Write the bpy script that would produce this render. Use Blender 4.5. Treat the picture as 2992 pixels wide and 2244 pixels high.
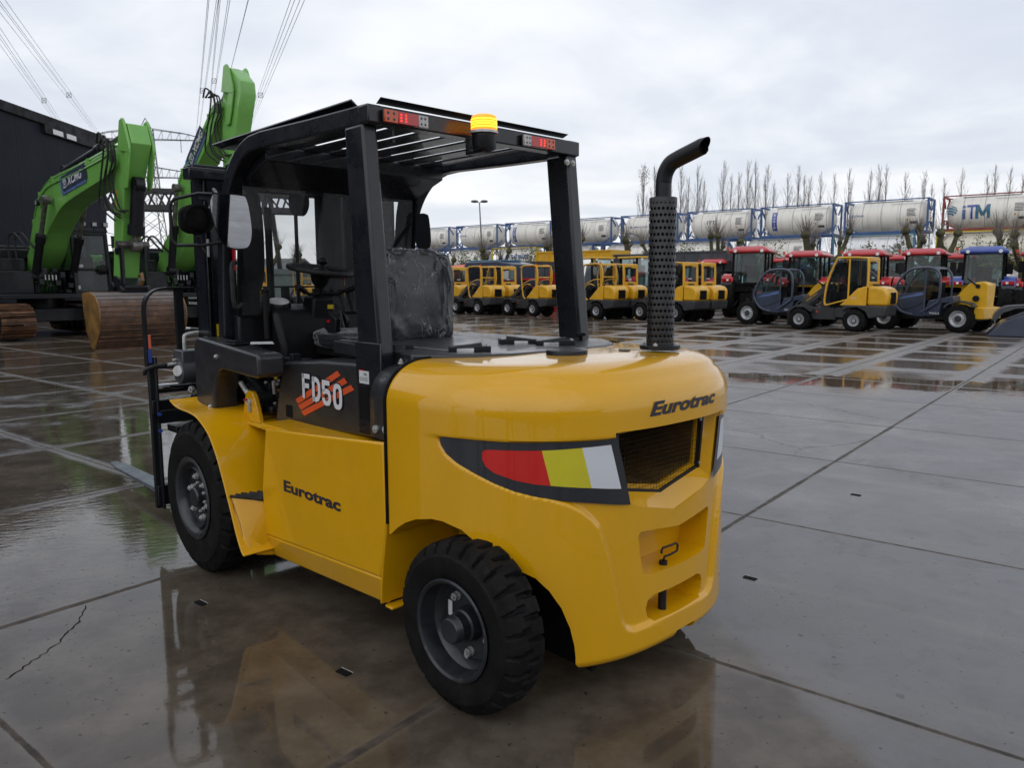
import bpy, bmesh, math, random
import numpy as np
from mathutils import Vector, Matrix
rnd = random.Random(7)
R = math.radians
PI = math.pi
scene = bpy.context.scene
for o in list(bpy.data.objects): bpy.data.objects.remove(o)

# ---------------------------------------------------------------- camera
CAM_H = 1.558
cd = bpy.data.cameras.new('camera'); cam = bpy.data.objects.new('camera', cd)
scene.collection.objects.link(cam); scene.camera = cam
cd.sensor_width = 36.0; cd.sensor_fit = 'HORIZONTAL'
cd.lens = 36.0 * 2257.0 / 2992.0
cd.clip_start = 0.05; cd.clip_end = 2000
cd.dof.use_dof = True; cd.dof.focus_distance = 3.6; cd.dof.aperture_fstop = 8.5
_p, _r = 0.1324, 0.0021
cp, sp, cr, sr = math.cos(_p), math.sin(_p), math.cos(_r), math.sin(_r)
right = Vector((cr, -sp*sr, -cp*sr)); up = Vector((sr, sp*cr, cp*cr)); back = -Vector((0, cp, -sp))
cam.matrix_world = Matrix(((right.x, up.x, back.x, 0), (right.y, up.y, back.y, 0), (right.z, up.z, back.z, CAM_H), (0, 0, 0, 1)))

# ---------------------------------------------------------------- render / exposure
scene.render.engine = 'CYCLES'
scene.view_settings.view_transform = 'Standard'; scene.view_settings.look = 'None'
scene.view_settings.exposure = 0.0; scene.view_settings.gamma = 1.0
scene.cycles.max_bounces = 8; scene.cycles.transparent_max_bounces = 12

# ---------------------------------------------------------------- node expression helper
class S:
    nt = None
    def __init__(s, sock): s.s = sock
    @staticmethod
    def val(x): return x.s if isinstance(x, S) else x
    @staticmethod
    def m(op, *a, clamp=False):
        n = S.nt.nodes.new('ShaderNodeMath'); n.operation = op; n.use_clamp = clamp
        for i, x in enumerate(a):
            x = S.val(x)
            if isinstance(x, (int, float)): n.inputs[i].default_value = x
            else: S.nt.links.new(x, n.inputs[i])
        return S(n.outputs[0])
    def __add__(s, o): return S.m('ADD', s, o)
    __radd__ = __add__
    def __sub__(s, o): return S.m('SUBTRACT', s, o)
    def __rsub__(s, o): return S.m('SUBTRACT', o, s)
    def __mul__(s, o): return S.m('MULTIPLY', s, o)
    __rmul__ = __mul__
    def __truediv__(s, o): return S.m('DIVIDE', s, o)
def clamp01(x): return S.m('ADD', x, 0.0, clamp=True)
def sstep(x, a, b):
    n = S.nt.nodes.new('ShaderNodeMapRange'); n.interpolation_type = 'SMOOTHSTEP'
    S.nt.links.new(S.val(x), n.inputs[0]); n.inputs[1].default_value = a; n.inputs[2].default_value = b
    return S(n.outputs[0])
def smin(a, b): return S.m('MINIMUM', a, b)
def smax(a, b): return S.m('MAXIMUM', a, b)
def fract(a): return S.m('FRACT', a)
def floor(a): return S.m('FLOOR', a)
def mixc(f, a, b):
    n = S.nt.nodes.new('ShaderNodeMix'); n.data_type = 'RGBA'
    for i, x in ((0, f), (6, a), (7, b)):
        x = S.val(x)
        if isinstance(x, (int, float)): n.inputs[i].default_value = x
        elif isinstance(x, tuple): n.inputs[i].default_value = (*x[:3], 1)
        else: S.nt.links.new(x, n.inputs[i])
    return S(n.outputs[2])
def mixf(f, a, b): return a + (b - a) * f if isinstance(a, S) or isinstance(b, S) else S.m('MULTIPLY_ADD', f, b - a, a)
def noise(vec, scale, detail=4, rough=.55, dist=0, dim='3D'):
    n = S.nt.nodes.new('ShaderNodeTexNoise'); n.noise_dimensions = dim
    if vec is not None: S.nt.links.new(S.val(vec), n.inputs['Vector'])
    n.inputs['Scale'].default_value = scale; n.inputs['Detail'].default_value = detail
    n.inputs['Roughness'].default_value = rough; n.inputs['Distortion'].default_value = dist
    return S(n.outputs[0])
def combine(x, y, z):
    n = S.nt.nodes.new('ShaderNodeCombineXYZ')
    for i, v in enumerate((x, y, z)):
        v = S.val(v)
        if isinstance(v, (int, float)): n.inputs[i].default_value = v
        else: S.nt.links.new(v, n.inputs[i])
    return S(n.outputs[0])
def sepxyz(v):
    n = S.nt.nodes.new('ShaderNodeSeparateXYZ'); S.nt.links.new(S.val(v), n.inputs[0])
    return S(n.outputs[0]), S(n.outputs[1]), S(n.outputs[2])
def coord(kind='Object'):
    n = S.nt.nodes.new('ShaderNodeTexCoord'); return S(n.outputs[kind])
def bump(h, strength=.3, dist=.01, normal=None):
    n = S.nt.nodes.new('ShaderNodeBump'); n.inputs['Strength'].default_value = strength
    n.inputs['Distance'].default_value = dist; S.nt.links.new(S.val(h), n.inputs['Height'])
    if normal is not None: S.nt.links.new(S.val(normal), n.inputs['Normal'])
    return S(n.outputs[0])

# ---------------------------------------------------------------- world: overcast sky over a Nishita base
SUN_EL, SUN_AZ = R(42), R(200)
w = bpy.data.worlds.new('World'); scene.world = w; w.use_nodes = True
nt = w.node_tree; nt.nodes.clear(); S.nt = nt
sky = nt.nodes.new('ShaderNodeTexSky'); sky.sky_type = 'NISHITA'; sky.sun_disc = False
sky.sun_elevation = SUN_EL; sky.sun_rotation = SUN_AZ; sky.air_density = 1.2; sky.dust_density = 2
d = coord('Generated'); dx, dy, dz = sepxyz(d)
zz = smax(dz, 0.0) + 0.16
pv = combine(dx / zz, dy / zz, 0.0)
n1 = noise(pv, 0.60, 5, .52, .8); n2 = noise(pv, 1.9, 5, .55, .3); n3 = noise(combine(dx*1.2, dy*1.2, dz*3.2), 1.7, 3, .5, .2)
cl = sstep(n1 * .62 + n2 * .23 + n3*.15, .40, .60)
elev = sstep(dz, 0.0, .5)
dark = mixc(elev, (5.7, 6.05, 6.7), (5.2, 5.65, 6.55))
light = mixc(elev, (8.1, 8.15, 8.25), (7.3, 7.55, 8.0))
cloud = mixc(cl, dark, light)
hz = sstep(dz, .16, -.02)
cloud = mixc(hz * .55, cloud, (7.4, 7.55, 7.75))
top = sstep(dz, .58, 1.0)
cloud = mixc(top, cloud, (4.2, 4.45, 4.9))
gr = sstep(dz, 0.0, -.03)
cloud = mixc(gr, cloud, (1.2, 1.15, 1.1))
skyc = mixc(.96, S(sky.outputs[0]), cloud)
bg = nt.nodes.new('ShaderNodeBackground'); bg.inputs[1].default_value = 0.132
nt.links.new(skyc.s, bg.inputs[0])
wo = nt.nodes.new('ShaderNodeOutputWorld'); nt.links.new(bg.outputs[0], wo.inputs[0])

sl = bpy.data.lights.new('sun', 'SUN'); so = bpy.data.objects.new('sun', sl); scene.collection.objects.link(so)
sl.energy = 0.7; sl.angle = R(90); sl.color = (1, .97, .93)
sd = Vector((math.sin(SUN_AZ)*math.cos(SUN_EL), math.cos(SUN_AZ)*math.cos(SUN_EL), math.sin(SUN_EL)))
so.rotation_euler = (-sd).to_track_quat('-Z', 'Y').to_euler(); so.location = (0, 0, 30)

# ---------------------------------------------------------------- materials
MATS = {}
def newmat(name):
    m = bpy.data.materials.new(name); m.use_nodes = True; m.node_tree.nodes.clear(); S.nt = m.node_tree
    b = m.node_tree.nodes.new('ShaderNodeBsdfPrincipled'); o = m.node_tree.nodes.new('ShaderNodeOutputMaterial')
    m.node_tree.links.new(b.outputs[0], o.inputs[0]); MATS[name] = m
    return m, b, o
def setin(b, k, v):
    i = b.inputs[k]
    v = S.val(v)
    if isinstance(v, (int, float)): i.default_value = v
    elif isinstance(v, tuple): i.default_value = (*v[:3], 1)
    else: S.nt.links.new(v, i)
def mat(name, col, rough=.5, metal=0, coat=0, var=.12, scale=6, bmp=0, bscale=60, dirt=0, dirtcol=(.09, .075, .06), edge=0, spec=.5, drops=0):
    m, b, o = newmat(name)
    P = coord('Object')
    n = noise(P, scale, 5, .6)
    c2 = tuple(max(0, x * (1 - var * 2)) for x in col); c3 = tuple(min(1, x * (1 + var)) for x in col)
    c = mixc(sstep(n, .3, .7), c2, c3)
    if dirt:
        nd = noise(P, scale * .45, 8, .68, .4)
        c = mixc(sstep(nd, .62 - dirt * .3, .8) * min(1, .5 + dirt), c, dirtcol)
    setin(b, 'Base Color', c)
    setin(b, 'Roughness', clamp01(mixf(sstep(noise(P, scale * 2.3, 4, .6), .3, .7), rough * .8, min(1, rough * 1.25))))
    setin(b, 'Metallic', metal); setin(b, 'Specular IOR Level', spec)
    if coat: setin(b, 'Coat Weight', coat); setin(b, 'Coat Roughness', .04)
    nrm = None
    if edge:
        e = S.nt.nodes.new('ShaderNodeBevel'); e.samples = 4; e.inputs[0].default_value = edge; nrm = S(e.outputs[0])
    if drops:
        v = S.nt.nodes.new('ShaderNodeTexVoronoi'); v.inputs['Scale'].default_value = drops
        S.nt.links.new(P.s, v.inputs['Vector']); hh = sstep(S(v.outputs['Distance']), .32, .08) * sstep(noise(P, drops*.23, 3), .5, .6)
        nrm = bump(hh, .35, .002, nrm)
    if bmp: nrm = bump(noise(P, bscale, 5, .6), bmp, .01, nrm)
    if nrm is not None: S.nt.links.new(nrm.s, b.inputs['Normal'])
    return m
def emis(name, col, e, base=None, rough=.3):
    m, b, o = newmat(name); setin(b, 'Base Color', base or col); setin(b, 'Roughness', rough)
    setin(b, 'Emission Color', col); setin(b, 'Emission Strength', e); return m
def glassmat(name, tint=(.8, .85, .85), dens=.15, rough=.03, dust_sheen=.05, dust_sheen_col=(.5,.5,.5)):
    m = bpy.data.materials.new(name); m.use_nodes = True; t = m.node_tree; t.nodes.clear(); S.nt = t; MATS[name] = m
    tr = t.nodes.new('ShaderNodeBsdfTransparent'); tr.inputs[0].default_value = (*[x * (1 - dens) for x in tint], 1)
    gl = t.nodes.new('ShaderNodeBsdfGlossy'); gl.inputs['Roughness'].default_value = rough
    df = t.nodes.new('ShaderNodeBsdfDiffuse'); df.inputs[0].default_value = (*dust_sheen_col, 1)
    fr = t.nodes.new('ShaderNodeFresnel'); fr.inputs[0].default_value = 1.5
    a = t.nodes.new('ShaderNodeMixShader'); c = t.nodes.new('ShaderNodeMixShader'); o = t.nodes.new('ShaderNodeOutputMaterial')
    t.links.new(fr.outputs[0], a.inputs[0]); t.links.new(tr.outputs[0], a.inputs[1]); t.links.new(gl.outputs[0], a.inputs[2])
    P = coord('Object'); sp_ = sstep(noise(P, 170, 2, .5), .60, .70) * .5 + sstep(noise(P, 3, 4), .35, .8) * .6 + .15
    t.links.new((sp_ * dust_sheen).s, c.inputs[0]); t.links.new(a.outputs[0], c.inputs[1]); t.links.new(df.outputs[0], c.inputs[2])
    t.links.new(c.outputs[0], o.inputs[0]); return m

mat('yellow', (.67, .345, .001), .34, coat=.6, var=.025, scale=3, edge=.006, drops=140, spec=.25)
mat('cw_yellow', (.67, .345, .001), .33, coat=.8, var=.02, scale=2, edge=0, drops=120, spec=.25)
mat('shaded_yellow', (.30, .15, .008), .5, var=.1)
mat('bay_shade_brown', (.13, .068, .006), .6, var=.2)
mat('guard_grey', (.008, .0095, .014), .30, coat=.35, var=.1, scale=5, edge=.004, drops=170, spec=.35)
mat('panel_grey', (.018, .0185, .0215), .38, coat=.25, var=.08, scale=5, edge=.008)
mat('black', (.005, .005, .006), .45, spec=.25, var=.2, scale=9)
mat('matt_black', (.006, .006, .0065), .8, spec=.15, var=.2, scale=9)
mat('decal_dark', (.016, .018, .024), .32, coat=.4, var=.03)
mat('rubber', (.017, .0165, .017), .62, var=.22, scale=12, bmp=.25, bscale=90, spec=.35)
mat('tyre', (.0075, .0073, .0075), .70, var=.25, scale=9, bmp=.3, bscale=50, dirt=.25, dirtcol=(.014, .013, .012), spec=.16)
mat('rim_grey', (.014, .016, .020), .42, coat=.25, var=.15, scale=12, dirt=.1)
mat('steel', (.50, .50, .49), .36, metal=.35, var=.15, scale=20)
mat('chrome', (.75, .76, .78), .08, metal=1, var=.05)
mat('fork_steel', (.13, .15, .17), .42, metal=.3, var=.15, scale=8, bmp=.1)
mat('red_decal', (.55, .012, .008), .35, coat=.3, var=.03)
mat('orange_decal', (.62, .08, .02), .4, var=.03)
mat('lime_decal', (.58, .52, .02), .35, coat=.3, var=.03)
mat('white_decal', (.62, .64, .68), .4, var=.02)
mat('ink', (.02, .02, .035), .4, var=.0)
mat('yellow_label', (.65, .48, .02), .5, var=.1, scale=60)
mat('green', (.17, .43, .085), .36, coat=.4, var=.05, scale=1.5, dirt=.08)
mat('dark_green', (.05, .14, .03), .5, var=.1)
mat('machine_black', (.009, .010, .013), .45, spec=.3, coat=.1, var=.2, scale=2)
mat('machine_grey', (.05, .055, .062), .4, coat=.2, var=.15, scale=2)
mat('rust', (.14, .062, .028), .5, var=.35, scale=3, bmp=.3, bscale=20, dirt=.5, dirtcol=(.045, .025, .018))
mat('rust_yellow', (.24, .13, .035), .5, var=.3, scale=2, bmp=.3, bscale=12, dirt=.4, dirtcol=(.08, .035, .02))
mat('worn_steel', (.16, .15, .14), .3, metal=.5, var=.3, scale=4, dirt=.3, dirtcol=(.10, .05, .025))
mat('loader_yellow', (.70, .37, .012), .4, coat=.5, var=.05, scale=3, dirt=.05)
mat('light_yellow', (.66, .37, .008), .45, coat=.3, var=.05, scale=3)
mat('loader_grey', (.035, .036, .038), .5, var=.15, scale=3)
mat('wheel_silver', (.42, .43, .45), .4, metal=.4, var=.15, scale=6)
mat('navy', (.038, .050, .085), .38, coat=.4, var=.1, scale=3)
mat('navy_light', (.10, .16, .34), .4, var=.1)
mat('red_paint', (.50, .022, .026), .38, coat=.5, var=.08, scale=2)
mat('blue_paint', (.035, .07, .33), .38, coat=.5, var=.08, scale=2)
mat('frame_blue', (.045, .10, .25), .5, var=.15, scale=1)
mat('frame_teal', (.05, .17, .27), .5, var=.15, scale=1)
mat('frame_red', (.24, .04, .035), .55, var=.2, scale=1)
mat('frame_yellow', (.62, .45, .02), .5, var=.1, scale=1)
mat('tipper_grey', (.06, .065, .075), .5, var=.15, scale=.8)
mat('pale_green', (.16, .20, .19), .5, var=.1, scale=.6)
mat('coral', (.75, .16, .09), .5, var=.05)
mat('bark', (.075, .062, .045), .85, var=.35, scale=3, bmp=.5, bscale=14)
mat('bark_moss', (.075, .07, .03), .85, var=.35, scale=3, bmp=.5, bscale=14)
mat('twig', (.20, .17, .15), .9, var=.15, scale=1)
mat('leaf', (.10, .125, .035), .6, var=.3, scale=.8)
mat('leaf_yellow', (.26, .20, .05), .6, var=.3, scale=2)
mat('lattice', (.16, .17, .18), .6, var=.15, scale=.3)
mat('gantry_steel', (.022, .023, .026), .6, var=.2, scale=.4)
mat('wire', (.10, .11, .15), .5, var=.05)
mat('house_wall', (.20, .18, .16), .8, var=.2, scale=.6)
mat('house_roof', (.17, .17, .17), .7, var=.15, scale=.6)
mat('white_paint', (.62, .63, .64), .4, var=.08, scale=2)
mat('lamp_sky_white', (.75, .76, .76), .2, var=.02)
mat('amber', (.75, .16, .01), .25, coat=.5, var=.05)
mat('lens_red', (.42, .006, .008), .15, coat=.6, var=.03)
mat('lens_amber', (.55, .07, .01), .15, coat=.6, var=.03)
mat('lens_clear', (.42, .43, .43), .12, coat=.6, var=.15, scale=60)
mat('mirror', (.85, .87, .88), .02, metal=1, var=0)
emis('beacon_glow', (1.0, .24, .01), 1.5, (.9, .25, .02))
emis('beacon_core', (1.0, .50, .03), 2.4, (.9, .4, .02))
emis('led_red', (1.0, .03, .02), 2.2)
glassmat('windshield', (.86, .88, .88), .22, .02, .20, (.30, .31, .32))
glassmat('cab_glass', (.55, .72, .72), .22, .03, .30, (.22, .27, .28))  # teal diffuse tint stands in for reflections that lighten the panes
glassmat('dark_glass', (.48, .52, .54), .30, .04, .14, (.16, .17, .18))

# plastic seat cover: thin cloudy film over a black seat
for nm_, c_a, c_b, c_e in (('plastic_film', (.022, .023, .026), (.085, .088, .095), (.36, .37, .38)), ('pale_film', (.10, .105, .11), (.24, .25, .26), (.40, .41, .42))):
    m, b, o = newmat(nm_)
    P = coord('Object'); f = noise(P, 5, 5, .6, 1.6)
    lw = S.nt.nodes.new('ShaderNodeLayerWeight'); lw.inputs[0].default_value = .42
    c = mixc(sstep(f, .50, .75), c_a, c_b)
    x, y, z = sepxyz(P); wv = combine(x * 1.2 + z * .8, y * 1.6 - z * .5, z * .8 + y * .4)
    r1 = S.m('ABSOLUTE', noise(wv, 4.5, 3, .5, 1.2) - .5); r2 = S.m('ABSOLUTE', noise(wv, 9, 3, .5, .8) - .5)
    cr1 = sstep(r1, .022, .002) * sstep(noise(P, 5, 2), .45, .6); cr2 = sstep(r2, .016, .002) * sstep(noise(P, 8, 2), .5, .62)
    c = mixc(clamp01(cr1 * .75 + cr2 * .5), c, c_e)  # pale crease lines paint fold highlights into the film colour
    S.nt.links.new(bump(cr1 + cr2 * .6, .5, .01).s, b.inputs['Normal'])
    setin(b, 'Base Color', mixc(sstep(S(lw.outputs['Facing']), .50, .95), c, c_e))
    setin(b, 'Roughness', .20); setin(b, 'Specular IOR Level', .6)

# perforated exhaust shield (round holes cut by the shader, real pipe inside)
m, b, o = newmat('perforated')
P = coord('Object'); px_, py_, pz_ = sepxyz(P)
ang = S.m('ARCTAN2', py_, px_)
row = pz_ / .0265; rr = floor(row)
a2 = ang * (20 / (2 * PI)) + fract(rr * .5) * 1.0
du = (fract(a2) - .5) * .0185; dv = (fract(row) - .5) * .0265
dist = S.m('SQRT', du * du + dv * dv)
band = sstep(pz_, .012, .02) * sstep(pz_, .60, .59)
hole = sstep(dist, .0068, .0055) * band
setin(b, 'Base Color', (.011, .011, .012)); setin(b, 'Roughness', .42)
setin(b, 'Alpha', 1 - hole)
S.nt.links.new(bump(sstep(dist, .009, .0055) * -1.0, .5, .002).s, b.inputs['Normal'])

# tank shell: grubby white steel, seams and streaks
def tankmat(name, col):
    m, b, o = newmat(name); P = coord('Object'); x, y, z = sepxyz(P)
    st = noise(combine(x * 3.0, y * .4, z * .25), 1.6, 6, .65)
    c = mixc(sstep(st, .50, .78) * .38, col, (.20, .17, .13))
    g = sstep(z, 1.0, .25) * sstep(noise(P, 1.1, 5), .3, .7)
    c = mixc(g * .45, c, (.17, .15, .13))
    seam = sstep(S.m('ABSOLUTE', fract(x / 1.35 + .5) - .5), .022, .012)
    c = mixc(seam * .8, c, (.22, .2, .18))
    setin(b, 'Base Color', c); setin(b, 'Roughness', .5); return m
tankmat('tank_white', (.80, .775, .71)); tankmat('tank_bright', (.85, .86, .87)); tankmat('tank_cream', (.70, .66, .56))

# warehouse cladding
m, b, o = newmat('cladding'); P = coord('Object'); x, y, z = sepxyz(P)
j = sstep(S.m('ABSOLUTE', fract(y / 3.1) - .5), .490, .497)
setin(b, 'Base Color', mixc(j, (.010, .0135, .021), (.004, .005, .007)))
setin(b, 'Specular IOR Level', .12); setin(b, 'Roughness', mixf(noise(P, .7, 4), .5, .7))
S.nt.links.new(bump(S.m('SINE', y * 40), .15, .01).s, b.inputs['Normal'])
mat('roof_trim', (.013, .014, .016), .6, spec=.2, var=.1, scale=1)

# worn ribbed bucket shell
m, b, o = newmat('bucket_shell'); P = coord('Object'); x, y, z = sepxyz(P)
rib = noise(combine(y * 1.3, z * 4, x * 4), 1.3, 6, .75)
c = mixc(sstep(rib, .35, .65), (.055, .034, .026), (.15, .078, .042))
c = mixc(sstep(noise(P, 1.7, 6, .7), .48, .62) * .8, c, (.040, .027, .022))
c = mixc(sstep(noise(P, 3.3, 4, .7), .60, .68) * .6, c, (.27, .13, .045))
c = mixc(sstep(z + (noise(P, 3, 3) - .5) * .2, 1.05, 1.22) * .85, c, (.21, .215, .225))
c = mixc(.35, c, mixc(sstep(noise(P, 6, 7, .75), .35, .65), (.05, .032, .026), (.14, .085, .055)))
setin(b, 'Base Color', c); setin(b, 'Roughness', .55); setin(b, 'Specular IOR Level', .4)
S.nt.links.new(bump(noise(P, 18, 5, .7), .4, .02).s, b.inputs['Normal'])

# ---------------------------------------------------------------- mesh builder
COL = scene.collection
def V(*a): return np.array(a, float)
class MB:
    def __init__(s): s.v = []; s.f = []; s.mi = []; s.n = 0
    def add(s, vs, fs, m=0):
        k = s.n; vs = [tuple(map(float, p)) for p in vs]; s.v += vs; s.n += len(vs)
        s.f += [tuple(i + k for i in f) for f in fs]; s.mi += [m] * len(fs); return s
    def box(s, x0, x1, y0, y1, z0, z1, m=0, tf=None):
        p = [(x, y, z) for z in (z0, z1) for y in (y0, y1) for x in (x0, x1)]
        if tf: p = [tf(q) for q in p]
        return s.add(p, [(0, 2, 3, 1), (4, 5, 7, 6), (0, 1, 5, 4), (2, 6, 7, 3), (0, 4, 6, 2), (1, 3, 7, 5)], m)
    def prism(s, poly, a, b, axis='y', m=0, inset=None):
        n = len(poly)
        def mk(p, t):
            return {'y': (p[0], t, p[1]), 'x': (t, p[0], p[1]), 'z': (p[0], p[1], t)}[axis]
        v = [mk(p, a) for p in poly] + [mk(p, b) for p in poly]
        fs = [tuple(range(n)), tuple(range(2 * n - 1, n - 1, -1))] + [(i, i + n, (i + 1) % n + n, (i + 1) % n) for i in range(n)]
        return s.add(v, fs, m)
    def frame(s, d):
        d = np.array(d, float); d /= np.linalg.norm(d) + 1e-12
        u = np.cross(d, (0, 0, 1.)) if abs(d[2]) < .95 else np.cross(d, (0, 1., 0))
        u /= np.linalg.norm(u); return d, u, np.cross(d, u)
    def cyl(s, p0, p1, r0, r1=None, n=16, m=0, cap=True):
        r1 = r0 if r1 is None else r1; p0 = np.array(p0, float); p1 = np.array(p1, float)
        d, u, w_ = s.frame(p1 - p0); c = [(math.cos(2 * PI * i / n), math.sin(2 * PI * i / n)) for i in range(n)]
        v = [p0 + (u * a + w_ * b_) * r0 for a, b_ in c] + [p1 + (u * a + w_ * b_) * r1 for a, b_ in c]
        fs = [(i, (i + 1) % n, (i + 1) % n + n, i + n) for i in range(n)]
        if cap: fs += [tuple(range(n - 1, -1, -1)), tuple(range(n, 2 * n))]
        return s.add(v, fs, m)
    def tube(s, pts, r, n=8, m=0, closed=False, cap=True):
        P = [np.array(p, float) for p in pts]; N = len(P); rr = r if hasattr(r, '__len__') else [r] * N
        T = [(P[(i + 1) % N] - P[i - 1]) if closed else P[min(i + 1, N - 1)] - P[max(i - 1, 0)] for i in range(N)]
        d, u, w_ = s.frame(T[0]); v = []
        for i in range(N):
            t = T[i] / (np.linalg.norm(T[i]) + 1e-12); u = u - t * (u @ t); u /= np.linalg.norm(u) + 1e-12; w_ = np.cross(t, u)
            v += [P[i] + (u * math.cos(2 * PI * k / n) + w_ * math.sin(2 * PI * k / n)) * rr[i] for k in range(n)]
        fs = []
        for i in range(N if closed else N - 1):
            a = i * n; b_ = ((i + 1) % N) * n
            fs += [(a + k, a + (k + 1) % n, b_ + (k + 1) % n, b_ + k) for k in range(n)]
        if cap and not closed: fs += [tuple(range(n - 1, -1, -1)), tuple(range((N - 1) * n, N * n))]
        return s.add(v, fs, m)
    def lathe(s, prof, o=(0, 0, 0), ax=(0, 0, 1), n=32, m=0, close=False):
        d, u, w_ = s.frame(ax); o = np.array(o, float); v = []; K = len(prof)
        for k in range(n):
            a = 2 * PI * k / n; q = u * math.cos(a) + w_ * math.sin(a)
            v += [o + q * r + d * h for r, h in prof]
        fs = []
        for k in range(n):
            b_ = (k + 1) % n
            for i in range(K - 1 + (1 if close else 0)):
                j = (i + 1) % K; fs.append((k * K + i, b_ * K + i, b_ * K + j, k * K + j))
        return s.add(v, fs, m)
    def bar(s, p0, p1, w_, h, m=0, up=None):
        p0 = np.array(p0, float); p1 = np.array(p1, float); d = p1 - p0; d /= np.linalg.norm(d) + 1e-12
        z = np.array(up if up is not None else ((0, 0, 1.) if abs(d[2]) < .95 else (1., 0, 0)), float)
        u = np.cross(d, z); u /= np.linalg.norm(u); z = np.cross(u, d)
        v = [p + u * a * w_ / 2 + z * b_ * h / 2 for p in (p0, p1) for a, b_ in ((-1, -1), (1, -1), (1, 1), (-1, 1))]
        return s.add(v, [(0, 1, 2, 3), (7, 6, 5, 4), (0, 4, 5, 1), (1, 5, 6, 2), (2, 6, 7, 3), (3, 7, 4, 0)], m)
    def sweep(s, pts, w_, h, y=0, m=0):
        """rectangular section swept along (x,z) points in a plane y=const"""
        N = len(pts); v = []; P = [np.array(p, float) for p in pts]
        for i in range(N):
            t = P[min(i + 1, N - 1)] - P[max(i - 1, 0)]; t /= np.linalg.norm(t); nn = np.array((-t[1], t[0]))
            for a, b_ in ((-1, -1), (1, -1), (1, 1), (-1, 1)):
                q = P[i] + nn * b_ * h / 2; v.append((q[0], y + a * w_ / 2, q[1]))
        fs = [(0, 1, 2, 3), tuple(range(4 * N - 1, 4 * N - 5, -1))]
        for i in range(N - 1):
            for k in range(4): fs.append((i * 4 + k, i * 4 + 4 + k, i * 4 + 4 + (k + 1) % 4, i * 4 + (k + 1) % 4))
        return s.add(v, fs, m)
    def ball(s, c, r, nu=12, nv=8, m=0, e=1.0):
        r = r if hasattr(r, '__len__') else (r, r, r); v = []
        f = lambda t: math.copysign(abs(t) ** e, t)
        for j in range(nv + 1):
            ph = -PI / 2 + PI * j / nv
            for i in range(nu):
                th = 2 * PI * i / nu
                v.append((c[0] + r[0] * f(math.cos(ph)) * f(math.cos(th)), c[1] + r[1] * f(math.cos(ph)) * f(math.sin(th)), c[2] + r[2] * f(math.sin(ph))))
        fs = [(j * nu + i, j * nu + (i + 1) % nu, (j + 1) * nu + (i + 1) % nu, (j + 1) * nu + i) for j in range(nv) for i in range(nu)]
        return s.add(v, fs, m)
    def hexnut(s, c, ax, r, h, m=0):
        c = np.array(c, float); d, u, w_ = s.frame(ax); s.cyl(c, c + d * h, r, r * .97, 6, m); s.cyl(c + d * h, c + d * (h * 1.5), r * .5, r * .45, 8, m); return s
    def mesh(s, name, mats, smooth=38):
        me = bpy.data.meshes.new(name); me.from_pydata(s.v, [], s.f)
        mats = mats if isinstance(mats, (list, tuple)) else [mats]
        for q in mats: me.materials.append(MATS[q])
        if len(mats) > 1: me.polygons.foreach_set('material_index', s.mi)
        bm = bmesh.new(); bm.from_mesh(me); bmesh.ops.recalc_face_normals(bm, faces=bm.faces); bm.to_mesh(me); bm.free()
        if smooth: me.shade_smooth(); me.set_sharp_from_angle(angle=R(smooth))
        me.update(); return me
    def build(s, name, mats, parent=None, smooth=38, bevel=0, seg=2):
        o = bpy.data.objects.new(name, s.mesh(name, mats, smooth)); COL.objects.link(o)
        if parent is not None: o.parent = parent
        if bevel:
            b_ = o.modifiers.new('bevel', 'BEVEL'); b_.width = bevel; b_.segments = seg; b_.limit_method = 'ANGLE'; b_.angle_limit = R(35); b_.use_clamp_overlap = True
        return o
def thing(name, label, cat, loc=(0, 0, 0), rotz=0, group=None):
    o = bpy.data.objects.new(name, None); COL.objects.link(o); o.empty_display_size = .2
    o.location = loc; o.rotation_euler = (0, 0, rotz); return tag(o, label, cat, group)
def tag(o, label, cat, group=None, kind=None):
    o['label'] = label; o['category'] = cat
    if group: o['group'] = group
    if kind: o['kind'] = kind
    return o
def copytree(o, parent=None):
    c = o.copy(); COL.objects.link(c); c.parent = parent
    for ch in list(o.children): copytree(ch, c)
    return c
def dup(root, loc, rotz, label, group=None, scale=None):
    r = copytree(root); r.location = loc; r.rotation_euler = (0, 0, rotz); r['label'] = label
    if group: r['group'] = group
    if scale: r.scale = (scale,) * 3
    return r
def textmesh(txt, size=1.0, bold=0.0, shear=0.0, align='LEFT', space=1.0, res=4):
    c = bpy.data.curves.new('t', 'FONT'); c.body = txt; c.size = size; c.offset = bold; c.shear = shear; c.align_x = align
    c.space_character = space; c.resolution_u = res; c.fill_mode = 'FRONT'
    o = bpy.data.objects.new('t', c); COL.objects.link(o); bpy.context.view_layer.update()
    dg = bpy.context.evaluated_depsgraph_get(); me = bpy.data.meshes.new_from_object(o.evaluated_get(dg))
    v = [tuple(p.co) for p in me.vertices]; f = [tuple(p.vertices) for p in me.polygons]
    bpy.data.objects.remove(o); bpy.data.curves.remove(c); bpy.data.meshes.remove(me)
    return v, f
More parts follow.
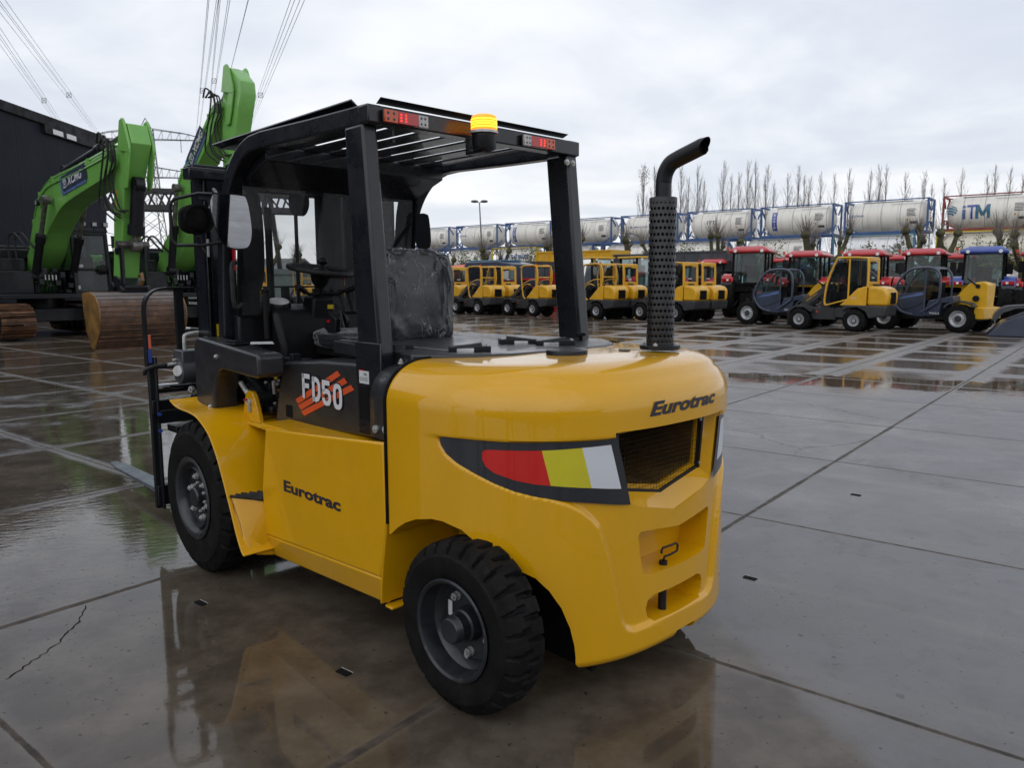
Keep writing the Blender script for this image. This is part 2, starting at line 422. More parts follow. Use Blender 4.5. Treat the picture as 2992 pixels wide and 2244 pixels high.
def fittext(txt, w_, h, slices=0, **k):
    """text scaled to fill a w x h box from the origin"""
    v, f = textmesh(txt, **k); a = np.array(v)
    if slices:
        me = bpy.data.meshes.new('s'); me.from_pydata(v, [], f); bm = bmesh.new(); bm.from_mesh(me); y0, y1 = a[:, 1].min(), a[:, 1].max()
        bmesh.ops.triangulate(bm, faces=bm.faces[:])
        for i in range(1, slices): bmesh.ops.bisect_plane(bm, geom=bm.verts[:] + bm.edges[:] + bm.faces[:], plane_co=(0, y0 + (y1 - y0) * i / slices, 0), plane_no=(0, 1, 0))
        bm.verts.index_update(); v = [tuple(p.co) for p in bm.verts]; f = [tuple(q.index for q in p.verts) for p in bm.faces]; bm.free(); bpy.data.meshes.remove(me); a = np.array(v)
    lo = a.min(0); sz = a.max(0) - lo
    return [((p[0] - lo[0]) / sz[0] * w_, (p[1] - lo[1]) / sz[1] * h) for p in v], f
# ---------------------------------------------------------------- ground: wet 2 m concrete slabs
m, b, o = newmat('wet_slabs')
P = S(S.nt.nodes.new('ShaderNodeNewGeometry').outputs['Position'])
X, Y, Z = sepxyz(P)
gc = X * .3909 - Y * .31175 + .9484
gr = X * .31175 + Y * .3909 - 2.4367
nz = noise(P, 1.3, 3, .5)
fc, fr_ = fract(gc + (nz - .5) * .004), fract(gr + (nz - .5) * .004)
dc = smin(fc, 1 - fc) * 2.0; dr = smin(fr_, 1 - fr_) * 2.0
dd = smin(dc, dr)
wn = S.nt.nodes.new('ShaderNodeTexWhiteNoise'); S.nt.links.new(combine(floor(gc), floor(gr), 0.0).s, wn.inputs['Vector'])
cellv = S(wn.outputs['Value'])
far = sstep(Y + X * .35, 10.5, 14.0)
left = sstep(X * -1.0 + Y * .25, 2.2, 3.4)
lgn = noise(P, .42, 4, .55)
fine = noise(P, 9, 6, .62); mid = noise(P, 2.1, 5, .6)
# masks of standing water (inside each dished slab), by zone
rim = sstep(dd + (mid - .5) * .30 + (fine - .5) * .05, .14, .36)
w_far = rim * far * sstep(cellv * .5 + lgn * .9, .34, .60)
w_left = sstep(mid * .55 + lgn * .75 + cellv * .14, .52, .70) * left * sstep(dd + (mid-.5)*.1, .02, .10)
# the slab under the truck and in front of it holds a smooth film
ux = (X + .55); uy = (Y - 2.3)
near = sstep(X * .72 - Y * .69 * 0.0 + (mid - .5) * .20 + Y * .16, 1.28, 1.18)
near = near * sstep(Y + X * .10 + (mid - .5) * .1, 5.2, 4.6)
w = clamp01(smax(smax(w_far, w_left), near * .96))
pud = sstep(S.m('ABSOLUTE', (Y - 11.6 + (X - 6) * .35)) + (mid - .5) * 1.6, 1.0, .6) * sstep(X + (mid-.5)*1.0, 3.3, 3.9) * sstep(dd, .015, .05)
w = clamp01(smax(w, pud)); pud_ = pud
joint = smax(sstep(dr + (fine - .5) * .012, .014, .006), sstep(dc + (mid - .5) * .03 + (fine - .5) * .012, .022, .010))
jw = sstep(dd + (mid - .5) * .05, .055, .01)
stain = sstep(noise(combine(X, Y * 1.0, 0.0), .9, 7, .7, .8), .42, .68)
scr = sstep(noise(combine(X * .35 + Y * .3, X * 3.0 - Y * 2.4, 0.0), 2.2, 4, .6), .62, .75)
green_ = sstep(noise(P, .7, 5, .6, .5), .55, .72) * left
damp = mixc(stain, (.150, .147, .153), (.105, .099, .098))
damp = mixc(scr * .25, damp, (.19, .185, .18))
damp = mixc(sstep(noise(P, 5.5, 6, .7, .3), .50, .66) * .40, damp, (.085, .080, .078))
damp = mixc(sstep(cellv, .2, .9) * .22, damp, (.20, .19, .185))
streak = sstep(noise(combine((X * .78 - Y * .62) * .22, (X * .62 + Y * .78) * 1.9, 0.0), 1.3, 6, .6, .4), .50, .72)
damp = mixc(streak * .38, damp, (.215, .195, .175))
trk = sstep(S.m('ABSOLUTE', fract((X * .9 + Y * .35 + lgn * .8) * .55) - .5), .42, .47) * sstep(noise(combine(X * 9, Y * 9, 0.0), 1.2, 3), .42, .6) * sstep(noise(P, .5, 2), .45, .6)
damp = mixc(trk * .35, damp, (.06, .057, .055))
blot = sstep(noise(P, 14, 3, .55), .66, .72) * sstep(noise(P, 1.1, 3), .45, .6)
damp = mixc(blot * .55, damp, (.045, .042, .040))
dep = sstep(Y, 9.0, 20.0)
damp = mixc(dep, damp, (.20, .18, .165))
wetc = mixc(sstep(noise(P, 3.1, 7, .68), .35, .7), (.058, .045, .033), (.115, .094, .070))
wetc = mixc(green_ * .5, wetc, (.060, .062, .026)); wetc = mixc(far * .7, wetc, (.115, .080, .052))  # far water browned in the colour for the machines it reflects
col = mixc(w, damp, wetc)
pit = sstep(noise(P, 31, 2, .5), .69, .72)
vor = S.nt.nodes.new('ShaderNodeTexVoronoi'); vor.feature = 'DISTANCE_TO_EDGE'; vor.inputs['Scale'].default_value = .33
S.nt.links.new((combine(X + (mid - .5) * .5, Y + (lgn - .5) * .7, 0.0)).s, vor.inputs['Vector'])
crack = sstep(S(vor.outputs['Distance']), .0022, .0008) * sstep(cellv, .62, .66) * sstep(Y, 14., 9.)
col = mixc(pit * .75, col, (.03, .027, .025)); col = mixc(crack * .8, col, (.02, .018, .016))
col = mixc(jw * .35, col, (.14, .12, .10)); col = mixc(joint, col, mixc(sstep(fine, .35, .65), (.030, .025, .021), (.085, .066, .050)))
setin(b, 'Base Color', col)
rg = mixf(w, mixf(stain, .42, .25) + (mid - .5) * .22, .045); rg = rg + far * w * .07 * sstep(pud_, .6, .1)
rg = smax(rg, joint * .7)
setin(b, 'Roughness', clamp01(rg + (fine - .5) * .06)); setin(b, 'IOR', 1.36)
setin(b, 'Specular IOR Level', .62)
rip = noise(combine(X * 1.2 + Y * .6, Y * 3.2 - X * 1.2, 0.0), 5.5, 3, .5) * left * .9
hgt = (fine * .35 + mid * .3) * (1 - w) - joint * 2.2 - pit * .8 - crack * .8
bn = bump(hgt, .28, .010)
drp = noise(P, 55, 2, .5)
bn2 = bump(rip * .6 + drp * .03 + mid * .25, .10, .02, bn)
S.nt.links.new(bn2.s, b.inputs['Normal'])
g = MB().add([(-500, -60, 0), (500, -60, 0), (500, 700, 0), (-500, 700, 0)], [(0, 1, 2, 3)]).build('ground', 'wet_slabs', smooth=0)
g['kind'] = 'structure'
# ================================================================= FORKLIFT (local: x forward, y left)
FL = thing('forklift', 'big yellow and dark grey diesel forklift with a rounded counterweight, standing in the foreground', 'forklift', (-0.173, 3.788, 0), R(134))
# ---- counterweight surface: plan superellipse x height, carved by depth
CA, CB, CN, CX = .79, .84, 2.6, -.36
_t = np.linspace(0, PI, 4001)
_ys = CA * np.sign(np.cos(_t)) * np.abs(np.cos(_t)) ** (2 / CN); _xs = CX - CB * np.abs(np.sin(_t)) ** (2 / CN)
_ss = np.concatenate([[0], np.cumsum(np.hypot(np.diff(_xs), np.diff(_ys)))]); CT = _ss[-1]
def cw_pt(s, z, off=0.0):
    x = float(np.interp(s, _ss, _xs)); y = float(np.interp(s, _ss, _ys)); e = .004
    tx = float(np.interp(s + e, _ss, _xs) - np.interp(s - e, _ss, _xs)); ty = float(np.interp(s + e, _ss, _ys) - np.interp(s - e, _ss, _ys))
    L = math.hypot(tx, ty) + 1e-12; nx, ny = -ty / L, tx / L          # outward
    if nx * (x - CX + .3) + ny * y < 0: nx, ny = -nx, -ny
    return (x + nx * off, y + ny * off, z)
PANEL = [(.284, .985), (.300, .996), (.404, .999), (.577, .999), (.782, 1.008), (.987, 1.02), (1.024, .884), (1.061, .737), (.899, .763), (.772, .78), (.675, .796), (.602, .812), (.526, .836), (.446, .866), (.373, .895), (.319, .927), (.293, .958)]
CENTRE = [(.724, .79), (.796, .767), (.847, .741), (.886, .71), (.917, .675), (.937, .628), (.966, .546), (.988, .465), (1.009, .368), (1.025, .298), (1.048, .262), (1.082, .246), (1.173, .246), (CT / 2, .250)]
CENTRE = CENTRE + [(CT - s, z) for s, z in CENTRE[::-1][1:]] + [(CT - .98, 1.03), (.98, 1.03)]
def sdist(px, pz, poly):
    """signed distance (inside positive) to polygon, vectorised"""
    d = np.full(px.shape, 9.0); ins = np.zeros(px.shape, bool); n = len(poly)
    for i in range(n):
        (x0, y0), (x1, y1) = poly[i], poly[(i + 1) % n]; ex, ey = x1 - x0, y1 - y0
        t = np.clip(((px - x0) * ex + (pz - y0) * ey) / (ex * ex + ey * ey + 1e-12), 0, 1)
        d = np.minimum(d, np.hypot(px - x0 - t * ex, pz - y0 - t * ey))
        c = ((y0 > pz) != (y1 > pz)) & (px < (x1 - x0) * (pz - y0) / (y1 - y0 + 1e-15) + x0); ins ^= c
    return np.where(ins, d, -d)
def nsm(x, a, b): t = np.clip((x - a) / (b - a), 0, 1); return t * t * (3 - 2 * t)
svals = np.concatenate([np.linspace(0, 1.72, 300, endpoint=False), np.linspace(1.72, CT, 90)])
rows = [(.128, .050), (.134, .028), (.150, .008), (.165, .001)] + [(z, 0) for z in np.arange(.172, 1.085, .0062)]
RD = .155
for k in range(1, 19):
    a = k / 18 * PI / 2; rows.append((1.088 + RD * 1.02 * math.sin(a), RD * 1.25 * (1 - math.cos(a))))
rows += [(1.2475, .24), (1.250, .30), (1.253, .40), (1.255, .5)]
v = []; RN = len(rows); NS = len(svals); NF = 10
SS, ZZ = np.meshgrid(svals, [r[0] for r in rows])
sl_ = np.minimum(SS, CT - SS)
dep = .016 * nsm(sdist(sl_, ZZ, PANEL), -.001, .010)
inC = nsm(sdist(SS, ZZ, CENTRE), -.004, .016) * .020
dep = np.maximum(dep, inC)
lip = nsm(ZZ, .992, 1.006)                      # upper bulge stands proud of the lower body
dep = np.where(ZZ > 1.035, 0, dep) * (1 - lip * (sl_ > .29)) + (.006 * (1 - nsm(ZZ, .985, 1.0)) * nsm(sl_, .2, .32))
for j, (z, ins) in enumerate(rows):
    ka, kb = (CA - ins) / CA, (CB - ins) / CB
    for i, s in enumerate(svals):
        x = float(np.interp(s, _ss, _xs)); y = float(np.interp(s, _ss, _ys))
        x = CX + (x - CX) * kb; y *= ka
        if ins < .06:
            q = cw_pt(s, z, 0); q2 = cw_pt(s, z, 1.0); nx, ny = q2[0] - q[0], q2[1] - q[1]
            x -= nx * dep[j, i]; y -= ny * dep[j, i]
        if i in (0, NS - 1): x = CX
        v.append((x, y, z + (.0 if z < 1.2 else .012 * nsm(-x, .5, 1.0))))
    a = CA * ka
    for k in range(1, NF): v.append((CX, -a + 2 * a * k / NF, z))
W_ = NS + NF - 1; fs = []
for j in range(RN - 1):
    for i in range(W_): fs.append((j * W_ + i, j * W_ + (i + 1) % W_, (j + 1) * W_ + (i + 1) % W_, (j + 1) * W_ + i))
fs += [tuple(range(W_ - 1, -1, -1)), tuple((RN - 1) * W_ + i for i in range(W_))]
cw = MB().add(v, fs).build('counterweight', 'cw_yellow', FL, smooth=32)
CUT = []
def cutter(mb):
    me = mb.mesh('cut', 'cw_yellow', smooth=0); ob = bpy.data.objects.new('cut', me); COL.objects.link(ob); ob.parent = FL; CUT.append(ob); return ob
ARCH = [(.04, .560), (.053, .594), (.109, .629), (.171, .655), (.255, .673), (.307, .672), (.393, .654), (.471, .604), (.511, .571), (.55, .549), (.613, .529), (.675, .501), (.724, .453), (.768, .387), (.8, .308), (.816, .24), (.821, .194)]
ap = [(float(np.interp(s, _ss, _xs)), z) for s, z in ARCH]
ap = [(-.20, .50), (-.372, .560)] + ap[1:] + [(ap[-1][0], .0), (-.20, .0)]
cutter(MB().prism(ap, .40, 1.2)); cutter(MB().prism(ap, -1.2, -.40))
def skin_cut(poly, depth, shrink=.86, cz=None):
    n = len(poly); cs = sum(p[0] for p in poly) / n; cz_ = sum(p[1] for p in poly) / n
    v = [cw_pt(s, z, .05) for s, z in poly] + [cw_pt(s, z, -.03) for s, z in poly]
    x_in = -1.2 + depth
    for s, z in poly:
        q = cw_pt(cs + (s - cs) * shrink, cz_ + (z - cz_) * shrink, 0); v.append((x_in, q[1], q[2]))
    fs = [tuple(range(n)), tuple(range(3 * n - 1, 2 * n - 1, -1))]
    for k in range(2): fs += [(k * n + i, k * n + n + i, k * n + n + (i + 1) % n, k * n + (i + 1) % n) for i in range(n)]
    return MB().add(v, fs)
C2 = CT / 2
def symm(h, c=1.368): return [(s + c - C2, z) for s, z in h + [(CT - s, z) for s, z in h[::-1]]]
cutter(skin_cut(symm([(C2 - .01, .436), (1.17, .440), (1.122, .450), (1.104, .52), (1.090, .606), (1.102, .622), (1.20, .614), (C2 - .01, .598)]), .17, .97))
cutter(skin_cut(symm([(C2 - .01, .252), (1.18, .252), (1.150, .275), (1.140, .31), (1.152, .340), (1.19, .354), (C2 - .01, .350)]), .15, .97))
# grille recess: opening flares outwards; V shaped lower edge, then a deep bay behind the mesh
og = [(.372, 1.022), (.285, .737), (.0, .668), (-.285, .737), (-.372, 1.022)]
ig = [(.285, 1.000), (.262, .790), (.0, .735), (-.262, .790), (-.285, 1.000)]
xo = [-1.30] * 5; n = 5
v = [(-1.30, y * 1.03, z) for y, z in og] + [(-1.165, y, z) for y, z in og] + [(-1.085, y, z) for y, z in ig]
fs = [tuple(range(5)), tuple(range(14, 9, -1))] + [(k * 5 + i, k * 5 + 5 + i, k * 5 + 5 + (i + 1) % 5, k * 5 + (i + 1) % 5) for k in range(2) for i in range(5)]
cutter(MB().add(v, fs))
bay = [(.262, .992), (.245, .80), (0, .752), (-.245, .80), (-.262, .992)]
cutter(MB().prism(bay, -1.12, -.52, 'x'))
cutter(MB().add([(-1.4, .02, .09), (-1.4, -.15, .09), (-1.4, -.13, .172), (-1.4, .0, .172), (-1.0, .02, .09), (-1.0, -.15, .09), (-1.0, -.13, .172), (-1.0, .0, .172)], [(0, 1, 2, 3), (7, 6, 5, 4), (0, 4, 5, 1), (1, 5, 6, 2), (2, 6, 7, 3), (3, 7, 4, 0)]))
for c in CUT:
    b_ = cw.modifiers.new('cut', 'BOOLEAN'); b_.operation = 'DIFFERENCE'; b_.object = c; b_.solver = 'EXACT'
bpy.context.view_layer.update(); dg = bpy.context.evaluated_depsgraph_get()
me = bpy.data.meshes.new_from_object(cw.evaluated_get(dg)); cw.modifiers.clear(); old = cw.data; cw.data = me; me.name = 'counterweight'
bpy.data.meshes.remove(old)
for c in CUT: bpy.data.objects.remove(c)
me.shade_smooth(); me.set_sharp_from_angle(angle=R(32))
# flush decals that follow the curved flank
def subdiv_poly(poly, step=.02):
    out = []
    for i in range(len(poly)):
        (x0, y0), (x1, y1) = poly[i], poly[(i + 1) % len(poly)]; k = max(1, int(math.hypot(x1 - x0, y1 - y0) / step))
        out += [(x0 + (x1 - x0) * t / k, y0 + (y1 - y0) * t / k) for t in range(k)]
    return out
def decal(name, poly, m_, off, mirror=False, step=.02):
    """curved sheet filling the polygon: vertical strips between lower and upper outline"""
    sx = sorted(set([p[0] for p in poly])); s0, s1 = sx[0], sx[-1]; nn = max(2, int((s1 - s0) / step)); mb = MB()
    def span(s):
        zs = []
        for i in range(len(poly)):
            (a, za), (c, zc) = poly[i], poly[(i + 1) % len(poly)]
            if (a - s) * (c - s) <= 0 and abs(a - c) > 1e-9: zs.append(za + (zc - za) * (s - a) / (c - a))
        return min(zs), max(zs)
    cols = sorted(set(list(np.linspace(s0 + 1e-4, s1 - 1e-4, nn)) + [min(max(q, s0 + 1e-4), s1 - 1e-4) for q in sx]))
    vv = []
    for s in cols:
        lo, hi = span(s)
        for k in range(5):
            z = lo + (hi - lo) * k / 4; ss = CT - s if mirror else s; vv.append(cw_pt(ss, z, off))
    ff = [(i * 5 + k, i * 5 + 5 + k, i * 5 + 6 + k, i * 5 + k + 1) for i in range(len(cols) - 1) for k in range(4)]
    return mb.add(vv, ff).build(name, m_, FL, smooth=60)
PI_ = [(s + (.004 if s < .5 else 0), z - .004 if z > .9 else z + .004) for s, z in PANEL]
RED = [(.480, .951), (.488, .960), (.514, .963), (.602, .965), (.702, .967), (.735, .840), (.675, .845), (.602, .858), (.527, .879), (.493, .901), (.480, .925)]
YEL = [(.702, .967), (.85, .973), (.889, .824), (.735, .840)]; WHT = [(.85, .973), (.966, .976), (1.014, .808), (.889, .824)]
for mir in (False, True):
    decal('side_panel_sticker', PI_, 'decal_dark', -.0135, mir)
    o1 = decal('reflector_stripe', RED, 'red_decal', -.0125, mir, .01); o1['label'] = 'red section of the reflector stripe'
    o1 = decal('reflector_stripe', YEL, 'lime_decal', -.0125, mir); o1['label'] = 'yellow section of the reflector stripe'
    o1 = decal('reflector_stripe', WHT, 'white_decal', -.0125, mir); o1['label'] = 'white section of the reflector stripe'
vt, ft = fittext('Eurotrac', .452, .054, bold=.038, shear=.28, res=3)
mb = MB().add([cw_pt(1.134 + u, 1.064 + vv + u * .010, .002) for u, vv in vt], ft); mb.build('brand_lettering', 'ink', FL, smooth=0)
# grille: frame and wire mesh
gf = MB(); G = [(.286, 1.000), (.268, .778), (.0, .720), (-.268, .778), (-.286, 1.000)]; gx = -1.094
for i in range(5):
    a, c = G[i], G[(i + 1) % 5]
    if i < 4: gf.bar((gx, a[0], a[1]), (gx, c[0], c[1]), .014, .024)
gf.build('grille_frame', 'machine_black', FL, bevel=.002)
gw = MB()
def gz(y): return .727 + abs(y) * .21 if abs(y) < .262 else .78
for k in range(-14, 15):
    y = k * .019; gw.cyl((gx, y, gz(y)), (gx, y, 1.0), .0009, n=4, cap=False)
for k in range(0, 14):
    z = .745 + k * .019; hw = .283 if z > .78 else (z - .727) / .21
    gw.cyl((gx, -hw, z), (gx, hw, z), .0009, n=4, cap=False)
gw.build('grille_mesh', 'machine_black', FL)
mb = MB().cyl((-.80, .10, .96), (-.80, -.16, .99), .055, n=20); mb.build('muffler', 'worn_steel', FL)
bl = MB(); k5 = [(y * .985, z - .003 if z > .9 else z + .004) for y, z in bay]
bl.add([(-1.075, y, z) for y, z in k5] + [(-.53, y, z) for y, z in k5], [(i, i + 5, (i + 1) % 5 + 5, (i + 1) % 5) for i in range(5)]); bl.build('bay_shade_sheet', 'bay_shade_brown', FL, smooth=0)  # brown sheet over the yellow bay walls, its dark colour imitating shade
mb = MB().box(-.58, -.56, -.26, .26, .70, 1.0); mb.build('radiator_shroud', 'shaded_yellow', FL)  # yellow darkened in the colour for the shade inside the bay
mb = MB().lathe([(.055, 0), (.062, .004), (.062, .02), (.048, .02), (.048, .004)], (-.82, -.02, .855), (-1, 0, .25), 24, close=True); mb.build('air_vent', 'matt_black', FL)
mb = MB().cyl((-.822, -.02, .855), (-.826, -.02, .856), .047, n=24); mb.build('vent_sky_disc', 'white_paint', FL)  # white disc stands in for bright sky seen through the vent
for y in (-.27,):
    for z in (.985, .80): MB().hexnut((gx - .008, y, z), (-1, 0, 0), .008, .005).build('bolt', 'steel', FL)
# tow pin with looped handle
tp = MB(); tp.cyl((-1.135, 0.02, .20), (-1.135, 0.02, .452), .017, n=16)
tp.build('tow_pin', 'machine_black', FL)
th = MB(); th.tube([(-1.135, .02, .45), (-1.14, .02, .470), (-1.155, .0, .478), (-1.155, -.045, .482), (-1.150, -.055, .49), (-1.150, -.055, .505), (-1.150, -.045, .512), (-1.15, .045, .515), (-1.15, .055, .505), (-1.15, .055, .495)], .0045, 8); th.build('pin_handle', 'machine_black', FL)
# black rubber seam between counterweight and the front body
sm_ = MB(); ring = []
for z, ins in [(.60, 0)] + [(r[0], r[1]) for r in rows if r[0] > .62]:
    ring.append((CA - ins + .001, z))
for side in (1, -1):
    pts_ = [(-.353, side * y, z) for y, z in ring]; sm_ = MB(); sm_.tube(pts_, .0085, 8); sm_.build('seam_strip', 'matt_black', FL)

# ---- chassis: skirts, frame, arches
SK = [(.735, .855), (.66, .862), (.2, .895), (-.348, .935), (-.350, .62), (-.338, .56), (-.325, .47), (-.302, .345), (-.298, .245), (-.29, .228), (.2, .208), (.70, .188), (.71, .30), (.715, .47)]
for sgn in (1, -1):
    ch = MB()
    y0, y1 = (.775, .80) if sgn > 0 else (-.80, -.775)
    SKu = [(.655, .850), (.2, .882), (-.348, .928), (-.352, .62), (-.340, .56), (-.325, .47), (-.304, .36), (.715, .30), (.715, .47), (.72, .53)]
    ch.prism(SKu, y0, y1)
    # lower band leans inwards
    lo = [(.715, .30), (-.304, .36), (-.298, .235), (.715, .185)]
    yy = [.80, .80, .765, .765]; v = [(p[0], sgn * q, p[1]) for p, q in zip(lo, yy)] + [(p[0], sgn * (q - .025), p[1]) for p, q in zip(lo, yy)]
    ch.add(v, [(0, 1, 2, 3), (7, 6, 5, 4), (0, 4, 5, 1), (1, 5, 6, 2), (2, 6, 7, 3), (3, 7, 4, 0)])
    ch.build('side_skirt', 'yellow', FL, bevel=.010, seg=3)
fr = MB()
for sgn in (1, -1):
    fr.box(-.31, .74, *(sorted((sgn * .50, sgn * .78))), .84, .862)      # top shelf
    fr.box(.70, 1.55, *(sorted((sgn * .46, sgn * .50))), .26, .86)       # frame wall inside front wheel
    # plate round the front of the rear wheel arch
    pl = [(-.352, .64), (-.345, .58), (-.333, .50), (-.318, .42), (-.305, .33), (-.300, .245)]
    v = []; 
    for x, z in pl: v += [(x, sgn * .795, z), (x, sgn * .38, z), (x + .012, sgn * .38, z), (x + .012, sgn * .795, z)]
    ff = [(i * 4 + k, i * 4 + 4 + k, i * 4 + 4 + (k + 1) % 4, i * 4 + (k + 1) % 4) for i in range(5) for k in range(4)] + [(0, 1, 2, 3), (23, 22, 21, 20)]
    fr.add(v, ff)
    fr.box(-.345, -.295, *(sorted((sgn * .62, sgn * .775))), .225, .237)
    fr.box(-.62, -.345, *(sorted((sgn * .39, sgn * .42))), .25, .70)
fr.build('frame', 'yellow', FL, bevel=.004)
for q_ in (.385, -.412): MB().box(-1.10, -.36, q_, q_ + .027, .115, .672).build('arch_lining', 'matt_black', FL)
MB().box(-.30, 1.50, -.48, .48, .24, .80).box(-.95, -.3, -.36, .36, .20, .62).build('underbody', 'matt_black', FL)
# front fenders: swept plate with thickness
FE = [(1.500, .915), (1.44, .893), (1.36, .882), (1.25, .878), (1.153, .866), (1.07, .834), (.991, .784), (.92, .700), (.862, .602), (.815, .51), (.770, .42), (.727, .33), (.685, .262), (.655, .238)]
def smoothpts(p, k=4):
    P = [np.array(q, float) for q in p]; out = []
    for i in range(len(P) - 1):
        p0, p1, p2, p3 = P[max(i - 1, 0)], P[i], P[i + 1], P[min(i + 2, len(P) - 1)]
        for t in np.linspace(0, 1, k, endpoint=False):
            out.append(.5 * ((2 * p1) + (-p0 + p2) * t + (2 * p0 - 5 * p1 + 4 * p2 - p3) * t * t + (-p0 + 3 * p1 - 3 * p2 + p3) * t ** 3))
    return out + [P[-1]]
for sgn in (1, -1):
    q = smoothpts(FE, 4); mb = MB(); v = []; N = len(q); th_ = .009
    for i in range(N):
        t = q[min(i + 1, N - 1)] - q[max(i - 1, 0)]; t /= np.linalg.norm(t); nn = np.array((-t[1], t[0])); nn = nn if nn @ (q[i] - np.array((1.25, .40))) > 0 else -nn
        yo = .94; yi = .50 if q[i][1] > .30 else .62
        a, b_ = q[i], q[i] - nn * th_
        v += [(a[0], sgn * yo, a[1]), (a[0], sgn * yi, a[1]), (b_[0], sgn * yi, b_[1]), (b_[0], sgn * yo, b_[1])]
    ff = [(i * 4 + k, i * 4 + 4 + k, i * 4 + 4 + (k + 1) % 4, i * 4 + (k + 1) % 4) for i in range(N - 1) for k in range(4)] + [(0, 1, 2, 3), (4 * N - 1, 4 * N - 2, 4 * N - 3, 4 * N - 4)]
    mb.add(v, ff).build('fender', 'yellow', FL, smooth=50, bevel=.003)
    # flared panel joining fender and skirt below the step
    mb = MB(); A = [(.722, .80, .470), (.80, .925, .500), (.755, .925, .37), (.690, .915, .255), (.685, .86, .215), (.70, .785, .19)]
    v = [(x, sgn * y, z) for x, y, z in A] + [(x - .012, sgn * (y - .02), z) for x, y, z in A]
    mb.add(v, [tuple(range(6)), tuple(range(11, 5, -1))] + [(i, i + 6, (i + 1) % 6 + 6, (i + 1) % 6) for i in range(6)]).build('step_panel', 'yellow', FL, smooth=60, bevel=.003)
    st = MB()
    for k in range(7):
        st.bar((.735 + k * .0, sgn * .79, .478), (.735, sgn * .79, .478), .001, .001) if 0 else None
    st.add([(.722, sgn * .80, .474), (.80, sgn * .93, .500), (.86, sgn * .70, .492), (.745, sgn * .64, .474)], [(0, 1, 2, 3)])
    for k in range(8):
        t = k / 7; a = np.array((.722, .80, .474)) * (1 - t) + np.array((.745, .64, .474)) * t; c = np.array((.80, .93, .500)) * (1 - t) + np.array((.86, .70, .492)) * t
        st.tube([(a[0], sgn * a[1], a[2] + .005), (c[0], sgn * c[1], c[2] + .005)], .0075, 6)
    st.build('step', 'rubber', FL)
# tilt cylinder brackets, cylinder and hose
br = MB(); br.prism([(1.27, .60), (1.25, .70), (.90, .72), (.735, .72), (.735, .48), (1.22, .48)], .805, .825, 'z')
LUG = [(.955, .82), (.985, .90), (1.01, .955), (1.035, .978), (1.07, .982), (1.105, .965), (1.125, .92), (1.165, .82)]
br.prism(LUG, .655, .682); br.prism(LUG, .500, .527); br.build('cylinder_bracket', 'yellow', FL, bevel=.005)
tc = MB(); a, b_ = np.array((1.06, .591, .92)), np.array((1.66, .591, 1.17)); dd_ = (b_ - a) / np.linalg.norm(b_ - a)
tc.cyl((1.06, .53, .92), (1.06, .652, .92), .052, n=24); tc.cyl(a + dd_ * .02, a + dd_ * .16, .034, .050, n=20); tc.cyl(a + dd_ * .14, a + dd_ * .42, .052, n=24)
tcy = tc.build('tilt_cylinder', 'machine_black', FL, bevel=.003)
tr_ = MB().cyl(a + dd_ * .42, b_, .024, n=16); tr_.build('cylinder_rod', 'chrome', tcy)
MB().cyl((1.06, .680, .922), (1.06, .696, .922), .020, n=16).box(1.047, 1.073, .682, .692, .868, .928).build('pivot_pin', 'steel', FL, bevel=.002)
MB().cyl((1.065, .694, .935), (1.065, .712, .935), .006, n=10).build('grease_cap', 'red_paint', FL)
hs = MB().tube(smoothpts([(1.20, .655, 1.0), (1.24, .675, 1.04), (1.255, .68, 1.10), (1.22, .66, 1.19), (1.12, .60, 1.22)], 5), .0125, 8); hs.build('hydraulic_hose', 'rubber', FL)
MB().cyl((1.165, .645, .955), (1.21, .66, 1.01), .014, n=10).hexnut((1.16, .64, .95), (.5, .2, .6), .017, .02).build('hose_fitting', 'steel', FL)
MB().prism([(1.15, .968), (1.20, .990), (1.215, .968), (1.165, .945)], .6435, .6445).build('warning_label', 'yellow_label', FL)

# ---- engine hood and side panels
hd = MB(); hd.prism([(.905, .812), (.865, .95), (.828, 1.05), (.80, 1.125), (.785, 1.146), (.76, 1.155), (.4, 1.185), (-.14, 1.205), (-.14, .878), (.4, .850)], -.625, .625)
hd.build('engine_hood', 'panel_grey', FL, bevel=.018, seg=4)
MB().prism([(.86, .800), (.86, .818), (-.14, .884), (-.14, .862)], -.60, .60).build('hood_seal', 'matt_black', FL)
dk = MB(); dk.prism([(.62, .43), (.66, .30), (.66, -.30), (.62, -.43), (-.10, -.56), (-.29, -.615), (-.405, -.53), (-.50, -.44), (-.57, -.30), (-.585, -.1), (-.585, .1), (-.57, .30), (-.50, .44), (-.405, .53), (-.29, .615), (-.10, .56)], 1.195, 1.2625, 'z')
dk.build('top_cover', 'panel_grey', FL, bevel=.010, seg=3)
for q_ in (.395, -.25): MB().box(-.30, .60, q_, q_ + .007, 1.2628, 1.2638).build('cover_joint', 'steel', FL, smooth=0)
